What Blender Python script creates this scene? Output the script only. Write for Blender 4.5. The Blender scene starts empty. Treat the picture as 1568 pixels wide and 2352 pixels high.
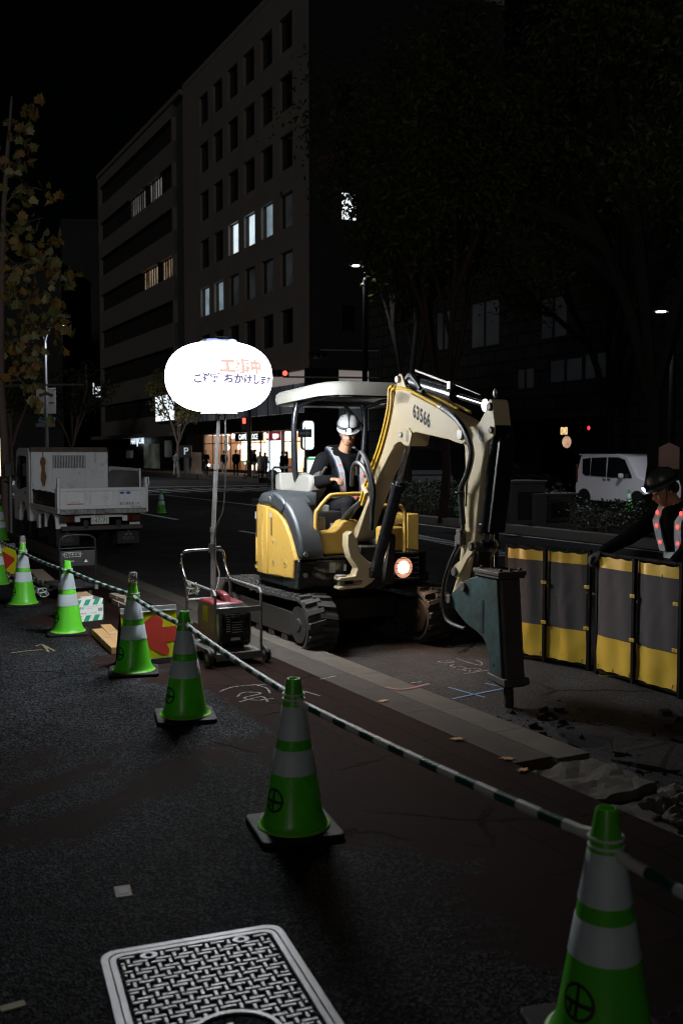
import bpy, bmesh, math, random
from mathutils import Vector, Matrix, noise as mnoise
random.seed(7)
R = math.radians
scene = bpy.context.scene
COL = scene.collection

# ---------------------------------------------------------------- camera, sky, sun, exposure
CAM_H = 1.715
PITCH = math.atan(133 / 2287.0)
cam = bpy.data.cameras.new('camera')
cam.sensor_fit = 'VERTICAL'; cam.sensor_height = 36.0; cam.sensor_width = 24.0
cam.lens = 36.0 * 2287.0 / 2352.0
cam.clip_start = 0.05; cam.clip_end = 1500
cam.dof.use_dof = True; cam.dof.focus_distance = 9.0; cam.dof.aperture_fstop = 3.2
co = bpy.data.objects.new('camera', cam); COL.objects.link(co)
co.location = (0, 0, CAM_H); co.rotation_euler = (R(90) - PITCH, 0, 0)
scene.camera = co

world = bpy.data.worlds.new('World'); scene.world = world; world.use_nodes = True
wn = world.node_tree
bg = wn.nodes['Background']
sky = wn.nodes.new('ShaderNodeTexSky'); sky.sky_type = 'NISHITA'; sky.sun_disc = False
SUN_EL, SUN_ROT = R(18), R(192)
sky.sun_elevation = SUN_EL; sky.sun_rotation = SUN_ROT
wn.links.new(sky.outputs[0], bg.inputs[0]); bg.inputs[1].default_value = 0.00010
sl = bpy.data.lights.new('street_fill', 'SUN'); sl.energy = 0.125; sl.angle = R(10); sl.color = (1, .95, .88)
so = bpy.data.objects.new('street_fill', sl); COL.objects.link(so)  # added sun lamp, stands in for ambient street light from behind
so.rotation_euler = (R(90) - SUN_EL, 0, math.pi - SUN_ROT)
scene.view_settings.view_transform = 'Standard'; scene.view_settings.look = 'None'
scene.view_settings.exposure = 0; scene.view_settings.gamma = 1
scene.cycles.use_denoising = True
scene.cycles.max_bounces = 5; scene.cycles.diffuse_bounces = 3; scene.cycles.glossy_bounces = 3
scene.cycles.sample_clamp_indirect = 2.0; scene.cycles.sample_clamp_direct = 5.8; scene.cycles.filter_width = 1.15; scene.cycles.caustics_reflective = False; scene.cycles.caustics_refractive = False
scene.render.film_transparent = False

BALLOON_L = 84.0      # radiance of the lit balloon envelope

# ---------------------------------------------------------------- frames of the place
def V(*a): return Vector(a)
FW = V(0, math.cos(PITCH), -math.sin(PITCH)); UPV = V(0, math.sin(PITCH), math.cos(PITCH)); CAMP = V(0, 0, CAM_H)
def ray(x, y): return FW * 2287.0 + V(1, 0, 0) * (x - 784) + UPV * (1176 - y)
def gp(x, y, z=0.0):                       # where a sight line meets the level z
    r = ray(x, y); return CAMP + r * ((z - CAM_H) / r.z)
def at(x, y, Y):                           # the point of a sight line Y metres ahead
    r = ray(x, y); return CAMP + r * (Y / r.y)
def onp(x, y, P, n):
    r = ray(x, y); return CAMP + r * ((P - CAMP).dot(n) / r.dot(n))
TH = R(28)
U = V(-math.sin(TH), math.cos(TH), 0); W_ = V(math.cos(TH), math.sin(TH), 0)     # along the street, across it
ROADZ = -0.07
def st(t, w, z=0.0): p = U * t + W_ * w; return V(p.x, p.y, z)
RZ_U = math.atan2(U.y, U.x)                # heading of the street
RZ_M = math.atan2(-U.y, -U.x)          # machines face back down the street

# ---------------------------------------------------------------- mesh builder
class MB:
    def __init__(s, xf=None): s.bm = bmesh.new(); s.xf = xf; s.mi = 0
    def v(s, p):
        p = Vector(p)
        if s.xf is not None: p = s.xf @ p
        return s.bm.verts.new(p)
    def f(s, vs):
        try:
            fc = s.bm.faces.new(vs); fc.material_index = s.mi; return fc
        except ValueError: return None
    def poly(s, pts): return s.f([s.v(p) for p in pts])
    def box(s, c, d, rot=None):
        c = Vector(c); hx, hy, hz = d[0] / 2, d[1] / 2, d[2] / 2
        m = rot if rot is not None else Matrix.Identity(3)
        q = [s.v(c + m @ V(x * hx, y * hy, z * hz)) for x in (-1, 1) for y in (-1, 1) for z in (-1, 1)]
        for a in ((0, 1, 3, 2), (4, 6, 7, 5), (0, 4, 5, 1), (2, 3, 7, 6), (0, 2, 6, 4), (1, 5, 7, 3)): s.f([q[i] for i in a])
        return s
    def bx(s, x0, x1, y0, y1, z0, z1): return s.box(((x0 + x1) / 2, (y0 + y1) / 2, (z0 + z1) / 2), (abs(x1 - x0), abs(y1 - y0), abs(z1 - z0)))
    def loft(s, rings, cap=True, closed=True):
        vs = [[s.v(p) for p in r] for r in rings]; n = len(vs[0])
        for a, b in zip(vs, vs[1:]):
            for i in range(n if closed else n - 1):
                j = (i + 1) % n; s.f([a[i], a[j], b[j], b[i]])
        if cap: s.f(vs[0][::-1]); s.f(vs[-1])
        return s
    @staticmethod
    def frame(d):
        d = d.normalized(); a = V(0, 0, 1) if abs(d.z) < .9 else V(1, 0, 0)
        x = d.cross(a).normalized(); return x, d.cross(x).normalized()
    def cyl(s, p0, p1, r0, r1=None, n=16, cap=True):
        p0 = Vector(p0); p1 = Vector(p1); r1 = r0 if r1 is None else r1
        x, y = s.frame(p1 - p0)
        ring = lambda p, r: [p + x * (r * math.cos(2 * math.pi * i / n)) + y * (r * math.sin(2 * math.pi * i / n)) for i in range(n)]
        return s.loft([ring(p0, r0), ring(p1, r1)], cap)
    def tube(s, pts, r, n=8, closed=False, smooth=0):
        pts = [Vector(p) for p in pts]
        if smooth: pts = crom(pts, smooth, closed)
        rings = []; x = None; m = len(pts)
        for i, p in enumerate(pts):
            if closed: d = pts[(i + 1) % m] - pts[i - 1]
            else: d = pts[min(i + 1, m - 1)] - pts[max(i - 1, 0)]
            if d.length < 1e-9: d = V(0, 0, 1)
            d.normalize()
            if x is None: x, _ = s.frame(d)
            x = (x - d * x.dot(d)).normalized(); y = d.cross(x)
            rr = r[i * (len(r) - 1) // max(m - 1, 1)] if isinstance(r, (list, tuple)) else r
            rings.append([p + x * (rr * math.cos(2 * math.pi * k / n)) + y * (rr * math.sin(2 * math.pi * k / n)) for k in range(n)])
        if closed:
            rings.append(rings[0]); return s.loft(rings, False)
        return s.loft(rings, True)
    def prism(s, poly, a0, a1, ax='y'):
        g = {'y': lambda p, a: V(p[0], a, p[1]), 'x': lambda p, a: V(a, p[0], p[1]), 'z': lambda p, a: V(p[0], p[1], a)}[ax]
        return s.loft([[g(p, a0) for p in poly], [g(p, a1) for p in poly]], True)
    def lathe(s, prof, n=24, c=(0, 0, 0), cap=True):
        c = Vector(c)
        return s.loft([[c + V(r * math.cos(2 * math.pi * i / n), r * math.sin(2 * math.pi * i / n), z) for i in range(n)] for r, z in prof], cap)
    def ell(s, c, r, nu=16, nv=10, rot=None, v0=0.0, v1=1.0):
        c = Vector(c); m = rot if rot is not None else Matrix.Identity(3)
        rings = []
        for j in range(nv + 1):
            a = math.pi * (v0 + (v1 - v0) * j / nv); sr = max(math.sin(a), .01); z = -math.cos(a)
            rings.append([c + m @ V(r[0] * sr * math.cos(2 * math.pi * i / nu), r[1] * sr * math.sin(2 * math.pi * i / nu), r[2] * z) for i in range(nu)])
        return s.loft(rings, True)
    def capsule(s, p0, p1, r0, r1, n=12):
        p0 = Vector(p0); p1 = Vector(p1); d = (p1 - p0); L = d.length; x, y = s.frame(d if L > 1e-6 else V(0, 0, 1)); d = d.normalized() if L > 1e-6 else V(0, 0, 1)
        rings = []
        for k in range(5):
            a = math.pi / 2 * (1 - k / 4); q = p0 - d * (r0 * math.sin(a)); rr = max(r0 * math.cos(a), .001)
            rings.append([q + x * (rr * math.cos(2 * math.pi * i / n)) + y * (rr * math.sin(2 * math.pi * i / n)) for i in range(n)])
        for k in range(5):
            a = math.pi / 2 * k / 4; q = p1 + d * (r1 * math.sin(a)); rr = max(r1 * math.cos(a), .001)
            rings.append([q + x * (rr * math.cos(2 * math.pi * i / n)) + y * (rr * math.sin(2 * math.pi * i / n)) for i in range(n)])
        return s.loft(rings, True)
    def ribbon(s, pts, side, w, th=.006):
        pts = [Vector(p) for p in pts]; sd = [Vector(q) for q in side] if isinstance(side[0], (tuple, list, Vector)) else [Vector(side)] * len(pts)
        rings = []
        for i, p in enumerate(pts):
            d = (pts[min(i + 1, len(pts) - 1)] - pts[max(i - 1, 0)]).normalized(); x = sd[i].normalized(); nn = d.cross(x).normalized()
            rings.append([p - x * w / 2 - nn * th / 2, p + x * w / 2 - nn * th / 2, p + x * w / 2 + nn * th / 2, p - x * w / 2 + nn * th / 2])
        return s.loft(rings, True)
    def text(s, txt, size, fn, align='CENTER', space=1.0, bold=0.0):
        vs, fs = text_geo(txt, size, align, space, bold)
        q = [s.v(fn(p[0], p[1])) for p in vs]
        for fc in fs: s.f([q[i] for i in fc])
        return s
    def rough(s, cuts, amp, sc, seed=0):
        bmesh.ops.subdivide_edges(s.bm, edges=s.bm.edges[:], cuts=cuts, use_grid_fill=True); bmesh.ops.triangulate(s.bm, faces=[f for f in s.bm.faces if len(f.verts) > 4])
        for v in s.bm.verts:
            q = v.co * sc + V(seed, seed * .7, 0); v.co += mnoise.noise_vector(q) * amp + mnoise.noise_vector(q * 3.1) * amp * .45
        return s
    def build(s, name, mat, parent=None, smooth=True, bevel=0.0, seg=2, loc=None, ang=38):
        me = bpy.data.meshes.new(name)
        bmesh.ops.recalc_face_normals(s.bm, faces=s.bm.faces)
        s.bm.to_mesh(me); s.bm.free()
        for m in (mat if isinstance(mat, (list, tuple)) else [mat]): me.materials.append(m)
        if smooth:
            me.shade_smooth(); me.set_sharp_from_angle(angle=R(ang))
        o = bpy.data.objects.new(name, me); COL.objects.link(o)
        if parent is not None: o.parent = parent
        if loc is not None: o.location = loc
        if name in SPLIT: o = split_pieces(o, bevel)
        elif bevel:
            b = o.modifiers.new('bevel', 'BEVEL'); b.width = bevel; b.segments = seg; b.limit_method = 'ANGLE'; b.angle_limit = R(40)
        return o

SPLIT = {'pin', 'bolt', 'red_led', 'gusset', 'link', 'ear', 'cafe_furniture', 'green_band', 'sticker', 'latch', 'clip', 'bracket', 'door_handle', 'eyebrow', 'eye', 'side_pane', 'breaker_plate', 'blade_arm', 'rails', 'headlight', 'pressed_panel', 'lit_pane', 'canopy_post', 'lifting_eyes', 'print', 'oval_sticker', 'side_bracket', 'foot_hose', 'breaker_hose', 'hydraulic_pipe', 'top_pipe', 'reflective_strip', 'hair_'}
def split_pieces(o, bevel):
    """each loose piece of a part becomes an object of its own, with the same name, parent and material"""
    me = o.data; adj = [[] for _ in me.vertices]
    for e in me.edges: a, c = e.vertices; adj[a].append(c); adj[c].append(a)
    lab = [-1] * len(adj); k = 0
    for s in range(len(adj)):
        if lab[s] >= 0: continue
        st_ = [s]; lab[s] = k
        while st_:
            q = st_.pop()
            for r in adj[q]:
                if lab[r] < 0: lab[r] = k; st_.append(r)
        k += 1
    objs = [o]
    if k > 1:
        for j in range(k):
            bm = bmesh.new(); bm.from_mesh(me); bm.verts.ensure_lookup_table()
            bmesh.ops.delete(bm, geom=[v for v in bm.verts if lab[v.index] != j], context='VERTS')
            m2 = me.copy() if j else None
            if j:
                bm.to_mesh(m2); n = o.copy(); n.data = m2; COL.objects.link(n); objs.append(n)
            else: keep = bm
            if j: bm.free()
        keep.to_mesh(me); keep.free()
    if bevel:
        for q in objs:
            b = q.modifiers.new('bevel', 'BEVEL'); b.width = bevel; b.segments = 2; b.limit_method = 'ANGLE'; b.angle_limit = R(40)
    return o

def crom(pts, k, closed=False):
    out = []; n = len(pts)
    for i in range(n if closed else n - 1):
        p0, p1, p2, p3 = (pts[(i - 1) % n], pts[i], pts[(i + 1) % n], pts[(i + 2) % n]) if closed else (pts[max(i - 1, 0)], pts[i], pts[i + 1], pts[min(i + 2, n - 1)])
        for j in range(k):
            t = j / k; out.append(.5 * ((2 * p1) + (p2 - p0) * t + (2 * p0 - 5 * p1 + 4 * p2 - p3) * t * t + (3 * p1 - p0 - 3 * p2 + p3) * t ** 3))
    if not closed: out.append(pts[-1])
    return out

_tc = {}
def text_geo(txt, size, align, space, bold=0.0):
    k = (txt, size, align, space, bold)
    if k in _tc: return _tc[k]
    cu = bpy.data.curves.new('lettering', 'FONT'); cu.body = txt; cu.size = size; cu.align_x = align; cu.align_y = 'CENTER'; cu.space_character = space
    cu.resolution_u = 3; cu.offset = bold
    o = bpy.data.objects.new('lettering', cu); COL.objects.link(o)
    bpy.context.view_layer.update()
    me = o.to_mesh()
    vs = [tuple(v.co) for v in me.vertices]; fs = [tuple(p.vertices) for p in me.polygons]
    o.to_mesh_clear(); bpy.data.objects.remove(o); bpy.data.curves.remove(cu)
    _tc[k] = (vs, fs); return _tc[k]

def tag(o, label=None, cat=None, group=None, kind=None):
    if label: o['label'] = label
    if cat: o['category'] = cat
    if group: o['group'] = group
    if kind: o['kind'] = kind
    return o
def thing(name, label, cat, loc=(0, 0, 0), rz=0.0, group=None):
    o = bpy.data.objects.new(name, None); COL.objects.link(o); o.location = loc; o.rotation_euler = (0, 0, rz)
    o.empty_display_size = .2
    return tag(o, label, cat, group)
def dup(root, loc, rz, label, group=None):
    r = root.copy(); COL.objects.link(r); r.location = loc; r.rotation_euler = (0, 0, rz); r['label'] = label
    if group: r['group'] = group
    for ch in list(root.children):
        c = ch.copy(); COL.objects.link(c); c.parent = r
        for g in ch.children:
            d = g.copy(); COL.objects.link(d); d.parent = c
    return r

# ---------------------------------------------------------------- materials
def _nt(name):
    m = bpy.data.materials.new(name); m.use_nodes = True; nt = m.node_tree
    return m, nt, nt.nodes['Principled BSDF'], nt.nodes, nt.links
def setp(b, **k):
    for n, v in k.items(): b.inputs[n].default_value = v
def mat(name, col, rough=.5, metal=0.0, var=.18, scale=9.0, dirt=None, dirt_amt=.45, dscale=5.0, bump=0.0, bscale=60.0, coat=0.0, spec=.5, two=False, trans=0.0):
    m, nt, b, N, L = _nt(name)
    c4 = (*col, 1)
    tc = N.new('ShaderNodeTexCoord')
    ns = N.new('ShaderNodeTexNoise'); ns.inputs['Scale'].default_value = scale; ns.inputs['Detail'].default_value = 6; ns.inputs['Roughness'].default_value = .65
    L.new(tc.outputs['Object'], ns.inputs['Vector'])
    mx = N.new('ShaderNodeMix'); mx.data_type = 'RGBA'
    mx.inputs['A'].default_value = (*[max(c * (1 - var), 0) for c in col], 1); mx.inputs['B'].default_value = (*[min(c * (1 + var), 1) for c in col], 1)
    L.new(ns.outputs['Fac'], mx.inputs['Factor']); out = mx.outputs['Result']
    if dirt is not None:
        n2 = N.new('ShaderNodeTexNoise'); n2.inputs['Scale'].default_value = dscale; n2.inputs['Detail'].default_value = 10; n2.inputs['Roughness'].default_value = .75
        L.new(tc.outputs['Object'], n2.inputs['Vector'])
        rp = N.new('ShaderNodeValToRGB'); rp.color_ramp.elements[0].position = 1 - dirt_amt - .12; rp.color_ramp.elements[1].position = 1 - dirt_amt + .12
        L.new(n2.outputs['Fac'], rp.inputs[0])
        m2 = N.new('ShaderNodeMix'); m2.data_type = 'RGBA'; L.new(rp.outputs[0], m2.inputs['Factor']); L.new(out, m2.inputs['A']); m2.inputs['B'].default_value = (*dirt, 1)
        out = m2.outputs['Result']
    L.new(out, b.inputs['Base Color'])
    mr = N.new('ShaderNodeMapRange'); mr.inputs['To Min'].default_value = max(rough - .12, .03); mr.inputs['To Max'].default_value = min(rough + .15, 1)
    L.new(ns.outputs['Fac'], mr.inputs['Value']); L.new(mr.outputs[0], b.inputs['Roughness'])
    if trans:
        tb = N.new('ShaderNodeBsdfTranslucent'); L.new(out, tb.inputs['Color']); ms = N.new('ShaderNodeMixShader'); ms.inputs[0].default_value = trans
        L.new(b.outputs[0], ms.inputs[1]); L.new(tb.outputs[0], ms.inputs[2]); L.new(ms.outputs[0], N['Material Output'].inputs['Surface'])
    setp(b, Metallic=metal); b.inputs['Coat Weight'].default_value = coat; b.inputs['Specular IOR Level'].default_value = spec
    if bump:
        n3 = N.new('ShaderNodeTexNoise'); n3.inputs['Scale'].default_value = bscale; n3.inputs['Detail'].default_value = 4
        L.new(tc.outputs['Object'], n3.inputs['Vector'])
        bp = N.new('ShaderNodeBump'); bp.inputs['Strength'].default_value = bump; bp.inputs['Distance'].default_value = .01
        L.new(n3.outputs['Fac'], bp.inputs['Height']); L.new(bp.outputs[0], b.inputs['Normal'])
    return m
def emit(name, col, s, base=None):
    m, nt, b, N, L = _nt(name)
    b.inputs['Base Color'].default_value = (*(base or col), 1); b.inputs['Emission Color'].default_value = (*col, 1); b.inputs['Emission Strength'].default_value = s
    b.inputs['Roughness'].default_value = .5
    return m
def emit_var(name, c1, c2, s, scale=1.2):
    m, nt, b, N, L = _nt(name)
    tc = N.new('ShaderNodeTexCoord'); ns = N.new('ShaderNodeTexNoise'); ns.inputs['Scale'].default_value = scale; ns.inputs['Detail'].default_value = 5
    L.new(tc.outputs['Object'], ns.inputs['Vector'])
    rp = N.new('ShaderNodeValToRGB'); rp.color_ramp.elements[0].position = .35; rp.color_ramp.elements[1].position = .65
    rp.color_ramp.elements[0].color = (*c1, 1); rp.color_ramp.elements[1].color = (*c2, 1); L.new(ns.outputs['Fac'], rp.inputs[0])
    L.new(rp.outputs[0], b.inputs['Emission Color']); L.new(rp.outputs[0], b.inputs['Base Color']); b.inputs['Emission Strength'].default_value = s
    return m
def glass(name, col, rough=.03, trans=.0, alpha=1.0):
    m, nt, b, N, L = _nt(name)
    b.inputs['Base Color'].default_value = (*col, 1); b.inputs['Roughness'].default_value = rough; b.inputs['Transmission Weight'].default_value = trans; b.inputs['Alpha'].default_value = alpha
    return m

M = {}
M['yellow'] = mat('yellow_paint', (.56, .345, .075), .42, var=.10, scale=3, dirt=(.10, .06, .025), dirt_amt=.30, dscale=9, bump=.05, bscale=12)
M['boom'] = mat('overlit_yellow_paint', (.80, .65, .40), .45, var=.06, scale=3, dirt=(.28, .16, .07), dirt_amt=.25, dscale=7, bump=.06, bscale=14)  # paler than the panels: strong balloon light put into the colour
M['hosey'] = mat('yellow_pipe', (.62, .40, .05), .35, var=.1)
M['black'] = mat('black_paint', (.012, .012, .013), .45, var=.4, dirt=(.035, .03, .026), dirt_amt=.38)
M['gloss'] = mat('gloss_black', (.012, .013, .016), .22, var=.2)
M['hood'] = mat('charcoal_plastic', (.019, .022, .026), .5, var=.2, dirt=(.06, .06, .06), dirt_amt=.3, bump=.1, bscale=90)
M['rubber'] = mat('rubber', (.022, .021, .02), .75, var=.3, dirt=(.048, .038, .03), dirt_amt=.42, dscale=12, bump=.2)
M['hose'] = mat('rubber_hose', (.02, .021, .023), .42, var=.3, bump=.1, bscale=120)
M['frame'] = mat('grimy_steel', (.034, .029, .025), .7, metal=.3, var=.3, dirt=(.03, .024, .02), dirt_amt=.45, bump=.2)
M['blackest'] = mat('fence_black', (.004, .004, .004), .7, var=.3, spec=.1)
M['helmet_dim'] = mat('helmet_shaded', (.075, .08, .08), .35, var=.1)  # shade on the worker's helmet is put into a darker colour
M['pin'] = mat('pin_steel', (.42, .40, .37), .38, metal=.8, var=.2, dirt=(.1, .08, .06), dirt_amt=.35, dscale=20)
M['chrome'] = mat('chrome', (.75, .76, .8), .12, metal=1.0, var=.05)
M['alu'] = mat('aluminium', (.62, .62, .63), .35, metal=.85, var=.15, dirt=(.25, .24, .22), dirt_amt=.3)
M['galv'] = mat('galvanised', (.22, .22, .22), .5, metal=.5, var=.2, dirt=(.12, .09, .06), dirt_amt=.3)
M['greyp'] = mat('grey_plastic', (.33, .32, .29), .5, var=.1, dirt=(.15, .13, .11), dirt_amt=.28)
M['canopy'] = mat('white_canopy', (.62, .61, .55), .42, var=.06, dirt=(.33, .30, .24), dirt_amt=.3, dscale=4)
M['teal'] = mat('teal_paint', (.030, .088, .086), .55, var=.25, dirt=(.022, .024, .022), dirt_amt=.52, dscale=6, bump=.15, bscale=40)
M['darksteel'] = mat('dark_steel', (.085, .07, .058), .65, metal=.2, var=.35, dirt=(.045, .03, .022), dirt_amt=.35, bump=.15)
M['sticker'] = mat('sticker', (.62, .62, .6), .5, var=.25, scale=60)
M['ink'] = mat('number_ink', (.016, .016, .022), .8, var=.4, scale=40, spec=.1)
M['whitep'] = mat('white_paint', (.70, .70, .72), .38, var=.06, dirt=(.30, .28, .25), dirt_amt=.30, dscale=6)
M['truckwhite'] = mat('truck_white', (.84, .84, .87), .4, var=.06, dirt=(.28, .24, .19), dirt_amt=.33, dscale=4)
M['plate'] = mat('plate_white', (.75, .76, .72), .4, var=.05)
M['green_ink'] = mat('plate_green', (.02, .10, .07), .5)
M['tarp'] = mat('dark_tarp', (.07, .06, .058), .42, var=.25, bump=.3, bscale=25)
M['woodb'] = mat('weathered_wood', (.13, .10, .085), .75, var=.3, dirt=(.05, .04, .035), dirt_amt=.4)
M['rope'] = mat('rope', (.26, .13, .05), .9, var=.5, scale=60)
M['redlamp'] = mat('red_lens', (.09, .008, .006), .2, var=.1)
M['orlamp'] = mat('amber_lens', (.10, .03, .008), .2, var=.1)
M['timber'] = mat('fresh_timber', (.55, .33, .14), .7, var=.2, scale=14, bump=.15, bscale=30)
M['palewood'] = mat('pale_board', (.42, .34, .27), .7, var=.2, scale=8)
M['card'] = mat('cardboard', (.30, .19, .10), .8, var=.15)
M['boxw'] = mat('box_white', (.70, .71, .69), .6, var=.04)
M['boxg'] = mat('box_green', (.015, .26, .14), .55, var=.06)
M['inkb'] = mat('print_black', (.03, .03, .035), .6)
M['signy'] = mat('sign_yellow', (.70, .66, .015), .45, trans=.35, var=.06, dirt=(.4, .33, .03), dirt_amt=.26)
M['signr'] = mat('sign_red', (.42, .03, .02), .45, var=.12, dirt=(.45, .12, .06), dirt_amt=.2, dscale=18)
M['cloth_black'] = mat('black_jacket', (.0035, .0035, .004), .95, spec=.08, var=.4, bump=.5, bscale=14)
M['trouser'] = mat('charcoal_trousers', (.008, .008, .0095), .9, spec=.1, var=.3, bump=.4, bscale=18)
M['skin'] = mat('skin', (.50, .27, .17), .5, var=.1)
M['hair'] = mat('hair', (.012, .01, .01), .6)
M['helmet'] = mat('helmet_white', (.66, .68, .70), .18, var=.03, coat=.4)
M['navy'] = mat('navy_fabric', (.012, .016, .045), .8, var=.3)
M['reflect'] = mat('reflective_silver', (.74, .77, .80), .45, metal=.0, var=.12, scale=70, bump=.08, bscale=160)
M['glove'] = mat('work_glove', (.02, .02, .021), .8, var=.4, bump=.4)
M['led'] = emit('red_led', (1, .14, .12), 1.1)
M['headlamp'] = emit('headlamp_led', (.85, .9, 1), 14)
M['curtain_y'] = mat('yellow_vinyl', (.44, .29, .03), .42, var=.12, scale=5, dirt=(.28, .16, .03), dirt_amt=.3, bump=.6, bscale=7)
M['curtain_g'] = mat('grey_mesh_cloth', (.052, .048, .050), .9, spec=.15, var=.12, scale=3, bump=.25, bscale=5)
M['whiteplast'] = mat('white_plastic', (.62, .62, .60), .4, var=.1)
M['darkgreen'] = mat('bar_green', (.008, .075, .05), .4, var=.2)
M['genred'] = mat('generator_red', (.10, .008, .01), .38, var=.1)
M['orange'] = mat('orange_paint', (.5, .12, .01), .5)
M['clear'] = glass('clear_plastic', (.9, .92, .95), .06, trans=.85)
M['carwhite'] = mat('car_white', (.80, .76, .80), .18, var=.03, coat=.6)
M['carblack'] = mat('car_black', (.012, .012, .014), .12, var=.1, coat=.8)
M['carglass'] = glass('car_glass', (.008, .009, .011), .04)
M['concrete'] = mat('concrete', (.22, .21, .20), .85, var=.2, scale=5, bump=.3, bscale=40)
M['barkdark'] = mat('dark_bark', (.018, .015, .013), .9, spec=.1, var=.35, scale=14, bump=.6, bscale=22)
M['bark'] = mat('bark', (.16, .115, .10), .9, var=.35, scale=14, bump=.6, bscale=22)
M['barkred'] = mat('red_bark', (.035, .02, .017), .9, spec=.1, var=.35, scale=14, bump=.6, bscale=22)
M['signblue'] = mat('sign_blue', (.02, .18, .42), .4)
M['polegrey'] = mat('pole_grey', (.17, .17, .18), .5, metal=.3, var=.2)
M['darkpole'] = mat('dark_pole', (.035, .034, .034), .6, var=.2)
M['string'] = mat('white_string', (.6, .58, .55), .8)
M['paper'] = mat('yellowed_tag', (.22, .17, .09), .7, var=.2, scale=30)
M['leafgreen'] = mat('hedge_leaf', (.030, .050, .020), .55, var=.35, scale=3)
# ---------------------------------------------------------------- ground
def ground_mat(name, kind):
    m, nt, b, N, L = _nt(name)
    geo = N.new('ShaderNodeNewGeometry')
    mp = N.new('ShaderNodeMapping'); mp.inputs['Rotation'].default_value = (0, 0, -RZ_U); L.new(geo.outputs['Position'], mp.inputs['Vector'])   # x along street, y toward the left kerb side
    P = mp.outputs[0]
    def noise(sc, det=5, rough=.6, vec=P, dist=0):
        n = N.new('ShaderNodeTexNoise'); n.inputs['Scale'].default_value = sc; n.inputs['Detail'].default_value = det; n.inputs['Roughness'].default_value = rough; n.inputs['Distortion'].default_value = dist
        L.new(vec, n.inputs['Vector']); return n
    def ramp(src, p0, p1, c0=(0, 0, 0), c1=(1, 1, 1)):
        r = N.new('ShaderNodeValToRGB'); e = r.color_ramp.elements; e[0].position = p0; e[1].position = p1; e[0].color = (*c0, 1); e[1].color = (*c1, 1); L.new(src, r.inputs[0]); return r
    def mix(f, a, c):
        x = N.new('ShaderNodeMix'); x.data_type = 'RGBA'
        for i, q in (('Factor', f), ('A', a), ('B', c)):
            if isinstance(q, (tuple, float)): x.inputs[i].default_value = (*q, 1) if isinstance(q, tuple) else q
            else: L.new(q, x.inputs[i])
        return x.outputs['Result']
    def mth(op, a, c=None):
        x = N.new('ShaderNodeMath'); x.operation = op
        for i, q in enumerate((a, c)):
            if q is None: continue
            if isinstance(q, (int, float)): x.inputs[i].default_value = q
            else: L.new(q, x.inputs[i])
        return x.outputs[0]
    vo = N.new('ShaderNodeTexVoronoi'); vo.inputs['Scale'].default_value = 105 if kind == 'walk' else 130; L.new(P, vo.inputs['Vector'])
    sep = N.new('ShaderNodeSeparateColor'); L.new(vo.outputs['Color'], sep.inputs[0])
    if kind == 'walk':
        stones = ramp(sep.outputs[0], .42, 1.0, (.0036, .0040, .0046), (.056, .058, .063)).outputs[0]
    else:
        stones = ramp(sep.outputs[0], .3, 1.0, (.021, .0205, .021), (.07, .068, .067)).outputs[0]
    tone = ramp(noise(1.3, 6).outputs['Fac'], .3, .7, (.62, .62, .62), (1.25, 1.25, 1.25)).outputs[0]
    mm = N.new('ShaderNodeMix'); mm.data_type = 'RGBA'; mm.blend_type = 'MULTIPLY'; mm.inputs['Factor'].default_value = 1; L.new(stones, mm.inputs['A']); L.new(tone, mm.inputs['B'])
    col = mm.outputs['Result']
    h = mth('MULTIPLY', vo.outputs['Distance'], 1.0)
    rough = None
    if kind == 'walk':
        sx = N.new('ShaderNodeSeparateXYZ'); L.new(P, sx.inputs[0])
        nz = mth('ADD', noise(.55, 9, .68, dist=.6).outputs['Fac'], mth('MULTIPLY', noise(3.0, 6).outputs['Fac'], .12))
        wv = mth('MULTIPLY', sx.outputs[1], -1)
        push = N.new('ShaderNodeMapRange'); push.inputs['From Min'].default_value = 1.9; push.inputs['From Max'].default_value = 3.1; push.inputs['To Min'].default_value = -.03; push.inputs['To Max'].default_value = .30
        L.new(wv, push.inputs['Value'])
        cover = ramp(mth('ADD', nz, push.outputs[0]), .60, .645).outputs[0]
        coat = mix(noise(9, 6).outputs['Fac'], (.011, .0062, .0054), (.020, .0112, .0095))
        br = N.new('ShaderNodeTexBrick'); br.inputs['Scale'].default_value = 1.0; br.inputs['Brick Width'].default_value = .62; br.inputs['Row Height'].default_value = .40; br.inputs['Mortar Size'].default_value = .006; br.inputs['Mortar Smooth'].default_value = .1
        br.inputs['Color1'].default_value = (1, 1, 1, 1); br.inputs['Color2'].default_value = (.8, .8, .8, 1); br.inputs['Mortar'].default_value = (.2, .2, .2, 1)
        L.new(P, br.inputs['Vector'])
        near = ramp(push.outputs[0], .1, .2).outputs[0]
        seam = mix(near, (1., 1., 1.), br.outputs['Color'])
        m3 = N.new('ShaderNodeMix'); m3.data_type = 'RGBA'; m3.blend_type = 'MULTIPLY'; m3.inputs['Factor'].default_value = 1; L.new(coat, m3.inputs['A']); L.new(seam, m3.inputs['B'])
        col = mix(cover, col, m3.outputs['Result'])
        h = mth('MULTIPLY', h, mth('SUBTRACT', 1.15, cover))
        rr = N.new('ShaderNodeMapRange'); rr.inputs['To Min'].default_value = .8; rr.inputs['To Max'].default_value = .85; L.new(cover, rr.inputs['Value']); L.new(rr.outputs[0], b.inputs['Roughness'])
    else:
        col = mix(ramp(noise(.35, 8, .7, dist=.4).outputs['Fac'], .50, .62).outputs[0], col, (.028, .024, .023))
        b.inputs['Roughness'].default_value = .78
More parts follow.
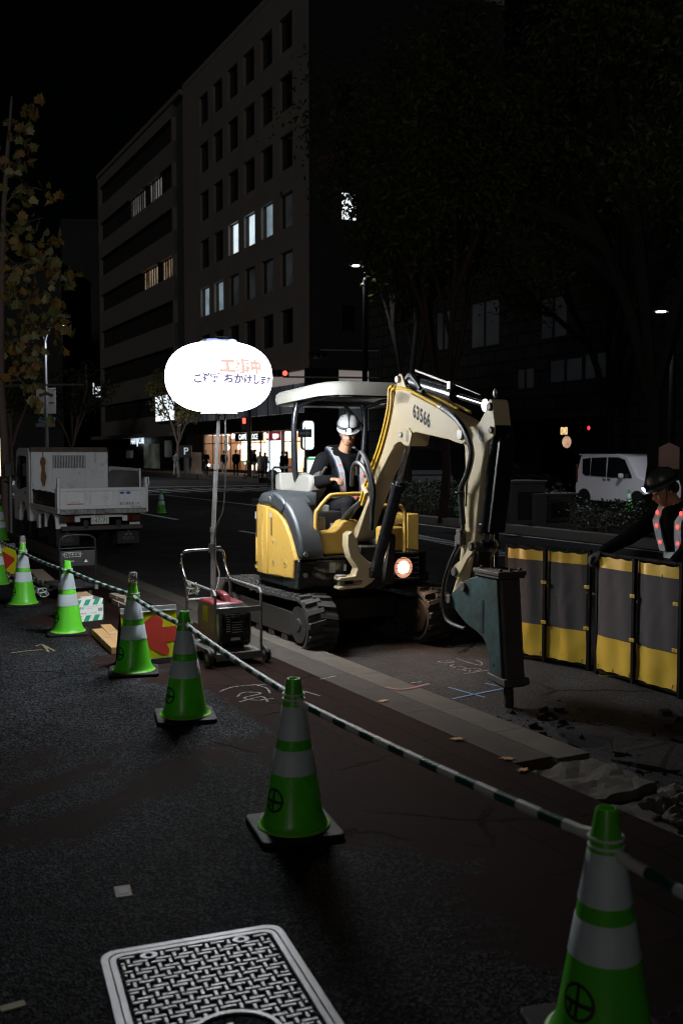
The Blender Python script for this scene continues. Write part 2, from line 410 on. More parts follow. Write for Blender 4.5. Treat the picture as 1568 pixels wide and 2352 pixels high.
    # cracks
    dn = noise(5.5, 9, .7); dm = N.new('ShaderNodeMix'); dm.data_type = 'RGBA'; dm.inputs['Factor'].default_value = .16; L.new(P, dm.inputs['A']); L.new(dn.outputs['Color'], dm.inputs['B'])
    vc = N.new('ShaderNodeTexVoronoi'); vc.feature = 'DISTANCE_TO_EDGE'; vc.inputs['Scale'].default_value = .95 if kind == 'walk' else .5; L.new(dm.outputs['Result'], vc.inputs['Vector'])
    cr = mth('MULTIPLY', ramp(vc.outputs['Distance'], .002, .009, (1, 1, 1), (0, 0, 0)).outputs[0], ramp(noise(.7, 3).outputs['Fac'], .53, .60).outputs[0])
    col = mix(cr, col, (.006, .006, .006))
    L.new(col, b.inputs['Base Color'])
    hh = mth('SUBTRACT', h, mth('MULTIPLY', cr, 2.0))
    bp = N.new('ShaderNodeBump'); bp.inputs['Strength'].default_value = .75; bp.inputs['Distance'].default_value = .006; L.new(hh, bp.inputs['Height']); L.new(bp.outputs[0], b.inputs['Normal'])
    b.inputs['Specular IOR Level'].default_value = .025 if kind == 'walk' else .04
    return m
M['walk'] = ground_mat('worn_sidewalk', 'walk')
M['road'] = ground_mat('road_asphalt', 'road')
M['kerb'] = mat('kerb_concrete', (.076, .068, .058), .9, spec=.06, var=.22, scale=4, dirt=(.10, .085, .07), dirt_amt=.42, dscale=3, bump=.5, bscale=130)
M['kerbslab'] = mat('edge_slab', (.054, .048, .043), .9, spec=.06, var=.25, scale=4, dirt=(.045, .035, .03), dirt_amt=.42, dscale=2.5, bump=.5, bscale=130)
M['chunk'] = mat('broken_asphalt', (.024, .022, .021), .95, spec=.05, var=.4, scale=12, bump=.9, bscale=40)
M['mark'] = mat('road_paint', (.68, .68, .67), .7, var=.12, dirt=(.12, .12, .12), dirt_amt=.38, dscale=4)
M['chalkw'] = mat('white_chalk', (.36, .34, .34), .9, spec=.05, var=.2, dirt=(.03, .027, .026), dirt_amt=.52, dscale=45)
M['chalkb'] = mat('blue_chalk', (.10, .19, .34), .9, var=.2, dirt=(.05, .05, .055), dirt_amt=.45, dscale=45)
M['chalkr'] = mat('red_chalk', (.24, .06, .055), .9, var=.2, dirt=(.10, .085, .075), dirt_amt=.48, dscale=35)
M['chalky'] = mat('yellow_chalk', (.22, .19, .09), .9, var=.2, dirt=(.05, .045, .04), dirt_amt=.45, dscale=45)

def sheet(name, pts, z, m):
    b = MB(); b.poly([st(t, w, z) for t, w in pts]); return tag(b.build(name, m, smooth=False), kind='structure')
sheet('road', [(-150, -150), (400, -150), (400, 300), (-150, 300)], ROADZ, M['road'])
def slab(name, t0, t1, w0, w1, z0, z1, m, bev=0.0):
    b = MB(); pts = [st(t0, w0), st(t1, w0), st(t1, w1), st(t0, w1)]
    b.loft([[V(p.x, p.y, z0) for p in pts], [V(p.x, p.y, z1) for p in pts]]); o = b.build(name, m, smooth=False, bevel=bev); return tag(o, kind='structure')
slab('sidewalk', -12, 34, -40, 3.40, -.3, 0, M['walk'])
# kerb: two rows of concrete pieces, broken up toward the near right
b = MB(); rnd = random.Random(3)
def piece(b, t0, t1, w0, w1, z1, tilt=0.0, jag=.0):
    q = [(t0, w0), (t1, w0), (t1, w1), (t0, w1)]
    q = [(t + rnd.uniform(-jag, jag), w + rnd.uniform(-jag, jag)) for t, w in q]
    b.loft([[st(t, w, -.3) for t, w in q], [st(t, w, z1 + tilt * (w - w0)) for t, w in q]])
t = 4.3
while t < 33:
    L_ = .60; piece(b, t + .0015, t + L_ - .0015, 3.665, 3.90, .004); t += L_
b.build('kerb', M['kerb'], smooth=False, bevel=.003)['kind'] = 'structure'
b = MB(); t = 4.35
while t < 33:
    piece(b, t + .0015, t + 1.2 - .0015, 3.405, 3.663, .003); t += 1.2
b.build('kerb_slab', M['kerbslab'], smooth=False, bevel=.003)['kind'] = 'structure'
b = MB()
for (t0, t1, w0, w1, z, tl) in ((3.75, 4.27, 3.42, 3.88, -.03, .05), (3.22, 3.71, 3.45, 3.86, -.05, -.04), (2.7, 3.2, 3.42, 3.84, -.035, .03), (2.1, 2.66, 3.43, 3.9, -.05, .02), (1.2, 2.05, 3.43, 3.88, -.045, -.02)):
    piece(b, t0, t1, w0, w1, z, tl, .03)
b.rough(9, .022, 9); b.build('broken_kerb', M['kerb'], smooth=False)['kind'] = 'structure'
slab('kerb_bedding', -12, 4.3, 3.40, 3.905, -.3, -.09, M['chunk'])
# broken asphalt by the breaker point
cg = 'broken asphalt slabs beside the kerb'
specs = [(4.72, 4.32, .36, .25, .10), (4.15, 4.40, .42, .30, -.2), (3.60, 4.30, .34, .32, .3), (4.35, 5.0, .46, .30, .15), (3.55, 4.92, .38, .36, -.1), (2.95, 4.4, .36, .34, .4)]
labs = ['broken slab of asphalt right behind the steel breaker point', 'cracked asphalt slab along the kerb, next nearer than the breaker point', 'asphalt slab lying by the broken kerb stones', 'large asphalt slab on the fence side of the hole',
        'dark asphalt slab toward the lower right of the dug strip', 'asphalt slab at the right edge beside the last kerb stone']
for (t, w, a, c, rot), lb in zip(specs, labs):
    n = 17; rr = [rnd.uniform(.68, 1.15) for _ in range(n)]
    bot = []; top = []
    for i in range(n):
        an = 2 * math.pi * i / n; x = a * rr[i] * math.cos(an); y = c * rr[i] * math.sin(an)
        tt = t + x * math.cos(rot) - y * math.sin(rot); ww = w + x * math.sin(rot) + y * math.cos(rot)
        bot.append(st(tt, ww, ROADZ - .1)); top.append(st(tt, ww, ROADZ + .012 + rnd.uniform(-.012, .022)))
    b = MB(); b.loft([bot, top]); b.rough(3, .014, 11, t); tag(b.build('asphalt_slab', M['chunk'], smooth=False), lb, 'asphalt slab', cg)
for k in range(190):      # loose crumbs
    t = rnd.uniform(2.6, 5.6); w = 3.9 + abs(rnd.gauss(0, .45)); s_ = rnd.uniform(.003, .012) + .03 * rnd.random() ** 5
    if k == 0: b = MB()
    c = st(t, w, ROADZ + s_ * .4); rot = Matrix.Rotation(rnd.uniform(0, 6), 3, 'Z') @ Matrix.Rotation(rnd.uniform(0, 1), 3, 'X')
    b.box(c, (s_ * 2, s_ * 1.4, s_), rot)
tag(b.build('rubble', M['chunk'], smooth=False, bevel=.004), 'loose crumbs of asphalt around the breaker point', 'rubble', kind='stuff')
# lumps of broken kerb at the right edge
for (px, py, s_, lb) in ((1512, 1856, .085, 'broken lump of kerb concrete behind the nearest cone'), (1560, 1842, .12, 'larger jagged concrete lump at the right edge of the dug strip'), (1556, 1884, .07, 'small concrete lump in front of the larger jagged one')):
    p = gp(px, py, -.02); b = MB()
    rings = []
    for j, (zz, k) in enumerate(((-.05, .9), (.25, 1.05), (.6, .8), (.8, .45))):
        rings.append([p + V(math.cos(i * .785) * s_ * k * rnd.uniform(.55, 1.25), math.sin(i * .785) * s_ * k * rnd.uniform(.55, 1.25), s_ * zz * rnd.uniform(.6, 1.15)) for i in range(8)])
    b.loft(rings); b.rough(3, s_ * .16, 2.2 / s_, px); tag(b.build('concrete_lump', M['kerb'], smooth=False), lb, 'concrete lump', 'lumps of broken kerb')

# far pavements, median and markings
slab('median_kerb', 8, 33, 13.9, 14.15, -.3, .12, M['concrete'], .02)
slab('median', 8, 33, 14.15, 18.6, -.3, .08, M['walk'])
slab('far_sidewalk', 57.0, 140, 24.5, 60, -.3, .26, M['kerb'], .02)
slab('right_sidewalk', -10, 45, 26.5, 60, -.3, .1, M['walk'], .02)
slab('opposite_sidewalk', 62, 240, -60, 6.0, -.3, .1, M['walk'], .02)
b = MB(); z = ROADZ + .004
def strip(b, t0, t1, w0, w1, z=z): b.poly([st(t0, w0, z), st(t1, w0, z), st(t1, w1, z), st(t0, w1, z)])
w = 2.0
while w < 24.4:
    strip(b, 44.5, 49.0, w, w + .45); w += .95
strip(b, 42.2, 42.65, 3.5, 13.5); strip(b, 52, 52.4, 14, 24)
for k in range(6): strip(b, 8 + k * 9, 12.5 + k * 9, 8.7, 8.83)
strip(b, 10, 42, 13.55, 13.68)
for k in range(26): b.poly([st(14 + k * .28, 10.6 + .05 * k, z), st(14.14 + k * .28, 10.6 + .05 * k, z), st(14.30 + k * .28, 11.1 + .05 * k, z), st(14.16 + k * .28, 11.1 + .05 * k, z)])
for k in range(9): strip(b, 60 + k * .95, 60.45 + k * .95, 8, 12)
b.build('road_markings', M['mark'], smooth=False)['kind'] = 'structure'

# spray chalk marks on road and pavement
def stroke(b, pts, wd, z):
    P = [gp(x, y, z) for x, y in pts]; P = crom(P, 5) if len(P) > 2 else P
    for a, c in zip(P, P[1:]):
        d = (c - a); n = V(-d.y, d.x, 0).normalized() * wd / 2
        b.poly([a - n, a + n, c + n, c - n])
zc = ROADZ + .005
def H(x, y): return 909.4 + .2 * x, 1241.8 + .2 * y      # close-up to picture
b = MB()
for s_ in ([(690, 1350), (800, 1390), (960, 1430), (980, 1400), (920, 1375)], [(540, 1385), (490, 1385), (490, 1395), (560, 1402), (640, 1398), (655, 1385), (560, 1380)], [(560, 1415), (580, 1420)],
           [(660, 1418), (620, 1440), (680, 1450), (650, 1462)], [(700, 1440), (760, 1450), (800, 1470), (740, 1480), (710, 1470)], [(860, 1470), (760, 1480), (830, 1500), (850, 1490)], [(780, 1527), (900, 1510), (1062, 1485)], [(880, 1465), (980, 1480), (890, 1500)]):
    stroke(b, [H(*q) for q in s_], .014, zc)
stroke(b, [H(170, 1632), H(290, 1620)], .02, zc)
b.build('chalk_marks', M['chalkw'], smooth=False)['kind'] = 'structure'
b = MB()
for s_ in ([(600, 1682), (1020, 1800)], [(1020, 1635), (1150, 1665)], [(650, 1815), (860, 1770), (1240, 1695)]): stroke(b, [H(*q) for q in s_], .022, zc)
b.build('blue_chalk_marks', M['chalkb'], smooth=False)['kind'] = 'structure'
b = MB(); stroke(b, [(885, 1578), (925, 1583), (985, 1570)], .03, .009)
b.build('red_chalk_marks', M['chalkr'], smooth=False)['kind'] = 'structure'
b = MB()
for s_ in ([(25, 1500), (60, 1495), (98, 1492)], [(98, 1480), (106, 1488), (112, 1497)], [(83, 1484), (98, 1481), (126, 1495)]): stroke(b, s_, .02, .004)
b.build('yellow_chalk_marks', M['chalky'], smooth=False)['kind'] = 'structure'
b = MB()
for s_ in ([(505, 1588), (545, 1576), (640, 1570)], [(585, 1572), (612, 1580), (620, 1592)], [(545, 1600), (560, 1590), (600, 1592), (560, 1603), (590, 1608), (628, 1604)], [(550, 1612), (600, 1600), (615, 1612)], [(640, 1586), (655, 1590)], [(700, 1588), (735, 1598)], [(735, 1560), (772, 1552)]):
    stroke(b, s_, .016, .004)
b.build('pavement_chalk_marks', M['chalkw'], smooth=False)['kind'] = 'structure'
p = gp(283, 2048, 0); M['ventlight'] = mat('worn_print', (.22, .22, .24), .7, var=.3, scale=50)
b = MB(xf=Matrix.Translation(p) @ Matrix.Rotation(R(18), 4, 'Z')); b.box((0, 0, .002), (.062, .10, .003)); b.mi = 1; b.box((.0, 0, .0045), (.036, .06, .002))
tag(b.build('survey_tag', [M['paper'], M['ventlight']], smooth=False), 'small yellowed survey tag stuck flat on the dark pavement', 'survey tag')
p = gp(30, 2312, 0); b = MB(xf=Matrix.Translation(p) @ Matrix.Rotation(R(30), 4, 'Z')); b.box((0, 0, .002), (.075, .035, .003))
tag(b.build('tape_scrap', M['paper'], smooth=False), 'scrap of tan tape on the pavement left of the manhole cover', 'tape')
# a few fallen leaves
b0 = None
for px, py, lb in ((1050, 1697, 'fallen brown leaf on the kerb edge, behind the striped bar'), (1200, 1768, 'fallen brown leaf beside the striped bar near the broken kerb'), (880, 1610, 'fallen brown leaf near the red chalk on the kerb'), (1165, 1742, 'smallest fallen leaf between bar and kerb')):
    p = gp(px, py, .008)
    if b0 is None:
        b = MB()
        out = [(.07, 0), (.03, .02), (.035, .05), (.0, .035), (-.03, .05), (-.035, .015), (-.07, 0), (-.03, -.02), (-.03, -.045), (0, -.03), (.035, -.045), (.03, -.015)]
        b.loft([[V(x, y, .004 * math.sin(x * 90)) for x, y in out], [V(x, y, .003 + .004 * math.sin(x * 90)) for x, y in out]])
        M['deadleaf'] = mat('dead_leaf', (.30, .14, .05), .8, var=.25, scale=20)
        b0 = b.build('fallen_leaf', M['deadleaf'], smooth=False); o = b0
    else:
        o = b0.copy(); COL.objects.link(o)
    o.location = p; o.scale = (.75, .55, 1); o.rotation_euler = (0, 0, rnd.uniform(0, 6)); tag(o, lb, 'leaf', 'fallen leaves on the pavement')

# ---------------------------------------------------------------- manhole cover
M['iron'] = mat('cast_iron', (.30, .30, .31), .42, metal=.75, var=.18, scale=6, dirt=(.12, .11, .10), dirt_amt=.3, bump=.12, bscale=90)
M['ironpit'] = mat('cast_iron_pit', (.012, .012, .012), .8, var=.3)
A0 = gp(226, 2192); A1 = gp(640, 2122)
ux = (A1 - A0); wid = ux.length; ux.normalize(); uy = V(ux.y, -ux.x, 0)
man = thing('manhole_cover', 'rectangular iron manhole cover with a raised T pattern set in the pavement', 'manhole cover', A0, math.atan2(ux.y, ux.x))
LEN = 1.30
def rrect(x0, x1, y0, y1, r, n=5):
    o = []
    for cx, cy, a in ((x1 - r, y1 - r, 0), (x0 + r, y1 - r, 90), (x0 + r, y0 + r, 180), (x1 - r, y0 + r, 270)):
        for i in range(n + 1): an = R(a + 90 * i / n); o.append((cx + r * math.cos(an), cy + r * math.sin(an)))
    return o
def ringmesh(b, outer, inner, z0, z1):
    a = [V(x, y, z0) for x, y in outer]; c = [V(x, y, z1) for x, y in outer]; d = [V(x, y, z1) for x, y in inner]; e = [V(x, y, z0) for x, y in inner]
    b.loft([a, c, d, e], cap=False)
b = MB(); ringmesh(b, rrect(0, wid, -LEN, 0, .06), rrect(.026, wid - .026, -LEN + .026, -.026, .045), -.02, .006); b.build('frame', M['iron'], man, bevel=.002)
b = MB(); b.prism(rrect(.028, wid - .028, -LEN + .028, -.028, .044), -.02, -.004, 'z'); plate = b.build('cover_plate', M['ironpit'], man)
b = MB(); ringmesh(b, rrect(.029, wid - .029, -LEN + .029, -.029, .044), rrect(.05, wid - .05, -LEN + .05, -.05, .03), -.004, .0055); b.build('rim', M['iron'], man, bevel=.0015)
b = MB(); gx = .0195
nx = int((wid - .11) / gx); ny = int((LEN - .11) / gx)
x0 = .055 + (wid - .11 - nx * gx) / 2; y0 = -.055 - (LEN - .11 - ny * gx) / 2
cc = V(wid * .5, -LEN / 2, 0)
def bar(i0, j0, i1, j1):
    xa, xb = x0 + min(i0, i1) * gx + .0042, x0 + (max(i0, i1) + 1) * gx - .0042
    ya, yb = y0 - min(j0, j1) * gx - .0042, y0 - (max(j0, j1) + 1) * gx + .0042
    c = V((xa + xb) / 2, (ya + yb) / 2, 0)
    if (c - cc).length < .155: return
    if c.y > -.1 and (abs(c.x - wid * .25) < .035 or abs(c.x - wid * .75) < .035): return
    b.box((c.x, c.y, .0005), (xb - xa, yb - ya, .009))
# a weave of T shapes: horizontal T and upside-down T in a stepped tiling
def cells(cs):
    """one raised bar over the cells of a T's arm or stem that lie on the plate"""
    cs = [q for q in cs if 0 <= q[0] < nx and 0 <= q[1] < ny]
    if cs: bar(min(q[0] for q in cs), min(q[1] for q in cs), max(q[0] for q in cs), max(q[1] for q in cs))
for J in range(-1, ny // 3 + 2):
    for I in range(-2, nx // 4 + 3):
        i = I * 4 + (J * 2) % 4 - (J % 3); j = J * 3
        cells([(i, j), (i + 1, j), (i + 2, j)]); cells([(i + 1, j + 1), (i + 1, j + 2)])
        cells([(i + 2, j + 2), (i + 3, j + 2), (i + 4, j + 2)]); cells([(i + 3, j), (i + 3, j + 1)])
b.build('tread_pattern', M['iron'], plate, smooth=False, bevel=.0012, seg=1)
b = MB()
for cx in (wid * .25, wid * .75):
    o_ = [(cx + .03 * math.cos(a * .3307), -.075 + .022 * math.sin(a * .3307)) for a in range(19)]; i_ = [(cx + .012 * math.cos(a * .3307), -.075 + .013 * math.sin(a * .3307)) for a in range(19)]
    ringmesh(b, o_, i_, -.004, .006)
b.build('lifting_eyes', M['iron'], plate)
b = MB()
def circ(r, n=40): return [(cc.x + r * math.cos(2 * math.pi * i / n), cc.y + r * math.sin(2 * math.pi * i / n)) for i in range(n)]
ringmesh(b, circ(.15), circ(.135), -.004, .0065); b.build('centre_ring', M['iron'], plate)
b = MB()
for a in range(3):
    an = R(90 + 120 * a); b.box((cc.x + .05 * math.cos(an), cc.y + .05 * math.sin(an), .001), (.07, .022, .008), Matrix.Rotation(an, 3, 'Z'))
b.build('centre_emblem', M['iron'], plate, bevel=.003)
# ---------------------------------------------------------------- buildings across the junction
TB = R(27.1); UB = V(-math.sin(TB), math.cos(TB), 0); VB = V(math.cos(TB), math.sin(TB), 0)
BP = V((716 - 784) / 2287 * 66, 66, 0); RZ_B = math.atan2(UB.y, UB.x)
def bf(px, py=1000, off=0.0):               # (along, z) on the street front, off metres in front of it
    q = onp(px, py, BP - VB * off, VB); return (q - BP).dot(UB), q.z
def br(px, py=1000, off=0.0):               # (back, z) on the flank at the corner
    q = onp(px, py, BP - UB * off, UB); return -(q - BP).dot(VB), q.z
M['bwall'] = mat('concrete_tile', (.33, .295, .275), .75, var=.12, scale=.35, dirt=(.26, .235, .22), dirt_amt=.4, dscale=.3, spec=.2)
M['bwall2'] = mat('beige_panel', (.29, .26, .24), .75, var=.12, scale=.3, spec=.2)
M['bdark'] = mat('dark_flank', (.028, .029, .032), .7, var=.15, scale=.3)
M['bframe'] = mat('bronze_frame', (.06, .055, .052), .5, metal=.3)
M['pane'] = glass('dark_pane', (.012, .013, .015), .08)
M['pane_lit'] = emit_var('lit_pane', (.55, .72, .85), (.85, .95, 1.0), .95, .7)
M['pane_soft'] = emit_var('soft_lit_pane', (.30, .42, .50), (.55, .70, .78), .36, .9)
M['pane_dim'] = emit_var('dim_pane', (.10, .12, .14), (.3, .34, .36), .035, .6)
M['pane_warm'] = emit_var('warm_pane', (.35, .20, .10), (.9, .72, .5), .40, .5)
M['slit'] = emit('lit_slit', (.80, .90, .95), .9)
M['louvre'] = emit('louvre_glow', (.9, .78, .74), .17, (.5, .47, .45))  # light falling on the louvres, painted in as their own glow
M['glassblue'] = emit_var('glazing_glow', (.10, .12, .15), (.40, .44, .50), .10, .25)  # street light on the glass, painted in as a faint glow
B2 = thing('office_building', 'pale office block on the far corner with a grid of square windows, some lit', 'building', BP, RZ_B)
xs = [4.05, 7.45, 10.8, 14.15, 17.5, 20.85]; ww = 2.15; rows = [9.35 + 3.96 * k for k in range(6)]; wh = 2.38; BL = 26.3; BH = 33.6; Z0 = 7.35
b = MB()
edges = [0.35] + [e for x in xs for e in (x - ww / 2, x + ww / 2)] + [BL]
zs = [Z0] + [e for z in rows for e in (z, z + wh)] + [BH]
for j in range(0, len(zs), 2): b.bx(.35, BL, -.40, 0, zs[j], zs[j + 1])
for j in range(1, len(zs) - 1, 2):
    for i in range(0, len(edges), 2): b.bx(edges[i], edges[i + 1], -.40, 0, zs[j], zs[j + 1])
b.bx(.35, BL, -15, -.42, Z0, BH - .05); b.build('wall', M['bwall'], B2, smooth=False)
b = MB(); b.bx(.0, .345, -15.2, .0, Z0, BH); fl_ = b.build('flank_wall', M['bdark'], B2, smooth=False)  # the flank's shade is put into its dark colour
b = MB(); b.bx(-.02, BL, -15.2, .03, BH, BH + .45); b.build('roof', M['bwall'], B2, smooth=False)
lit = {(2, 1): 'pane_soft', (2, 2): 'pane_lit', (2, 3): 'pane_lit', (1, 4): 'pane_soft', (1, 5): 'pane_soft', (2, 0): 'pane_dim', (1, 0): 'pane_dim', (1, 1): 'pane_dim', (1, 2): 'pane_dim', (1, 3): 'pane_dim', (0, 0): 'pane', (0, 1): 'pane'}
slits = {(2, 1), (2, 2), (2, 3), (1, 4), (1, 5)}
for k, z in enumerate(rows):
    for i, x in enumerate(xs):
        a, c = x - ww / 2, x + ww / 2
        b = MB(); b.bx(a, a + .06, -.36, -.22, z, z + wh); b.bx(c - .06, c, -.36, -.22, z, z + wh); b.bx(a, c, -.36, -.22, z, z + .07); b.bx(a, c, -.36, -.22, z + wh - .07, z + wh)
        for xx in (a + .30, c - .30): b.bx(xx - .07, xx + .07, -.36, -.18, z + .07, z + wh - .07)
        w_ = b.build('window', M['bframe'], B2, smooth=False)
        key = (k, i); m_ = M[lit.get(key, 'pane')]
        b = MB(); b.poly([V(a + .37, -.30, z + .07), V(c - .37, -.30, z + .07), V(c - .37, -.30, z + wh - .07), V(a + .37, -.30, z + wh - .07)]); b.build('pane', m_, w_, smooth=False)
        b = MB()
        for u0, u1 in ((a + .06, a + .23), (c - .23, c - .06)): b.poly([V(u0, -.29, z + .0), V(u1, -.29, z + .0), V(u1, -.29, z + wh), V(u0, -.29, z + wh)])
        b.build('side_pane', M['slit'] if key in slits else M['pane'], w_, smooth=False)
        if key in ((1, 1), (1, 3), (2, 2)):
            b = MB(); zz = z + (.5 if key != (2, 2) else 1.5); b.box((x, -.33, zz), (.42, .02, .13)); b.build('ceiling_light', emit('tube_light', (.9, .97, 1), 2.5), w_, smooth=False)
# flank window that is brightly lit, and dark ones
for (x0, x1, y0, y1, mm) in ((784, 816, 443, 507, 'wlit'), (784, 814, 700, 762, 'pane'), (770, 812, 320, 385, 'pane'), (770, 812, 190, 262, 'pane')):
    a, z1 = br(x0, y0); c, z0 = br(x1, y1); b = MB(); b.bx(-.05, -.02, c - .08, a + .08, z0 - .08, z1 + .08); w_ = b.build('window', M['bframe'], B2, smooth=False)
    M.setdefault('wlit', emit_var('bright_pane', (.75, .85, .9), (.95, 1, 1), 1.3, .8))
    b = MB(); b.poly([V(-.06, a, z0), V(-.06, c, z0), V(-.06, c, z1), V(-.06, a, z1)]); b.build('pane', M[mm], w_, smooth=False)
ga, gz = br(745, 378); M['faint'] = mat('faint_sign', (.10, .045, .04), .6)
b = MB(); b.cyl((-.10, ga, gz), (-.02, ga, gz), .62, n=28); b.build('round_emblem', M['faint'], B2)
b = MB()
for k_, ch in enumerate('太陽生命'): b.text(ch, 1.0, lambda x, y, k_=k_: V(-.06, br(749, 420 + k_ * 28)[0] - x, br(749, 420 + k_ * 28)[1] + y))
b.build('wall_lettering', mat('faint_letters', (.025, .025, .027), .6), B2, smooth=False)
# lower storeys
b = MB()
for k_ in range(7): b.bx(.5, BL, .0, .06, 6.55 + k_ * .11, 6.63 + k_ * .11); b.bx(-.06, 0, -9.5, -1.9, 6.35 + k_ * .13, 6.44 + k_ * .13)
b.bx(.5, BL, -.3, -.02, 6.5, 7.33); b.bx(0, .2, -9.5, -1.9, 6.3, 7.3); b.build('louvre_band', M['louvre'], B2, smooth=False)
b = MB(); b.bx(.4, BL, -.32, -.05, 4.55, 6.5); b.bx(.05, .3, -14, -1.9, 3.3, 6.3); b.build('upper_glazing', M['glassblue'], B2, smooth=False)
b = MB()
for k_ in range(12): b.bx(.8 + k_ * 2.2, .86 + k_ * 2.2, -.05, .02, 3.3, 6.5)
for k_ in range(5): b.bx(.0, .05, -2.5 - k_ * 2.4, -2.44 - k_ * 2.4, 3.3, 6.3)
b.build('glazing_bars', M['polegrey'], B2, smooth=False)
b = MB(); b.bx(.4, BL, -.30, .04, 3.38, 4.5); b.build('fascia', M['black'], B2, smooth=False)
b = MB(); b.bx(-.3, .39, -1.85, .35, 0, 7.36); b.build('corner_column', M['black'], B2, smooth=False)
# the cafe on the ground floor: a lit room behind glass
s0, s1 = bf(706)[0], bf(468)[0]
M['cafewall'] = emit_var('warm_interior', (.50, .27, .15), (1.0, .80, .60), 2.3, .55)
M['cafeceil'] = emit_var('shop_ceiling', (.8, .6, .42), (1, .9, .76), 2.3, .6)
M['cafefloor'] = mat('shop_floor', (.25, .16, .11), .5)
b = MB(); b.poly([V(s0, -3.4, .12), V(s1, -3.4, .12), V(s1, -3.4, 3.3), V(s0, -3.4, 3.3)]); b.build('cafe_back_wall', M['cafewall'], B2, smooth=False)
b = MB(); b.poly([V(s0, -3.4, 3.3), V(s1, -3.4, 3.3), V(s1, -.3, 3.3), V(s0, -.3, 3.3)]); b.build('cafe_ceiling', M['cafeceil'], B2, smooth=False)
b = MB(); b.bx(s0, s1, -3.4, 0, .0, .13); b.bx(s0 - .2, s0, -3.4, 0, 0, 3.35); b.bx(s1, s1 + .2, -3.4, 0, 0, 3.35); b.build('cafe_floor', M['cafefloor'], B2, smooth=False)
b = MB()
for k_ in range(11): x = s0 + (s1 - s0) * k_ / 10; b.bx(x - .04, x + .04, -.12, -.02, .12, 3.38)
b.bx(s0, s1, -.12, -.02, .12, .5); b.bx(s0, s1, -.10, -.04, 2.55, 2.62); b.build('shopfront_frame', M['bframe'], B2, smooth=False)
M['pendant'] = emit('pendant_lamp', (1, .82, .60), 4.0)
for k_, (px, py) in enumerate(((523, 1028), (550, 1027), (562, 1026), (580, 1028), (592, 1025), (535, 1002), (567, 1015), (655, 1000))):
    q = onp(px, py, BP + VB * 1.6, VB); l = V((q - BP).dot(UB), -1.6, q.z); b = MB(); b.ell(l, (.16, .16, .22), 10, 6); b.cyl(l + V(0, 0, .2), V(l.x, l.y, 3.3), .02, n=5); b.build('pendant_lamp', M['pendant'], B2)
b = MB(); rr_ = random.Random(8)
for k_ in range(14):
    x = rr_.uniform(s0 + 1, s1 - 1); h_ = rr_.uniform(.7, 1.5); b.bx(x - .3, x + .3, -2.6 - rr_.random() * .6, -2.3, .13, h_)
b.build('cafe_furniture', mat('shop_wood', (.20, .10, .05), .6), B2, smooth=False)
# building beyond: horizontal ribbons of glass
B1 = thing('ribbon_window_building', 'farther office block with long dark ribbon windows, two of them partly lit', 'building', BP, RZ_B)
x0, x1 = 29.3, 57.5
bands = [(30.1, 32.2), (26.05, 28.15), (22.1, 24.2), (18.05, 20.0), (13.8, 15.85), (9.5, 11.6), (5.4, 7.3)]
zz = [3.7] + [e for z in reversed(bands) for e in z] + [33.4]
b = MB()
for j in range(0, len(zz), 2): b.bx(x0, x1, -.5, 0, zz[j], zz[j + 1])
b.bx(x1 - .8, x1, -.5, .02, 3.7, 33.4); b.bx(x0, x0 + .3, -.5, .02, 3.7, 33.4); b.bx(x0, x1, -14, -1.2, 3.7, 33.35); b.build('wall', M['bwall2'], B1, smooth=False)
b = MB(); b.bx(BL + .02, x0 - .01, -14, -.35, 3.7, 33.2); b.build('service_pier', mat('blue_grey_pier', (.10, .115, .13), .6), B1, smooth=False)
b = MB(); b.bx(BL + .5, x1 + .1, -14, .15, 33.41, 33.85); b.build('roof', M['bwall2'], B1, smooth=False)
for k_, (za, zb2) in enumerate(bands):
    b = MB(); nn_ = 34
    for i in range(nn_ + 1): x = x0 + .3 + (x1 - x0 - 1.1) * i / nn_; b.bx(x - .05, x + .05, -.42, -.30, za, zb2)
    w_ = b.build('ribbon_window', M['bframe'], B1, smooth=False)
    b = MB(); b.poly([V(x0 + .3, -.43, za), V(x1 - .8, -.43, za), V(x1 - .8, -.43, zb2), V(x0 + .3, -.43, zb2)]); b.build('pane', M['pane'], w_, smooth=False)
    for kk, p0, p1, mm in ((1, 368, 300, 'pane_warm'), (3, 397, 326, 'pane_warm')):
        if kk == k_:
            a, c = bf(p0)[0], bf(p1)[0]; b = MB(); seg = 8
            for i in range(seg):
                if i == 3: continue
                u0 = a + (c - a) * i / seg; u1 = a + (c - a) * (i + .86) / seg; b.poly([V(u0, -.425, za + .15), V(u1, -.425, za + .15), V(u1, -.425, zb2 - .1), V(u0, -.425, zb2 - .1)])
            M['pane_cool'] = M.get('pane_cool') or emit_var('cool_pane', (.25, .25, .23), (.75, .75, .70), .22, .5)
            b.build('lit_pane', M['pane_cool' if k_ == 1 else 'pane_warm'], w_, smooth=False)
b = MB(); b.bx(x0 - 2, x1, 0, 1.2, 3.35, 3.72); b.build('awning', M['bwall2'], B1, smooth=False)
b = MB(); b.bx(x0 - 2.5, x1, -6, -.3, 0, 3.69)
b.build('ground_floor', M['black'], B1, smooth=False)
M['shopfaint'] = emit_var('dim_shop', (.10, .115, .10), (.42, .46, .40), .07, .5)
for (p0, p1, pa_, pb_) in ((361, 325, 1020, 1078), (300, 285, 1035, 1052), (388, 372, 1012, 1050)):
    a, za = bf(p0, pb_); c, zc2 = bf(p1, pa_); b = MB(); b.bx(a, c, -.29, -.25, max(za, .3), zc2); b.build('shop_window', M['shopfaint'], B1, smooth=False)
a, zq = bf(313, 1014, .2); b = MB(); M['signwhite'] = emit('sign_white', (.75, .88, 1), 2.2)
tfn = lambda dx, dz: (lambda x, y: V(a - dx - x, .1, zq + dz + y))
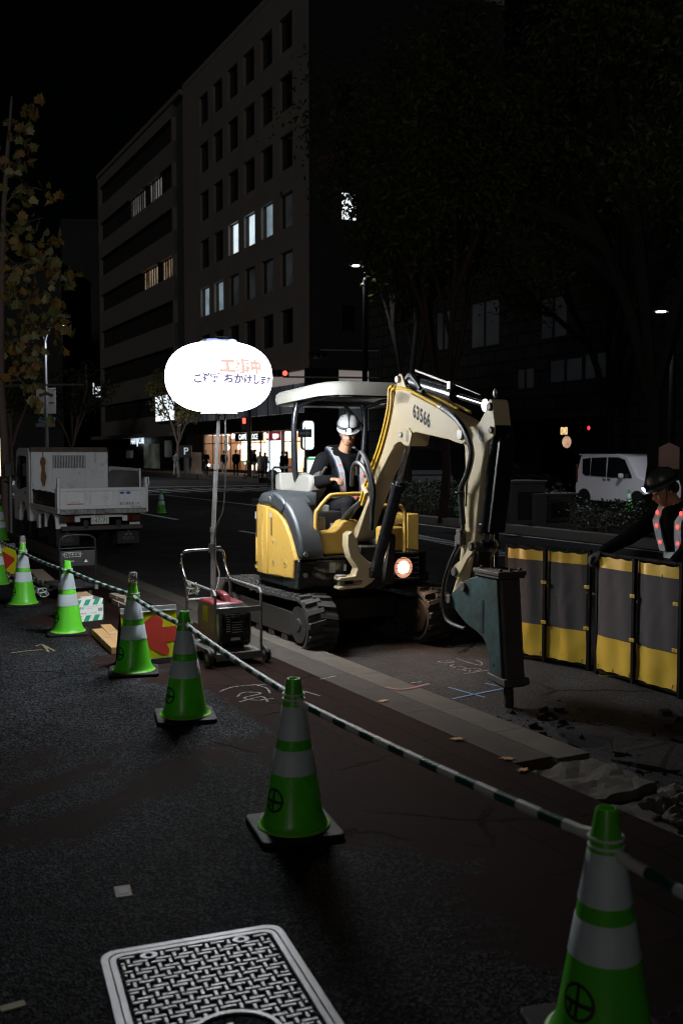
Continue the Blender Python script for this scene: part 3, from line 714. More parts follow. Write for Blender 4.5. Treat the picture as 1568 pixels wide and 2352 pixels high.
b.text('HAIR', .85, tfn(-1.4, 0)); b.text('V', 1.7, tfn(.1, -.05)); b.text('CUBE', .85, tfn(1.6, .05)); b.build('sign_lettering', M['signwhite'], B1, smooth=False)
M['tail'] = emit('tail_light_reflection', (1, .05, .03), 1.2)
# shop and street signs as things of their own
def facade_sign(name, label, cat, px0, px1, py0, py1, off, m, depth=.25, parts=None):
    a, z1 = bf(px0, py0, off); c, z0 = bf(px1, py1, off); am = (a + c) / 2
    p = BP + UB * am - VB * off; o = thing(name, label, cat, V(p.x, p.y, z0), RZ_B); L_ = abs(a - c) / 2; h_ = z1 - z0
    b = MB(); b.bx(-L_ - .04, L_ + .04, -depth, -.01, -.04, h_ + .04); b.build('case', M['polegrey'], o, smooth=False)
    b = MB(); b.poly([V(-L_, 0, 0), V(L_, 0, 0), V(L_, 0, h_), V(-L_, 0, h_)]); b.build('face', m, o, smooth=False); return o, L_, h_
M['litwhite'] = emit('lit_sign_face', (.85, .96, 1), 1.6)
M['litred'] = emit('lit_red_face', (.38, .02, .03), .45); M['litgreen'] = emit('lit_green_face', (.06, .55, .16), .8); M['litink'] = emit('lit_ink', (.05, .12, .12), .3, (.02, .05, .05)); M['litblue'] = emit('lit_blue_ink', (.02, .35, .6), .6)
facade_sign('billboard', 'blank glowing white billboard on the ribbon building, left of the balloon light', 'billboard', 400, 358, 904, 968, .5, M['litwhite'])
o, L_, h_ = facade_sign('shop_sign', 'bright lettered shop sign above the cafe window', 'shop sign', 602, 540, 994, 1013, .25, M['black'], .1)
b = MB(); b.text('CAFFÈ VELOCE', h_ * 1.0, lambda x, y: V(-x * .62 * L_ / 1.6, .02, h_ / 2 + y)); b.build('lettering', emit('cafe_letters', (.9, .98, .95), 2.6), o, smooth=False)
def tower_sign(label, pxa, pxb, off):
    o, L_, h_ = facade_sign('tower_sign', label, 'shop sign', pxb, pxa, 991, 1083, off, M['litwhite'], .3)
    b = MB(); b.poly([V(-L_, .01, h_ * .78), V(L_, .01, h_ * .78), V(L_, .01, h_), V(-L_, .01, h_)]); b.build('red_panel', M['litred'], o, smooth=False)
    b = MB(); k = L_ * .5; zc2 = h_ * .89
    b.prism([(-k * .7, zc2 + h_ * .06), (k * .8, zc2 + h_ * .06), (k * .65, zc2 - h_ * .05), (k * .35, zc2 - h_ * .075), (-k * .3, zc2 - h_ * .075), (-k * .6, zc2 - h_ * .05)], .015, .02); b.tube([(-k * .7, .02, zc2 + h_ * .035), (-k * 1.15, .02, zc2 + h_ * .03), (-k * 1.1, .02, zc2 - h_ * .025), (-k * .65, .02, zc2 - h_ * .03)], .05, 6, smooth=3); b.build('cup_mark', M['litwhite'], o, smooth=False)
    b = MB(); sz = h_ * .15
    b.text('VELOCE', sz, lambda x, y: V(y * 1.3, .012, h_ * .38 - x), space=1.15); b.build('lettering', M['litink'], o, smooth=False)
tower_sign('wide white lit tower sign with a red cup panel beside the cafe', 619, 645, .5)
tower_sign('narrow edge-on white tower sign just left of the wide one', 612, 617, .6)
def flank_sign(name, label, pxa, pxb, pya, pyb, off, m):
    a, z1 = br(pxa, pya, off); c, z0 = br(pxb, pyb, off); p = BP - UB * off + VB * (-(a + c) / 2); o = thing(name, label, 'shop sign', V(p.x, p.y, z0), RZ_B); L_ = abs(c - a) / 2; h_ = z1 - z0
    b = MB(); b.prism(rrect(-L_, L_, 0, h_, .25), .01, .3, 'x'); b.build('case', M['polegrey'], o, smooth=False)
    b = MB(); b.prism(rrect(-L_ + .05, L_ - .05, .05, h_ - .05, .22), -.02, .009, 'x'); b.build('face', m, o, smooth=False); return o, L_, h_
o, L_, h_ = flank_sign('lit_box_sign', 'upper glowing white box sign with rounded corners behind the left canopy post', 694, 722, 965, 1034, 1.5, M['litwhite'])
b = MB(); b.text('×', 1.0, lambda x, y: V(-.03, -x, h_ * .55 + y)); b.build('blue_mark', M['litblue'], o, smooth=False)
o, L_, h_ = flank_sign('lit_box_sign', 'lower glowing white box sign with a green foot behind the operator', 704, 737, 1048, 1101, 1.5, M['litwhite'])
b = MB(); b.bx(-.035, -.025, -L_ + .05, L_ - .05, .1, h_ * .22); b.bx(-.035, -.025, -L_ + .05, L_ - .05, h_ - .25, h_ - .1); b.build('green_band', M['litgreen'], o, smooth=False)
# one-way sign, parking sign, round sign seen from behind
q = at(700, 1092, 60); ow = thing('one_way_sign', 'small blue one-way sign with a white arrow on a thin post', 'road sign', V(q.x, q.y, 0), 0)
zz_ = at(700, 995, 60).z; b = MB(); b.cyl((0, .05, 0), (0, .05, zz_ + .4), .035, n=8); b.build('post', M['polegrey'], ow)
M['signlit'] = emit('retro_glow_blue', (.05, .30, .55), .35); M['retroglow_white'] = emit('retro_glow_white', (.75, .85, .9), .45)  # light thrown back by signs, painted in as glow
b = MB(); b.bx(-.42, .42, -.02, .02, zz_ - .25, zz_ + .25); b.build('panel', M['signblue'], ow, bevel=.02)
b = MB(); b.prism([(-.33, zz_ - .06), (.08, zz_ - .06), (.08, zz_ - .16), (.34, zz_), (.08, zz_ + .16), (.08, zz_ + .06), (-.33, zz_ + .06)], -.028, -.0215); b.build('arrow', M['plate'], ow)
q = at(425, 1090, 74); pk = thing('parking_sign', 'dark square parking sign with a white letter P', 'parking sign', V(q.x, q.y, .1), 0)
zz_ = at(425, 1037, 74).z - .1; b = MB(); b.bx(-.5, .5, -.05, .05, zz_ - .45, zz_ + .45); b.build('panel', M['black'], pk, bevel=.01)
b = MB(); b.text('P', .75, lambda x, y: V(x + .1, -.06, zz_ + y)); b.build('letter', M['retroglow_white'], pk, smooth=False)
b = MB(); b.bx(-.06, .06, -.03, .03, 0, zz_ - .45); b.build('post', M['darkpole'], pk)
q = at(443, 1092, 76); ub = thing('utility_box', 'pale grey utility cabinet beside the parking sign', 'utility cabinet', V(q.x, q.y, .1), RZ_B)
b = MB(); b.bx(-.9, .9, -.4, .4, 0, 1.75); b.build('cabinet', M['concrete'], ub, bevel=.03); b = MB(); b.bx(-.85, -.02, .4, .42, .1, 1.65); b.bx(.02, .85, .4, .42, .1, 1.65); b.build('door', M['concrete'], ub, bevel=.01)
q = at(626, 1110, 52); rs = thing('round_sign', 'round road sign on a short post seen from behind', 'road sign', V(q.x, q.y, ROADZ), 0)
zz_ = at(626, 1091, 52).z - ROADZ; b = MB(); b.cyl((0, 0, 0), (0, 0, zz_ + .2), .035, n=8); b.build('post', M['polegrey'], rs); b = MB(); b.cyl((0, -.03, zz_), (0, -.045, zz_), .30, n=24); b.build('disc', M['polegrey'], rs)
# stone building on the near right side
SP = st(23, 30.0); RZ_S = RZ_U
SB = thing('stone_building', 'dark old building of rough stone blocks behind the street trees', 'building', V(SP.x, SP.y, 0), RZ_S)
m_, nt, bb_, N, L = _nt('stone_blocks'); tc = N.new('ShaderNodeTexCoord'); mp = N.new('ShaderNodeMapping'); mp.inputs['Rotation'].default_value = (R(90), 0, 0); L.new(tc.outputs['Object'], mp.inputs[0])
bk = N.new('ShaderNodeTexBrick'); bk.inputs['Scale'].default_value = 1; bk.inputs['Brick Width'].default_value = 1.15; bk.inputs['Row Height'].default_value = .62; bk.inputs['Mortar Size'].default_value = .05; bk.inputs['Mortar Smooth'].default_value = .4
bk.inputs['Color1'].default_value = (.075, .068, .066, 1); bk.inputs['Color2'].default_value = (.05, .046, .044, 1); bk.inputs['Mortar'].default_value = (.02, .018, .018, 1); L.new(mp.outputs[0], bk.inputs['Vector'])
L.new(bk.outputs['Color'], bb_.inputs['Base Color']); bp = N.new('ShaderNodeBump'); bp.inputs['Distance'].default_value = .08; bp.invert = True; L.new(bk.outputs['Fac'], bp.inputs['Height']); L.new(bp.outputs[0], bb_.inputs['Normal']); bb_.inputs['Roughness'].default_value = .9
M['stone'] = m_
def sf(px, py):
    q = onp(px, py, st(0, 30.0), W_); return (q - SP).dot(U), q.z
SLn = sf(846, 1000)[0]
wins = [(1085, 1145, 700, 790), (1245, 1300, 690, 770), (1005, 1035, 720, 800)]
low = [(1265, 1335, 830, 872), (1345, 1395, 815, 866), (1190, 1225, 850, 890)]
b = MB(); dc, dz1 = sf(1160, 965); da, _ = sf(1392, 990)
b.bx(0, SLn, -.5, 0, dz1, 16); b.bx(0, da, -.5, 0, 0, dz1); b.bx(dc, SLn, -.5, 0, 0, dz1); b.bx(0, SLn, -12, -3.5, 0, 15.9); b.build('wall', M['stone'], SB, smooth=False)
b = MB(); b.bx(da, dc, -3.4, -2.2, 0, dz1); b.build('recess', M['black'], SB, smooth=False)
for (xa, xb, ya, yb) in wins + low:
    c, z1 = sf(xa, ya); a, z0 = sf(xb, yb); b = MB(); b.bx(a - .1, c + .1, -.02, .05, z0 - .12, z0); b.bx(a - .1, c + .1, -.02, .05, z1, z1 + .12); b.bx((a + c) / 2 - .06, (a + c) / 2 + .06, .01, .06, z0, z1); w_ = b.build('window', M['bframe'], SB, smooth=False)
    b = MB(); b.poly([V(a, .012, z0), V(c, .012, z0), V(c, .012, z1), V(a, .012, z1)]); b.build('pane', M['pane_dim2'] if 'pane_dim2' in M else M.setdefault('pane_dim2', emit_var('blind_pane', (.20, .23, .26), (.34, .37, .4), .005, .4)), w_, smooth=False)
a, z1 = sf(1304, 981); c, z0 = sf(1322, 999); q = st(0, 30.0)
cs_ = thing('hanging_shop_sign', 'small warm lit shop sign hanging at the stone building entrance', 'shop sign', st(23 + (a + c) / 2, 29.6, z0), RZ_S)
b = MB(); b.bx(-.24, .24, -.06, .06, 0, z1 - z0); b.build('case', M['bframe'], cs_, bevel=.01); M['amberface'] = emit('amber_sign', (1, .70, .32), 1.1)
b = MB(); b.bx(-.22, .22, .061, .07, .02, z1 - z0 - .02); b.build('face', M['amberface'], cs_, smooth=False); b = MB(); b.text('心', .4, lambda x, y: V(-x, .075, (z1 - z0) / 2 + y)); b.build('character', M['inkb'], cs_, smooth=False)
a, z1 = sf(1305, 1011); c, z0 = sf(1320, 1028); ln = thing('paper_lantern', 'warm glowing lantern under the small shop sign', 'lantern', st(23 + (a + c) / 2, 29.7, z0), RZ_S)
M['lantern'] = emit_var('lantern_paper', (.6, .32, .2), (1, .7, .5), .7, 3); b = MB(); b.ell((0, 0, .25), (.2, .2, .27), 12, 8); b.build('paper', M['lantern'], ln); b = MB(); b.cyl((0, 0, .5), (0, 0, .8), .02); b.build('cord', M['black'], ln)
q = at(1351, 983, 42); rl = thing('red_alarm_lamp', 'tiny red lamp glowing at the stone building entrance', 'lamp', q, 0); b = MB(); b.ell((0, 0, 0), (.06, .06, .09), 8, 6); b.build('bulb', emit('red_bulb', (1, .05, .06), 1.5), rl); b = MB(); b.cyl((0, 0, .08), (0, 0, .3), .02); b.build('mount', M['black'], rl)
# dark buildings down the street on the left
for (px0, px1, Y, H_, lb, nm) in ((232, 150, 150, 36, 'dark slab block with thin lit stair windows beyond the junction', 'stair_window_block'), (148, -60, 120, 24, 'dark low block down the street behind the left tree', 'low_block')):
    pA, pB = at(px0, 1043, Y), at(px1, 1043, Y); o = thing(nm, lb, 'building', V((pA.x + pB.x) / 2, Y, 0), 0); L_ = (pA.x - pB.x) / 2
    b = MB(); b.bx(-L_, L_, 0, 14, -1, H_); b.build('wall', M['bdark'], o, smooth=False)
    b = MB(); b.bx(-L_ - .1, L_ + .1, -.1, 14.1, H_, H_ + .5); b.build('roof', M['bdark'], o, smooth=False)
    if Y == 150:
        for (xa, xb, ya, yb) in ((177, 190, 890, 917), (214, 217, 880, 905), (220, 232, 888, 912), (166, 168, 705, 730), (177, 179, 690, 712)):
            pa2, pb2 = at(xa, ya, Y), at(xb, yb, Y); b = MB(); b.bx(pa2.x - o.location.x, pb2.x - o.location.x, -.08, -.05, pb2.z, pa2.z); b.build('lit_window', M['slit'] if ya > 800 else M['pane_soft'], o, smooth=False)
q = at(-6, 1065, 45); vs_ = thing('lit_kiosk_panel', 'yellowish glowing panel cut off by the left edge of the picture', 'lit panel', V(q.x, q.y, ROADZ), R(20)); b = MB(); b.bx(-.5, .30, -.2, .2, 0, 2.6); b.build('case', M['darkpole'], vs_); b = MB(); b.bx(-.45, .27, -.23, -.201, .8, 2.5); b.build('face', emit('kiosk_face', (1, .95, .6), 1.6), vs_, smooth=False)
# ---------------------------------------------------------------- trees
M['leafdark'] = mat('dark_leaf', (.045, .052, .016), .55, spec=.15, trans=.3, var=.45, scale=1.2, dirt=(.09, .065, .02), dirt_amt=.38, dscale=1.2)
M['leafautumn'] = mat('autumn_leaf', (.22, .25, .085), .55, trans=.35, var=.3, scale=3, dirt=(.34, .17, .04), dirt_amt=.45, dscale=3.5)
M['leafautumn2'] = mat('autumn_leaf_brown', (.40, .23, .06), .55, trans=.35, var=.3, scale=3, dirt=(.22, .10, .04), dirt_amt=.4, dscale=4)
M['leafpale'] = mat('autumn_leaf_pale', (.46, .43, .22), .55, trans=.35, var=.2, scale=3)
def limb_tree(b, base, top, r0, rnd, n, spread, levels=2):
    """tapered trunk and forking limbs; returns the twig ends"""
    ends = []
    def grow(p, d, L, r, lv):
        pts = [p]; q = p; dd = d.copy()
        for i in range(5): dd = (dd + V(rnd.uniform(-.13, .13), rnd.uniform(-.13, .13), rnd.uniform(-.03, .09))).normalized(); q = q + dd * L / 5; pts.append(q)
        b.tube(pts, [r * (1 - .1 * i) for i in range(6)], 7)
        if lv == 0: ends.extend(pts[2:]); return
        for k in range(n):
            a = 2 * math.pi * (k + rnd.random() * .7) / n; x, y = MB.frame(dd); t = .35 + .65 * (k + 1) / n
            s_ = pts[min(5, max(2, round(t * 5)))]; grow(s_, (dd + (x * math.cos(a) + y * math.sin(a)) * spread * rnd.uniform(.7, 1.25)).normalized(), L * rnd.uniform(.55, .75), r * .52, lv - 1)
    d = (top - base); m = base + d * .5 + V(rnd.uniform(-.1, .1), rnd.uniform(-.1, .1), 0)
    b.tube([base, base + V(0, 0, .15), m, top], [r0 * 1.25, r0, r0 * .85, r0 * .75], 12)
    for k in range(n + 1):
        a = 2 * math.pi * (k + rnd.random() * .5) / (n + 1); grow(top - V(0, 0, rnd.uniform(0, .35)), V(math.cos(a) * spread, math.sin(a) * spread, 1).normalized(), d.length * .55, r0 * .55, levels - 1)
    return ends
def leaf_cloud(b, centres, count, rad, size, rnd, droop=.5, ratio=.42):
    for _ in range(count):
        c = rnd.choice(centres); p = c + V(rnd.gauss(0, rad), rnd.gauss(0, rad), rnd.gauss(0, rad * .75))
        a = rnd.uniform(0, 6.283); el = rnd.gauss(-droop, .5); d = V(math.cos(a) * math.cos(el), math.sin(a) * math.cos(el), math.sin(el)); x = d.cross(V(rnd.gauss(0, 1), rnd.gauss(0, 1), rnd.gauss(0, 1))).normalized(); s_ = size * rnd.uniform(.7, 1.35); w_ = s_ * ratio
        b.poly([p, p + d * s_ * .5 + x * w_ / 2, p + d * s_, p + d * s_ * .5 - x * w_ / 2])
def street_tree(name, label, base, H_, trunk_h, crown, count, seed, bark, leaf, size=.17, r0=.16, group=None, lv=3):
    rnd = random.Random(seed); o = thing(name, label, 'tree', base, 0, group)
    b = MB(); ends = limb_tree(b, V(0, 0, -.1), V(rnd.uniform(-.15, .15), rnd.uniform(-.15, .15), trunk_h), r0, rnd, 3, .62, lv)
    # stretch the limbs into the tree's real outline
    zmax = max(e.z for e in ends); rmax = max(V(e.x, e.y, 0).length for e in ends)
    kz = (H_ - trunk_h) / max(zmax - trunk_h, .1); kr = crown / max(rmax, .1)
    def sq(p): return V(p.x * (1 + (kr - 1) * min(1, max(0, (p.z - trunk_h) / 1.5))), p.y * (1 + (kr - 1) * min(1, max(0, (p.z - trunk_h) / 1.5))), p.z if p.z < trunk_h else trunk_h + (p.z - trunk_h) * kz)
    for v_ in b.bm.verts: v_.co = sq(v_.co)
    ends = [sq(e) for e in ends]; b.build('trunk', bark, o)
    b = MB(); leaf_cloud(b, ends, count, crown * .10, size, rnd); b.build('crown', leaf, o, smooth=False); return o
TGp = 'street trees on the median'
p = st(20.6, 14.9, .08); q = at(1018, 1140, 24.5)
street_tree('street_tree', 'tall dark street tree with a slim reddish trunk seen through the excavator boom', V(at(1018, 1140, 25).x, 25, .08), 12.5, 2.6, 4.3, 20000, 11, M['barkred'], M['leafdark'], .15, .13, TGp)
street_tree('street_tree', 'big street tree with a thick dark trunk in front of the white minivan', V(at(1487, 1100, 21.5).x, 21.5, .08), 13.5, 2.9, 5.2, 27000, 23, M['barkdark'], M['leafdark'], .14, .20, TGp)
street_tree('street_tree', 'dark street tree behind the others, filling the gap between both trunks', V(at(1405, 1100, 37).x, 37, .1), 15, 3.2, 5.0, 14000, 31, M['barkdark'], M['leafdark'], .17, .18, TGp)
street_tree('street_tree', 'dark street tree beside the corner of the office block, right of the lit window', V(at(934, 1100, 33).x, 33, .08), 11.5, 3.0, 3.0, 12000, 37, M['barkdark'], M['leafdark'], .14, .14, TGp)
street_tree('small_street_tree', 'small thin street tree on the far pavement behind the balloon light', V(at(411, 1092, 70).x, 70, .2), 7.2, 2.4, 2.5, 2000, 41, M['bark'], M['leafautumn'], .26, .10, None, 2)
for (px, Y, H_, sd, lb) in ((30, 85, 11, 51, 'dark tree down the street, left of the lamp post with banners'), (165, 95, 10, 53, 'dark tree down the street, right of the lamp post with banners')):
    street_tree('distant_tree', lb, V(at(px, 1080, Y).x, Y, .0), H_, 2.5, 4.5, 2200, sd, M['bark'], M['leafdark'], .4, .15, 'dark trees down the street', 2)
# the young plane tree at the left edge, with big lobed leaves
rnd = random.Random(77)
pb_ = gp(14, 1222); pt = V(at(10, 1100, pb_.y).x, pb_.y, 0)
lt = thing('plane_tree', 'young plane tree with big yellowing lobed leaves at the left edge', 'tree', V(pb_.x, pb_.y, 0), 0)
def rel(x, y, Y): return at(x, y, Y) - V(pb_.x, pb_.y, 0)
Y0 = pb_.y
b = MB(); tr_ = [rel(16, 1222, Y0) + V(0, 0, -.1), rel(15, 1150, Y0), rel(10, 1000, Y0), rel(3, 880, Y0), rel(4, 700, Y0), rel(8, 520, Y0), rel(14, 400, Y0), rel(22, 300, Y0), rel(28, 220, Y0)]
b.tube(tr_, [.115, .095, .085, .075, .065, .055, .045, .03, .016], 10, smooth=3)
def br_(x0, y0, x1, y1, x2, y2, dy, r=.016): b.tube([rel(x0, y0, Y0), rel(x1, y1, Y0 + dy * .5), rel(x2, y2, Y0 + dy)], [r, r * .6, r * .3], 6, smooth=4)
tw = [(6, 865, 45, 872, 100, 820, -.3), (45, 872, 75, 900, 95, 945, -.5), (5, 800, 30, 785, 60, 790, .5), (6, 700, 60, 690, 110, 670, -.6), (5, 690, 40, 660, 30, 620, .5), (6, 640, 70, 600, 130, 600, .4), (7, 560, 40, 520, 100, 500, -.4), (8, 560, 60, 560, 150, 560, .8), (9, 480, 50, 430, 110, 440, .3), (12, 420, 40, 370, 70, 330, -.3), (18, 330, 60, 290, 80, 250, .3), (14, 400, -20, 360, -50, 330, .4), (8, 600, -30, 570, -60, 540, .2), (100, 690, 130, 700, 145, 790, .2), (60, 690, 70, 740, 80, 800, .1), (30, 780, 80, 770, 150, 720, .6), (80, 600, 140, 640, 160, 650, .2), (50, 560, 100, 600, 120, 640, -.2)]
for t_ in tw: br_(*t_)
b.build('trunk', M['bark'], lt)
LOBE = [(0, 0), (.18, -.04), (.46, -.10), (.42, .10), (.60, .34), (.38, .42), (.27, .70), (.13, .66), (0, .95)]
LOBE = LOBE + [(-x, y) for x, y in LOBE[-2:0:-1]]
b = MB()
for t_ in tw:
    n_ = 22
    for k in range(n_):
        f = rnd.uniform(.15, 1.05); x = t_[0] * (1 - f) ** 2 + 2 * f * (1 - f) * t_[2] + f * f * t_[4]; y = t_[1] * (1 - f) ** 2 + 2 * f * (1 - f) * t_[3] + f * f * t_[5]
        p = rel(x + rnd.gauss(0, 13), y + rnd.gauss(6, 17), Y0 + t_[6] * f + rnd.gauss(0, .35)); s_ = rnd.uniform(.16, .27)
        rot = Matrix.Rotation(rnd.uniform(0, 6.28), 3, 'Z') @ Matrix.Rotation(R(rnd.gauss(105, 32)), 3, 'X') @ Matrix.Rotation(rnd.gauss(0, .5), 3, 'Y'); b.mi = rnd.choices((0, 1, 2), (5, 2.4, 2))[0]; fold = rnd.uniform(-.25, .35)
        vs = [p + rot @ V(X * s_, Yy * s_, -abs(X) * s_ * fold + (.10 * s_ * math.sin(3 * Yy))) for X, Yy in LOBE]
        h = len(LOBE) // 2
        b.poly(vs[:h + 1]); b.poly([vs[0]] + vs[h:])
b.build('crown', [M['leafautumn'], M['leafautumn2'], M['leafpale']], lt, smooth=False)
sp0 = thing('tree_stake', 'steel stake tied to the young plane tree', 'stake', V(at(27, 1222, Y0 - .25).x, Y0 - .25, 0), 0)
b = MB(); b.cyl((0, 0, -.1), (.0, 0, 1.25), .035, n=12); b.build('post', M['galv'], sp0); b = MB(); b.tube([(-.0 - .16, .1, 1.12), (0, -.04, 1.1), (.04, .02, 1.1), (-.1, .2, 1.12)], .012, 6, closed=True); b.build('tie', M['black'], sp0)
# hedges on the median
def hedge(label, t0, t1, w0, w1, h, count, seed):
    rnd = random.Random(seed); c = st((t0 + t1) / 2, (w0 + w1) / 2, .08); o = thing('hedge', label, 'hedge', c, RZ_U, 'dark hedges on the median'); L_ = (t1 - t0) / 2; W2 = (w1 - w0) / 2
    b = MB()
    for k in range(int(60 * L_)): x, y = rnd.uniform(-L_, L_), rnd.uniform(-W2, W2); q = V(x + rnd.gauss(0, .08), y + rnd.gauss(0, .08), h * rnd.uniform(.6, 1.0)); b.tube([V(x, y, -.05), (V(x, y, 0) + q) / 2 + V(rnd.gauss(0, .04), rnd.gauss(0, .04), 0), q], .007, 4)
    b.build('stems', M['bark'], o)
    b = MB(); bump = [rnd.uniform(.75, 1.15) for _ in range(40)]
    for k in range(count):
        x, y = rnd.uniform(-L_, L_), rnd.uniform(-W2 - .1, W2 + .1); hh = h * bump[int((x + L_) / (2 * L_) * 39)]; z = hh * (1 - rnd.random() ** 1.6 * .85)
        a = rnd.uniform(0, 6.28); d = V(math.cos(a), math.sin(a), rnd.gauss(.2, .6)).normalized(); xx = d.cross(V(rnd.gauss(0, 1), rnd.gauss(0, 1), rnd.gauss(0, 1))).normalized(); s_ = rnd.uniform(.07, .13); p = V(x, y, z)
        b.poly([p, p + d * s_ * .5 + xx * s_ * .22, p + d * s_, p + d * s_ * .5 - xx * s_ * .22])
    b.build('foliage', M['leafgreen'], o, smooth=False)
hedge('dark hedge on the median seen under the excavator boom', 18.8, 25.5, 14.3, 16.6, .75, 5200, 1)
hedge('dark straggly hedge in front of the white minivan', 11.5, 17.0, 14.4, 17.2, .58, 5200, 2)
hedge('low dark shrubs at the far end of the median behind the balloon mast', 27.5, 32.5, 14.3, 16.5, .7, 2500, 3)
# louvred vent boxes and posts on the median
M['ventgrey'] = mat('vent_grey', (.07, .07, .07), .8, var=.2)
def vent(label, px, py, Y, w_, h, rz):
    q = at(px, py, Y); o = thing('vent_box', label, 'vent box', V(q.x, q.y, .08), rz, 'grey louvred vent boxes on the median'); b = MB(); b.bx(-w_ / 2, w_ / 2, -.4, .4, 0, h); b.bx(-w_ / 2 - .04, w_ / 2 + .04, -.44, .44, h, h + .07); b.build('housing', M['ventgrey'], o, bevel=.015)
    b = MB()
    for k in range(8): z = .15 + k * (h - .3) / 8; b.box((-.0, -.41, z), (w_ * .62, .05, .07), Matrix.Rotation(R(35), 3, 'X'))
    b.build('louvres', M['darkpole'], o, smooth=False)
vent('grey louvred vent box behind the breaker arm', 1187, 1175, 23.5, 1.0, .95, RZ_U - R(90)); vent('lower louvred vent box left of the straggly hedge', 1262, 1170, 24.5, .95, .62, RZ_U - R(90))
q = at(1237, 1200, 22.3); o = thing('marker_post', 'pale flat marker post beside the vent boxes', 'post', V(q.x, q.y, .08), RZ_U - R(90)); b = MB(); b.bx(-.17, .17, -.05, .05, 0, .75); b.build('post', M['ventgrey'], o, bevel=.01)
q = at(1535, 1050, 16.5); o = thing('house_shaped_sign', 'pale reddish house-shaped notice board on a post at the right edge', 'notice board', V(q.x, q.y, ROADZ), 0); z = q.z - ROADZ
b = MB(); b.prism([(-.17, z - .2), (.17, z - .2), (.17, z + .16), (0, z + .24), (-.17, z + .16)], -.02, .02); b.build('board', mat('pinkish_board', (.34, .2, .17), .7, var=.15), o, bevel=.006); b = MB(); b.cyl((0, .04, 0), (0, .04, z), .03, n=8); b.build('post', M['darkpole'], o)
# ---------------------------------------------------------------- street lamps and signals
M['lampwhite'] = emit('street_led', (.82, .90, 1.0), 45)
def lamp_light(par, loc, e, size=.2, spot=True):
    l = bpy.data.lights.new('street_light', 'SPOT'); l.energy = e; l.color = (.85, .92, 1); l.spot_size = R(150); l.spot_blend = .6; l.shadow_soft_size = size; o = bpy.data.objects.new('street_light', l); COL.objects.link(o); o.parent = par; o.location = loc; return o
def street_lamp(label, px, py, Y, arms, energy, head_px=None, banners=False):
    q = at(px, py, Y); o = thing('street_lamp', label, 'street lamp', V(q.x, q.y, ROADZ), 0); z = q.z - ROADZ
    b = MB(); b.tube([(0, 0, 0), (0, 0, z * .5), (0, 0, z - .4)], [.11, .09, .07], 10); b.build('post', M['blackest' if px > 500 else 'polegrey'], o)
    for (dx, dz, on_) in arms:
        b = MB(); b.tube([(0, 0, z - .45), (dx * .08, 0, z - .1), (dx * .35, 0, z + dz * .7), (dx, 0, z + dz)], .035, 7, smooth=4); a_ = b.build('arm', M['polegrey'], o)
        b = MB(); b.box((dx * 1.15, 0, z + dz + .02), (.44, .22, .09)); b.build('lamp_head', M['darkpole'], a_, bevel=.03)
        if on_:
            b = MB(); b.box((dx * 1.17, -.02, z + dz - .035), (.22, .13, .03)); b.box((dx * 1.17, -.09, z + dz - .01), (.18, .02, .04)); b.build('lamp_glass', M['lampwhite'], a_, smooth=False)
            lamp_light(o, (dx * 1.17, 0, z + dz - .12), energy)
    return o, z
o, z = street_lamp('double-armed street lamp with banners beyond the dump truck, its right lamp lit', 104, 772, 62, ((-1.0, .75, False), (1.0, .72, True)), 3200)
for s_, nm in ((-1, 'banner'), (1, 'banner')):
    za, zb3 = at(104, 893, 62).z - ROADZ, at(104, 950, 62).z - ROADZ; b = MB(); b.bx(s_ * .08, s_ * .60, -.01, .01, zb3, za); bn = b.build(nm, M['whitep'], o); b = MB(); b.cyl((0, 0, za + .03), (s_ * .62, 0, za + .03), .015, n=6); b.build('rod', M['polegrey'], bn)
    b = MB(); b.bx(s_ * .34 - .09, s_ * .34 + .09, -.014, -.011, za - .5, za - .3); b.bx(s_ * .34 - .16, s_ * .34 + .16, -.014, -.011, za - .9, za - .82); b.build('print', M['inkb'], bn)
b = MB(); zn = at(108, 965, 62).z - ROADZ; b.prism([(-.5, zn), (-.42, zn + .17), (.52, zn + .17), (.6, zn), (.52, zn - .17), (-.42, zn - .17)], -.10, -.07); b.build('name_board', M['signblue'], o); b = MB(); b.bx(-.65, .5, .0, .04, zn - .42, zn - .2); b.build('lower_board', M['polegrey'], o)
o, z = street_lamp('street lamp glowing through the leaves beside the corner of the office block', 838, 612, 31, ((-.25, .05, True),), 420)
o, z = street_lamp('street lamp glowing among the branches at the right edge', 1546, 722, 27, ((-.3, .1, True),), 620)
def signal(label, px, Y, heads, arms):
    q = at(px, 1100, Y); o = thing('traffic_signal', label, 'traffic signal', V(q.x, q.y, ROADZ), 0); top = max(at(px, a[1], Y).z for a in arms) - ROADZ
    b = MB(); b.cyl((0, 0, 0), (0, 0, top + .3), .10, .07, 10); b.build('pole', M['darkpole'], o)
    for (x, y) in arms: w_ = at(x, y, Y); b = MB(); b.tube([(0, 0, w_.z - ROADZ), (w_.x - q.x, 0, w_.z - ROADZ + .05)], .045, 7); b.build('arm', M['polegrey'], o)
    for (x, y, L_, on_) in heads:
        w_ = at(x, y, Y) - V(q.x, q.y, ROADZ); b = MB(); b.box((w_.x, -.08, w_.z), (L_, .2, .34)); h_ = b.build('signal_head', M['black'], o, bevel=.06)
        for k in (-1, 0, 1):
            lx = w_.x + k * L_ * .3; b = MB(); b.cyl((lx, -.20, w_.z), (lx, -.185, w_.z), .125, n=16); lit_ = on_ and k == 1; b.build('lens', M.setdefault('redon', emit('red_signal', (1, .10, .07), 2.4)) if lit_ else M['carglass'], h_)
            b = MB(); b.tube([(lx - .14, -.25, w_.z + .02), (lx - .08, -.3, w_.z + .12), (lx, -.32, w_.z + .15), (lx + .08, -.3, w_.z + .12), (lx + .14, -.25, w_.z + .02)], .018, 5); b.build('visor', M['black'], h_)
    return o
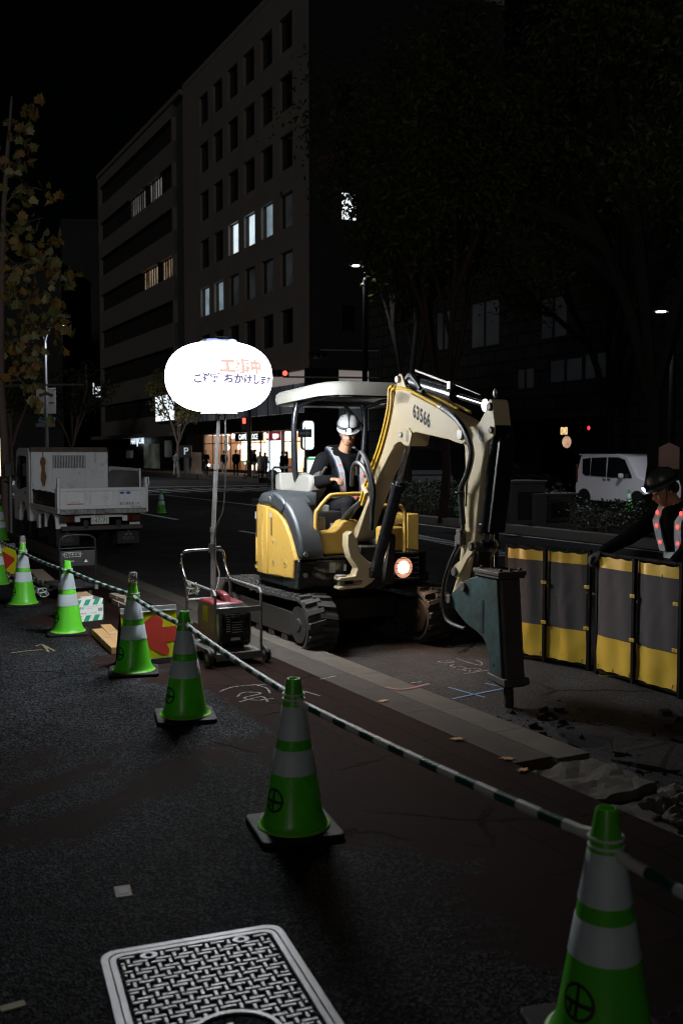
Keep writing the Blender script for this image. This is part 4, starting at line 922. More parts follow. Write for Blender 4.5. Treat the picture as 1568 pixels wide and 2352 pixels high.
signal('traffic signal glowing red just right of the balloon light', 872, 50, [(642, 858, .95, True), (731, 815, .95, False)], [(650, 868), (735, 806)])
sg_ = signal('long signal arm reaching across the street at the left edge', -20, 48, [], [(192, 886)])
b = MB(); q = at(14, 878, 48) - sg_.location; b.tube([q + V(.22 * math.cos(a * .45), 0, .22 * math.sin(a * .45)) for a in range(14)], .04, 6, closed=True); b.build('ring_bracket', M['polegrey'], sg_)
q = at(573, 1098, 66); o = thing('pedestrian_signal', 'pedestrian signal glowing red on a dark pole before the cafe', 'pedestrian signal', V(q.x, q.y, .1), 0); zt2 = at(573, 880, 66).z
b = MB(); b.cyl((0, 0, 0), (0, 0, zt2), .17, .12, 10); b.build('pole', M['black'], o); zl = at(562, 973, 66).z - .1; b = MB(); b.box((-.33, 0, zl), (.36, .3, .9)); h_ = b.build('signal_head', M['black'], o, bevel=.04); b = MB(); b.bx(-.42, -.22, -.17, -.16, zl + .0, zl + .36); b.build('red_figure', M['redon'], h_); b = MB(); b.bx(.16, .4, -.15, .15, .9 + zl * .0, 1.9); b.build('control_box', M['black'], o, bevel=.03)
# ---------------------------------------------------------------- traffic cones, bars, warning lamps
M['conegreen'] = mat('cone_green', (.105, .53, .028), .32, trans=.28, var=.07, scale=6, dirt=(.05, .24, .02), dirt_amt=.2, dscale=10)
M['coneflange'] = mat('cone_flange', (.22, .50, .04), .5, var=.05)
M['conewhite'] = mat('cone_band', (.70, .77, .88), .28, trans=.25, var=.08, dirt=(.34, .36, .38), dirt_amt=.25, dscale=14, bump=.25, bscale=260)
M['conebase'] = mat('cone_rubber', (.008, .008, .009), .7, spec=.2, var=.3, dirt=(.018, .017, .016), dirt_amt=.3)
M['emblem'] = mat('cone_emblem', (.018, .03, .012), .55)
CONE_TOP, CONE_BOT = (.70, .031), (.035, .142)
def cone_r(z): return CONE_BOT[1] + (CONE_TOP[1] - CONE_BOT[1]) * (z - CONE_BOT[0]) / (CONE_TOP[0] - CONE_BOT[0])
def make_cone(label, group):
    root = thing('traffic_cone', label, 'traffic cone', group=group)
    b = MB(); b.prism(rrect(-.19, .19, -.19, .19, .035), 0, .026, 'z'); b.build('base', M['conebase'], root, bevel=.006)
    b = MB(); b.lathe([(.168, .0262), (.166, .031), (.155, .036), (.147, .05), (cone_r(.08), .08), (cone_r(.3), .3), (cone_r(.5), .5), (cone_r(.692), .692), (.029, .70), (.023, .70), (.022, .60)], 40)
    b.build('body', M['conegreen'], root, ang=60)
    b = MB(); b.lathe([(.168, .0265), (.168, .0290), (.158, .0355), (.157, .036)], 40, cap=False); b.build('flange', M['coneflange'], root)
    for z0, z1 in ((.43, .578), (.275, .385)):
        b = MB(); b.lathe([(cone_r(z0) + .0005, z0), (cone_r(z0) + .0022, z0 + .001), (cone_r(z1) + .0022, z1 - .001), (cone_r(z1) + .0005, z1)], 40, cap=False)
        b.build('reflective_band', M['conewhite'], root, ang=60)
    # emblem: a ring with an upright and two arms
    b = MB(); zc_, r_ = .165, .055; az0 = R(-90 - 64)
    def on(x, y):
        z = zc_ + y * .95; a = az0 + x / cone_r(zc_); rr = cone_r(z) + .0012; return V(rr * math.cos(a), rr * math.sin(a), z)
    def ringe(ra, rb, n=32):
        for i in range(n):
            a, c = 2 * math.pi * i / n, 2 * math.pi * (i + 1) / n
            b.poly([on(ra * math.cos(a), ra * math.sin(a)), on(rb * math.cos(a), rb * math.sin(a)), on(rb * math.cos(c), rb * math.sin(c)), on(ra * math.cos(c), ra * math.sin(c))])
    def rect(xa, xb, ya, yb):
        n = 6
        for i in range(n):
            u0, u1 = xa + (xb - xa) * i / n, xa + (xb - xa) * (i + 1) / n; b.poly([on(u0, ya), on(u1, ya), on(u1, yb), on(u0, yb)])
    ringe(.045, .056); rect(-.006, .006, -.045, .045); rect(-.045, .045, -.012, .002); rect(-.026, -.015, -.036, -.012)
    b.build('emblem', M['emblem'], root)
    return root
CG = 'green and white cones along the pavement'
cone_spots = [(gp(1392, 1855, .7), 'nearest green and white cone, cut off by the lower right corner of the picture', 12),
              (gp(675, 1905), 'green and white cone standing alone in front of the excavator, second nearest', 18),
              (gp(426, 1648), 'green and white cone standing in front of the generator cart', 14),
              (gp(308, 1545), 'green and white cone with a clear warning lamp on top, beside the red arrow board', 12),
              (gp(157, 1455), 'bright green cone with a bare top, right in front of the paper box', 14),
              (gp(55, 1390), 'green cone with a clear warning lamp on top, beside the pile of spare bars', 15),
              (gp(-7, 1345), 'green cone cut off by the left edge, in front of the red arrow board', 5),
              (gp(3, 1243), 'small green cone at the left edge beside the young tree trunk', 9)]
cone_pts = [V(p.x, p.y, 0) for p, _, _ in cone_spots]
cone0 = make_cone(cone_spots[0][1], CG)
cone0.location = cone_pts[0]; cone0.rotation_euler = (0, 0, R(cone_spots[0][2]))
for (p, lb, a), q in list(zip(cone_spots, cone_pts))[1:]:
    c_ = dup(cone0, q, R(a), lb)
c_ = dup(cone0, gp(371, 1180, ROADZ), R(20), 'lone green and white cone out on the road beyond the dump truck', 'cones out on the road')
for (x, y, Y, lb) in ((1051, 1140, 26.5, 'green and white cone behind the hedge beside the reddish tree trunk'), (1056, 1118, 28.2, 'farther pale cone just behind the cone at the hedge'), (1443, 1158, 30.5, 'green and white cone beside the front wheel of the white van')):
    p = at(x, y, Y); dup(cone0, V(p.x, p.y, ROADZ), R(10), lb, 'cones out on the road')
# clear warning lamps
M['lampbody'] = mat('lamp_base', (.35, .30, .18), .5)
def make_lamp(label):
    root = thing('warning_lamp', label, 'warning lamp', group='clear warning lamps on cone tops')
    b = MB(); b.lathe([(.034, 0), (.036, .012), (.034, .02)], 20); b.build('base', M['lampbody'], root)
    b = MB(); prof = [(.031, .02), (.0335, .03), (.0325, .085), (.029, .094), (.012, .097)]
    n = 32; rings = [[V((r * (1 + (.05 if i % 2 else 0))) * math.cos(2 * math.pi * i / n), (r * (1 + (.05 if i % 2 else 0))) * math.sin(2 * math.pi * i / n), z) for i in range(n)] for r, z in prof]
    b.loft(rings); b.build('lens', M['clear'], root)
    b = MB(); b.ell((0, 0, .055), (.012, .012, .02), 10, 6); b.build('bulb', M['chrome'], root)
    return root
wl = make_lamp('clear warning lamp on top of the cone beside the arrow board')
wl.location = cone_pts[3] + V(0, 0, .70)
dup(wl, cone_pts[5] + V(0, 0, .70), 0, 'clear warning lamp on top of the cone beside the spare bars')
# striped bars between the cones
def bar_mesh(b, p0, p1, r=.0175, n=14, pitch=.105, sag=.0):
    p0 = Vector(p0); p1 = Vector(p1); d = p1 - p0; L = d.length; k = max(2, round(L / pitch)); dn = d.normalized()
    for i in range(k):
        b.mi = 1 if i % 2 else 0
        a, c = i / k, (i + 1) / k
        b.cyl(p0 + d * a + V(0, 0, -sag * 4 * a * (1 - a)), p0 + d * c + V(0, 0, -sag * 4 * c * (1 - c)), r, r, n, cap=(i in (0, k - 1)))
def ring_pts(c, r, n=20): return [c + V(r * math.cos(2 * math.pi * i / n), r * math.sin(2 * math.pi * i / n), 0) for i in range(n)]
BG = 'green and white striped bars linking the cones'
ZB = .618
pairs = [(0, 1, 'striped bar between the nearest cone and the one in front of the excavator'), (1, 2, 'striped bar between the cone before the excavator and the cone before the generator'), (2, 3, 'striped bar crossing in front of the red arrow board'),
         (3, 4, 'striped bar above the timber and the paper box'), (4, 5, 'striped bar crossing in front of the platform trolley'), (5, 6, 'striped bar reaching the left edge above the arrow board')]
def make_bar(a, c, lb, za=ZB, zb=ZB, loops=(True, True)):
    pa = cone_pts[a] + V(0, 0, za) if isinstance(a, int) else a; pc = cone_pts[c] + V(0, 0, zb) if isinstance(c, int) else c
    root = thing('cone_bar', lb, 'striped bar', pa, 0, BG); q = pc - pa; d = V(q.x, q.y, q.z).normalized(); side = V(-d.y, d.x, 0)
    b = MB(); e0 = d * .062 + V(0, 0, -.012); e1 = q - d * .062 + V(0, 0, -.012); bar_mesh(b, e0, e1, sag=.012); b.build('tube', [M['whiteplast'], M['darkgreen']], root)
    for on_, c0, s_ in ((loops[0], V(0, 0, 0), 1), (loops[1], q, -1)):
        if not on_: continue
        b = MB(); b.tube(ring_pts(c0 + V(0, 0, .004 * s_), .049), .0045, 6, closed=True); b.cyl(c0 + d * s_ * .049, c0 + d * s_ * .085 + V(0, 0, -.012), .012, .019, 10); b.build('loop', M['whiteplast'], root)
for k_, (a, c, lb) in enumerate(pairs): make_bar(a, c, lb, ZB + (.008 if k_ % 2 else -.006), ZB + (.008 if k_ % 2 else -.006))
pn = cone_pts[0] + (cone_pts[0] - cone_pts[1]).normalized() * 1.5 + V(-.15, 0, .60)
make_bar(0, pn, 'striped bar running from the nearest cone out of the right side of the picture', ZB - .03, loops=(True, False))

# ---------------------------------------------------------------- arrow boards
def arrow_board(p, rz, w, h, flip, label):
    root = thing('arrow_board', label, 'arrow sign', p, rz, 'yellow boards with red arrows')
    T = Matrix.Rotation(R(-14), 4, 'X')
    b = MB(T); b.bx(-w / 2, w / 2, -.006, .006, .045, h); b.build('panel', M['signy'], root, bevel=.003)
    b = MB(T); b.bx(-w / 2 - .004, w / 2 + .004, -.012, .010, h, h + .045); b.bx(-w / 2 - .004, w / 2 + .004, -.016, -.012, h - .004, h + .006); b.build('top_rail', M['alu'], root, bevel=.002)
    b = MB(T); b.bx(-w / 2 - .004, w / 2 + .004, -.010, .010, 0, .045); b.build('foot_rail', M['black'], root, bevel=.002)
    s_ = -1 if flip else 1
    A_ = [(-.40, .06), (-.36, .10), (.05, .40), (.11, .42), (.22, .36), (.26, .28), (.23, .16), (.5, .157), (.5, -.147), (.27, -.16), (.33, -.32), (.31, -.40), (.22, -.42), (.15, -.38), (-.36, -.03), (-.40, .02)]
    A_ = [(x * w * .95 * s_, h * .54 + y * h * .92) for x, y in A_]
    b = MB(T); b.prism(A_, -.0085, -.0062); b.build('arrow', M['signr'], root, bevel=.0)
    b = MB(); b.loft([[V(-w / 2, .235, 0), V(w / 2, .235, 0), V(w / 2, .25, 0), V(-w / 2, .25, 0)], [V(-w / 2, h * .249 + .014, h), V(w / 2, h * .249 + .014, h), V(w / 2, h * .249 + .026, h), V(-w / 2, h * .249 + .026, h)]]); b.build('rear_panel', M['black'], root, bevel=.002)
    b = MB(T); b.cyl((-.05, 0, h + .045), (.05, 0, h + .045), .006); b.build('carry_handle', M['black'], root)
    return root
pa, pb = gp(287, 1533), gp(415, 1519)
arrow_board((pa + pb) / 2, math.atan2((pb - pa).y, (pb - pa).x), (pb - pa).length, .43, False, 'yellow board with a red arrow pointing left, between two cones')
pa, pb = gp(-24, 1334), gp(60, 1321)
arrow_board((pa + pb) / 2, math.atan2((pb - pa).y, (pb - pa).x), .50, .43, True, 'yellow board with a red arrow pointing right, at the left edge')

# ---------------------------------------------------------------- paper box, timber, boards, trolley
pr = gp(238, 1423); pl = gp(184, 1429); ax_ = (pr - pl).normalized(); bw, bd, bh = .33, .24, .225
box = thing('paper_box', 'white and green office paper box standing open behind a cone', 'cardboard box', pr - ax_ * bw / 2, math.atan2(ax_.y, ax_.x))
b = MB()
for x0_, x1_, y0_, y1_ in ((-bw / 2, bw / 2, 0, .004), (-bw / 2, bw / 2, bd - .004, bd), (-bw / 2, -bw / 2 + .004, .004, bd - .004), (bw / 2 - .004, bw / 2, .004, bd - .004)): b.bx(x0_, x1_, y0_, y1_, 0, bh)
b.bx(-bw / 2 + .004, bw / 2 - .004, .004, bd - .004, 0, .004)
b.build('carton', M['boxw'], box)
b = MB()
for i in range(4):
    x = -bw / 2 + .01 + i * .1
    for z0, z1 in ((.0, .06), (.165, bh)):
        q = [(x, z0), (x + .055, z0), (x + .085, z1), (x + .03, z1)]; q = [(min(max(X, -bw / 2), bw / 2), Z) for X, Z in q]
        b.poly([V(X, -.0008, Z) for X, Z in q])
b.build('green_print', M['boxg'], box, smooth=False)
b = MB(); T_ = lambda ox, oz: (lambda x, y: V(ox + x, -.0012, oz + y))
b.text('A4', .045, T_(-.075, .138)); b.text('オフィスペーパー スタンダード', .0155, T_(.015, .148)); b.text('Office paper Standard', .010, T_(.01, .132)); b.text('500枚×5冊', .017, T_(-.06, .083)); b.text('MADE IN JAPAN', .010, T_(.06, .083))
for i in range(12): b.poly([V(.108 + i * .004, -.0012, .095), V(.1095 + i * .004 + .001 * (i % 3), -.0012, .095), V(.1095 + i * .004 + .001 * (i % 3), -.0012, .128), V(.108 + i * .004, -.0012, .128)])
b.build('printing', M['inkb'], box, smooth=False)
b = MB()
b.poly([V(-bw / 2, bd, bh), V(bw / 2, bd, bh), V(bw / 2 - .03, bd + .10, bh + .035), V(-bw / 2 + .04, bd + .11, bh + .03)]); b.poly([V(bw / 2, 0, bh), V(bw / 2, bd, bh), V(bw / 2 + .06, bd - .03, bh - .09), V(bw / 2 + .075, .03, bh - .07)])
b.poly([V(-bw / 2, 0, bh - .001), V(-bw / 2, bd, bh - .001), V(-bw / 2 + .1, bd, bh + .03), V(-bw / 2 + .11, .02, bh + .02)])
b.build('flaps', M['card'], box, smooth=False)
def stick(name, label, cat, p0, p1, w, h, m, grp, z0=0.0, tie=False):
    p0, p1 = Vector(p0), Vector(p1); d = p1 - p0; o = thing(name, label, cat, p0 + V(0, 0, z0), math.atan2(d.y, d.x), grp); L_ = V(d.x, d.y, 0).length
    b = MB(); b.bx(0, L_, -w / 2, w / 2, 0, h); b.build('length', m, o, bevel=.003)
    if tie:
        b = MB(); x = L_ * .45; b.tube([(x, -w / 2 - .004, 0), (x + .02, -w / 2 - .004, h + .003), (x + .02, w / 2 + .004, h + .003), (x, w / 2 + .004, 0)], .003, 5); b.build('string', M['string'], o)
    return o
TG = 'fresh cut timbers on the pavement'
stick('timber', 'nearer fresh timber lying tied beside the cone with the arrow board', 'timber', gp(270, 1502), gp(224, 1458), .10, .06, M['timber'], TG, 0, True)
stick('timber', 'farther fresh timber lying tied just behind the nearer timber', 'timber', gp(282, 1488), gp(243, 1448), .10, .06, M['timber'], TG, 0, True)
stick('pale_timber', 'short pale timber with white string behind the paper box', 'timber', gp(298, 1400), gp(266, 1386), .09, .05, M['palewood'], 'pale timbers tied with string', 0, True)
stick('pale_timber', 'short pale timber lying on top of the other pale one', 'timber', gp(296, 1396), gp(260, 1382), .09, .05, M['palewood'], 'pale timbers tied with string', .052, True)
stick('plank', 'pale wide plank lying behind the spare bars', 'plank', gp(132, 1358), gp(82, 1312), .20, .03, M['palewood'], None, 0)
SG = 'spare striped bars heaped on the pavement'
spots = [((20, 1322), (112, 1368), .02), ((16, 1332), (100, 1372), .02), ((24, 1316), (118, 1362), .055), ((12, 1326), (96, 1376), .09), ((30, 1320), (108, 1358), .09), ((14, 1340), (88, 1370), .055)]
sl_ = ['bottom spare bar at the back of the heap of striped bars', 'bottom spare bar at the front of the heap', 'middle spare bar lying toward the plank', 'top spare bar at the front of the heap', 'top spare bar at the back of the heap', 'middle spare bar at the front near the left edge']
for (q0, q1, z), lb in zip(spots, sl_):
    p0, p1 = gp(*q0), gp(*q1); o = thing('spare_bar', lb, 'striped bar', p0 + V(0, 0, z), 0, SG); d = p1 - p0
    b = MB(); bar_mesh(b, V(0, 0, 0), d, .0175, 8, .11); b.build('tube', [M['whiteplast'], M['darkgreen']], o)
    for e in (V(0, 0, 0), d):
        b = MB(); c0 = e + d.normalized() * (.05 if e.length > .1 else -.05); b.tube([c0 + V(.05 * math.cos(a * .4488), .0, 0) + V(0, .05 * math.sin(a * .4488), .02 + .02 * math.sin(a * .4488)) for a in range(14)], .005, 5, closed=True); b.build('loop', M['whiteplast'], o)
# platform trolley
pl, pr = gp(140, 1380), gp(222, 1374); ax_ = (pr - pl); tw_ = ax_.length
tr = thing('platform_trolley', 'black platform trolley with a tall handle frame standing behind the cones', 'trolley', (pl + pr) / 2, math.atan2(ax_.y, ax_.x))
hw = tw_ / 2; hh = .76
b = MB(); b.tube([(-hw, 0, .14), (-hw, .02, hh - .12), (-hw + .03, .022, hh - .03), (-hw + .11, .022, hh), (hw - .11, .022, hh), (hw - .03, .022, hh - .03), (hw, .02, hh - .12), (hw, 0, .14)], .0135, 8, smooth=3)
b.build('handle_frame', M['gloss'], tr)
b = MB(); b.cyl((-hw, .02, hh - .15), (hw, .02, hh - .15), .008)
for x in (-hw * .33, hw * .33): b.cyl((x, .02, .15), (x, .02, hh - .15), .004)
b.build('rails', M['gloss'], tr)
b = MB(); b.bx(-hw + .005, hw - .005, .010, .018, .40, .58); b.build('name_board', M['black'], tr)
b = MB(); b.text('アイワキャリー', .036, lambda x, y: V(-.06 + x, .0085, .535 + y)); b.text('MI250', .026, lambda x, y: V(-.075 + x, .0085, .455 + y))
for (x0_, x1_, z0, z1) in ((-.155, .035, .507, .51), (-.155, .035, .56, .563), (-.155, -.152, .507, .563), (.032, .035, .507, .563)): b.poly([V(x0_, .0085, z0), V(x1_, .0085, z0), V(x1_, .0085, z1), V(x0_, .0085, z1)])
b.poly([V(.075, .0085, .44), V(.115, .0085, .44), V(.095, .0085, .475)])
b.build('lettering', M['sticker'], tr, smooth=False)
b = MB(); b.bx(-hw - .01, hw + .01, .0, .78, .125, .15); b.build('platform', M['gloss'], tr, bevel=.008)
b = MB()
for x in (-hw, hw): b.bx(x - .02, x + .02, -.02, .03, .11, .21)
b.build('bracket', M['alu'], tr, bevel=.004)
for x in (-hw + .06, hw - .06):
    for y in (.08, .68):
        b = MB(); b.cyl((x - .012, y, .055), (x + .012, y, .055), .052); b.box((x, y, .1), (.035, .05, .05)); b.build('caster', M['rubber'], tr)

# ---------------------------------------------------------------- generator cart, generator, balloon light
pc = (gp(502, 1531) + gp(594, 1522)) / 2 + U * .34
cart = thing('generator_cart', 'steel pipe cart with a bent push handle carrying the red generator', 'cart', pc, RZ_M)
cw, cl = .20, .34
def tubes(lst, r, name, m, par, n=8, smooth=0):
    b = MB()
    for p in lst: b.tube(p, r, n, smooth=smooth)
    return b.build(name, m, par)
tubes([[(cl, s * cw, .09), (cl, s * cw, .58), (cl - .03, s * cw, .61), (-cl, s * cw, .62), (-cl, s * cw, .09)] for s in (-1, 1)] + [[(cl, -cw, .455), (cl, cw, .455)], [(-cl, -cw, .455), (-cl, cw, .455)]], .013, 'frame', M['galv'], cart)
b = MB(); b.bx(cl + .008, cl + .02, -cw, cw, .045, .105); b.bx(cl + .006, cl + .018, -cw + .01, cw - .01, .43, .475); b.bx(-cl, cl, -cw, -cw + .02, .07, .1); b.bx(-cl, cl, cw - .02, cw, .07, .1); b.bx(-cl, cl, -cw, cw, .095, .105); b.build('deck', M['galv'], cart, bevel=.003)
tubes([[(-cl, s * cw * 1.0, .45), (-cl - .02, s * cw, .60), (-cl - .14, s * cw, .74), (-cl - .15, s * cw, .82), (-cl - .15, s * (cw - .04), .865), (-cl - .15, 0, .87)] for s in (-1, 1)], .0135, 'push_handle', M['chrome'], cart, 10, 3)
for s in (-1, 1):
    b = MB(); b.tube(ring_pts(V(0, 0, 0), .022, 12), .004, 5, closed=True)
    o = b.build('lifting_ring', M['galv'], cart, loc=(cl - .08, s * cw, .645)); o.rotation_euler = (R(90), 0, 0)
for x, y, r in ((cl - .02, -cw - .05, .075), (cl - .02, cw + .05, .065), (-cl + .05, -cw - .05, .075), (-cl + .05, cw + .05, .065)):
    s = 1 if y > 0 else -1; b = MB(); b.lathe([(r * .55, -.018), (r * .95, -.02), (r, -.012), (r, .012), (r * .95, .02), (r * .55, .018)], 22)
    o = b.build('wheel', M['rubber'], cart, loc=(x, y, r)); o.rotation_euler = (R(90), 0, 0)
    b = MB(); b.lathe([(r * .2, -.024), (r * .6, -.014), (r * .6, .014), (r * .2, .024)], 16); b.build('hub', M['galv'], o)
b = MB()
for k in range(9):
    a = k * .7; b.tube([(-.16 + .04 * math.cos(a), -cw + .05 * math.sin(a), .58), (-.16 + .06 * math.cos(a + 1), -cw - .02 + .03 * math.sin(a + 2), .63 - .1 * (k % 3) * .5), (-.14 + .05 * math.cos(a + 2), -cw + .02, .56)], .005, 5, smooth=3)
tag(b.build('tied_string', M['string'], smooth=True), 'knotted white string tied round the generator cart rail', 'string'); so_ = bpy.data.objects['tied_string']; so_.location = pc; so_.rotation_euler = (0, 0, RZ_M)
gen = thing('generator', 'red portable generator with a black louvred front, standing in the cart', 'generator', pc + V(0, 0, .107), RZ_M)
gl, gw, gh = .27, .135, .38
b = MB(); b.prism([(gl - .10, .02), (gl - .10, gh - .05), (gl - .14, gh), (-gl + .06, gh), (-gl + .02, gh - .04), (-gl, gh - .1), (-gl, .03), (-gl + .03, .02)], -gw, gw); b.build('shell', M['genred'], gen, bevel=.02, seg=3)
b = MB(); b.prism([(gl, .05), (gl + .012, .1), (gl + .012, gh - .10), (gl - .02, gh - .03), (gl - .12, gh - .01), (gl - .12, .02), (gl - .03, .02)], -gw - .006, gw + .006); face = b.build('front_cover', M['gloss'], gen, bevel=.022, seg=3)
b = MB()
for k in range(10):
    z = .13 + k * .020; b.bx(gl + .010, gl + .017, -.095, .095, z, z + .009)
b.build('louvres', M['black'], face, bevel=.002)
b = MB(); b.cyl((gl + .01, .045, .265), (gl + .022, .045, .265), .024); b.build('dial', M['black'], face)
b = MB(); b.bx(gl + .0125, gl + .0185, -.045, .035, .085, .108)
for k in range(6): b.bx(gl + .018, gl + .0182, -.085, -.05, .16 + k * .02, .165 + k * .02)
for k in range(5): b.bx(gl + .018, gl + .0182, -.035 + .0 * k, .06 - .01 * (k % 2), .15 + k * .02, .154 + k * .02)
b.build('labels', M['sticker'], face, smooth=False)
b = MB(); b.prism([(-.20, gh - .01), (-.15, gh + .06), (-.05, gh + .075), (.07, gh + .06), (.12, gh - .01), (.06, gh - .01), (.03, gh + .03), (-.1, gh + .035), (-.13, gh - .01)], -.03, .03); b.build('carry_handle', M['genred'], gen, bevel=.012)
b = MB(); b.lathe([(.03, gh), (.034, gh + .012), (.03, gh + .03), (.012, gh + .034)], 18, c=(-.17, .06, 0)); b.build('fuel_cap', M['black'], gen)
b = MB(); b.bx(-.12, .0, -gw - .003, -gw, .20, .33); b.build('warning_sticker', M['signy'], gen)
for y in (-.09, .09):
    for x in (-.2, .18): b = MB(); b.cyl((x, y, -.002), (x, y, .025), .02); b.build('foot', M['rubber'], gen)

# the balloon light on its mast
pb = V(at(490, 1480, (pc + U * .42).y).x, (pc + U * .42).y, 0)
BC = at(503, 867, pb.y)
bl = thing('balloon_light', 'glowing white balloon work light on a tall steel mast in the cart', 'balloon light', V(pb.x, pb.y, 0))
pz = pb.y * (CAM_H and 1); bx_ = BC.x - pb.x; cz = BC.z
b = MB(); b.cyl((0, 0, .1), (.005, 0, 1.05), .023, .023, 16); b.build('mast_foot', M['alu'], bl)
b = MB(); b.cyl((.005, 0, 1.0), (bx_ * .55, 0, 1.62), .0195, .0195, 16); b.cyl((.005, 0, 1.03), (.006, 0, 1.07), .027, .027, 16); b.build('mast', M['alu'], bl)
b = MB(); b.cyl((bx_ * .55, 0, 1.60), (bx_, 0, cz - .27), .0165, .0165, 16); b.cyl((bx_ * .53, 0, 1.58), (bx_ * .56, 0, 1.625), .024, .024, 16); b.build('upper_mast', M['alu'], bl)
b = MB(); b.cyl((0, 0, .85), (.0, 0, .93), .034); b.cyl((0, 0, .89), (.07, .0, .90), .012); b.build('clamp', M['darkpole'], bl)
RX, RZb = 122 * pb.y / 2287, 80 * pb.y / 2287
M['balloon'] = emit('lit_envelope', (.93, .97, 1.0), BALLOON_L, (.8, .8, .8))
def sup(a, e): c = math.cos(a); return math.copysign(abs(c) ** e, c)
prof = []
NB = 20
for j in range(NB + 1):
    a = -math.pi / 2 + math.pi * j / NB; prof.append((max(RX * abs(math.cos(a)) ** .72, .05), RZb * math.copysign(abs(math.sin(a)) ** .9, math.sin(a))))
b = MB(); b.lathe(prof, 36, c=(bx_, 0, cz)); env = b.build('envelope', M['balloon'], bl, ang=80)
def on_env(az, z):
    s_ = min(abs(z) / RZb, 1) ** (1 / .9); a = math.asin(s_); r = RX * math.cos(a) ** .72 + .013
    return V(bx_ + r * math.sin(az), -r * math.cos(az), cz + z)
M['ink_red'] = emit('lit_red_print', (1, .60, .52), 1.0); M['ink_blue'] = emit('lit_dark_print', (.26, .22, .40), .8)
b = MB(); b.text('工事中', .125, lambda x, y: on_env(R(32) + x / RX, .055 + y), space=1.1, bold=.008); b.build('red_lettering', M['ink_red'], env, smooth=False)
b = MB(); b.text('ご迷惑おかけします', .083, lambda x, y: on_env(R(27) + x / RX, -.047 + y), space=1.02, bold=.005); b.build('dark_lettering', M['ink_blue'], env, smooth=False)
b = MB(); rnd = random.Random(5)
rings = []
for j, (r, z) in enumerate(((.16, RZb - .012), (.15, RZb + .012), (.11, RZb + .03), (.04, RZb + .038))):
    rings.append([V(bx_ + r * (1 + rnd.uniform(-.12, .12)) * math.cos(i * .314), r * (1 + rnd.uniform(-.1, .1)) * math.sin(i * .314), cz + z + rnd.uniform(-.006, .012)) for i in range(20)])
b.loft(rings); b.build('top_cap', M['navy'], bl)
b = MB(); b.lathe([(.155, -RZb + .005), (.16, -RZb - .012), (.03, -RZb - .02)], 24, c=(bx_, 0, cz)); b.build('skirt', M['whiteplast'], bl)
b = MB(); b.tube([(bx_ + .05, -.02, cz - RZb), (bx_ + .055, -.03, cz - RZb - .12), (bx_ + .06, -.03, cz - .62), (bx_ + .055, -.03, cz - .85), (bx_ + .03, -.03, cz - 1.15), (.03, -.03, 1.05), (.03, -.03, .8), (.07, -.1, .66), (.04, -.25, .5)], .0065, 8, smooth=4); cab = b.build('cable', M['hose'], bl)
b = MB(); b.cyl((bx_ + .0615, -.03, cz - .50), (bx_ + .0595, -.03, cz - .64), .013); b.cyl((bx_ + .06, -.03, cz - .545), (bx_ + .06, -.03, cz - .58), .017); b.build('plug', M['black'], cab)
# ---------------------------------------------------------------- excavator (x forward, y to its left, z up)
EO = gp(715, 1500, ROADZ) + U * .8 + W_ * .62
EX = thing('mini_excavator', 'yellow mini excavator with white canopy and hydraulic breaker working beside the kerb', 'excavator', V(EO.x, EO.y, ROADZ), RZ_M)
def ew(a, b_, c): return V(EO.x, EO.y, ROADZ) - U * a + W_ * b_ + V(0, 0, c)
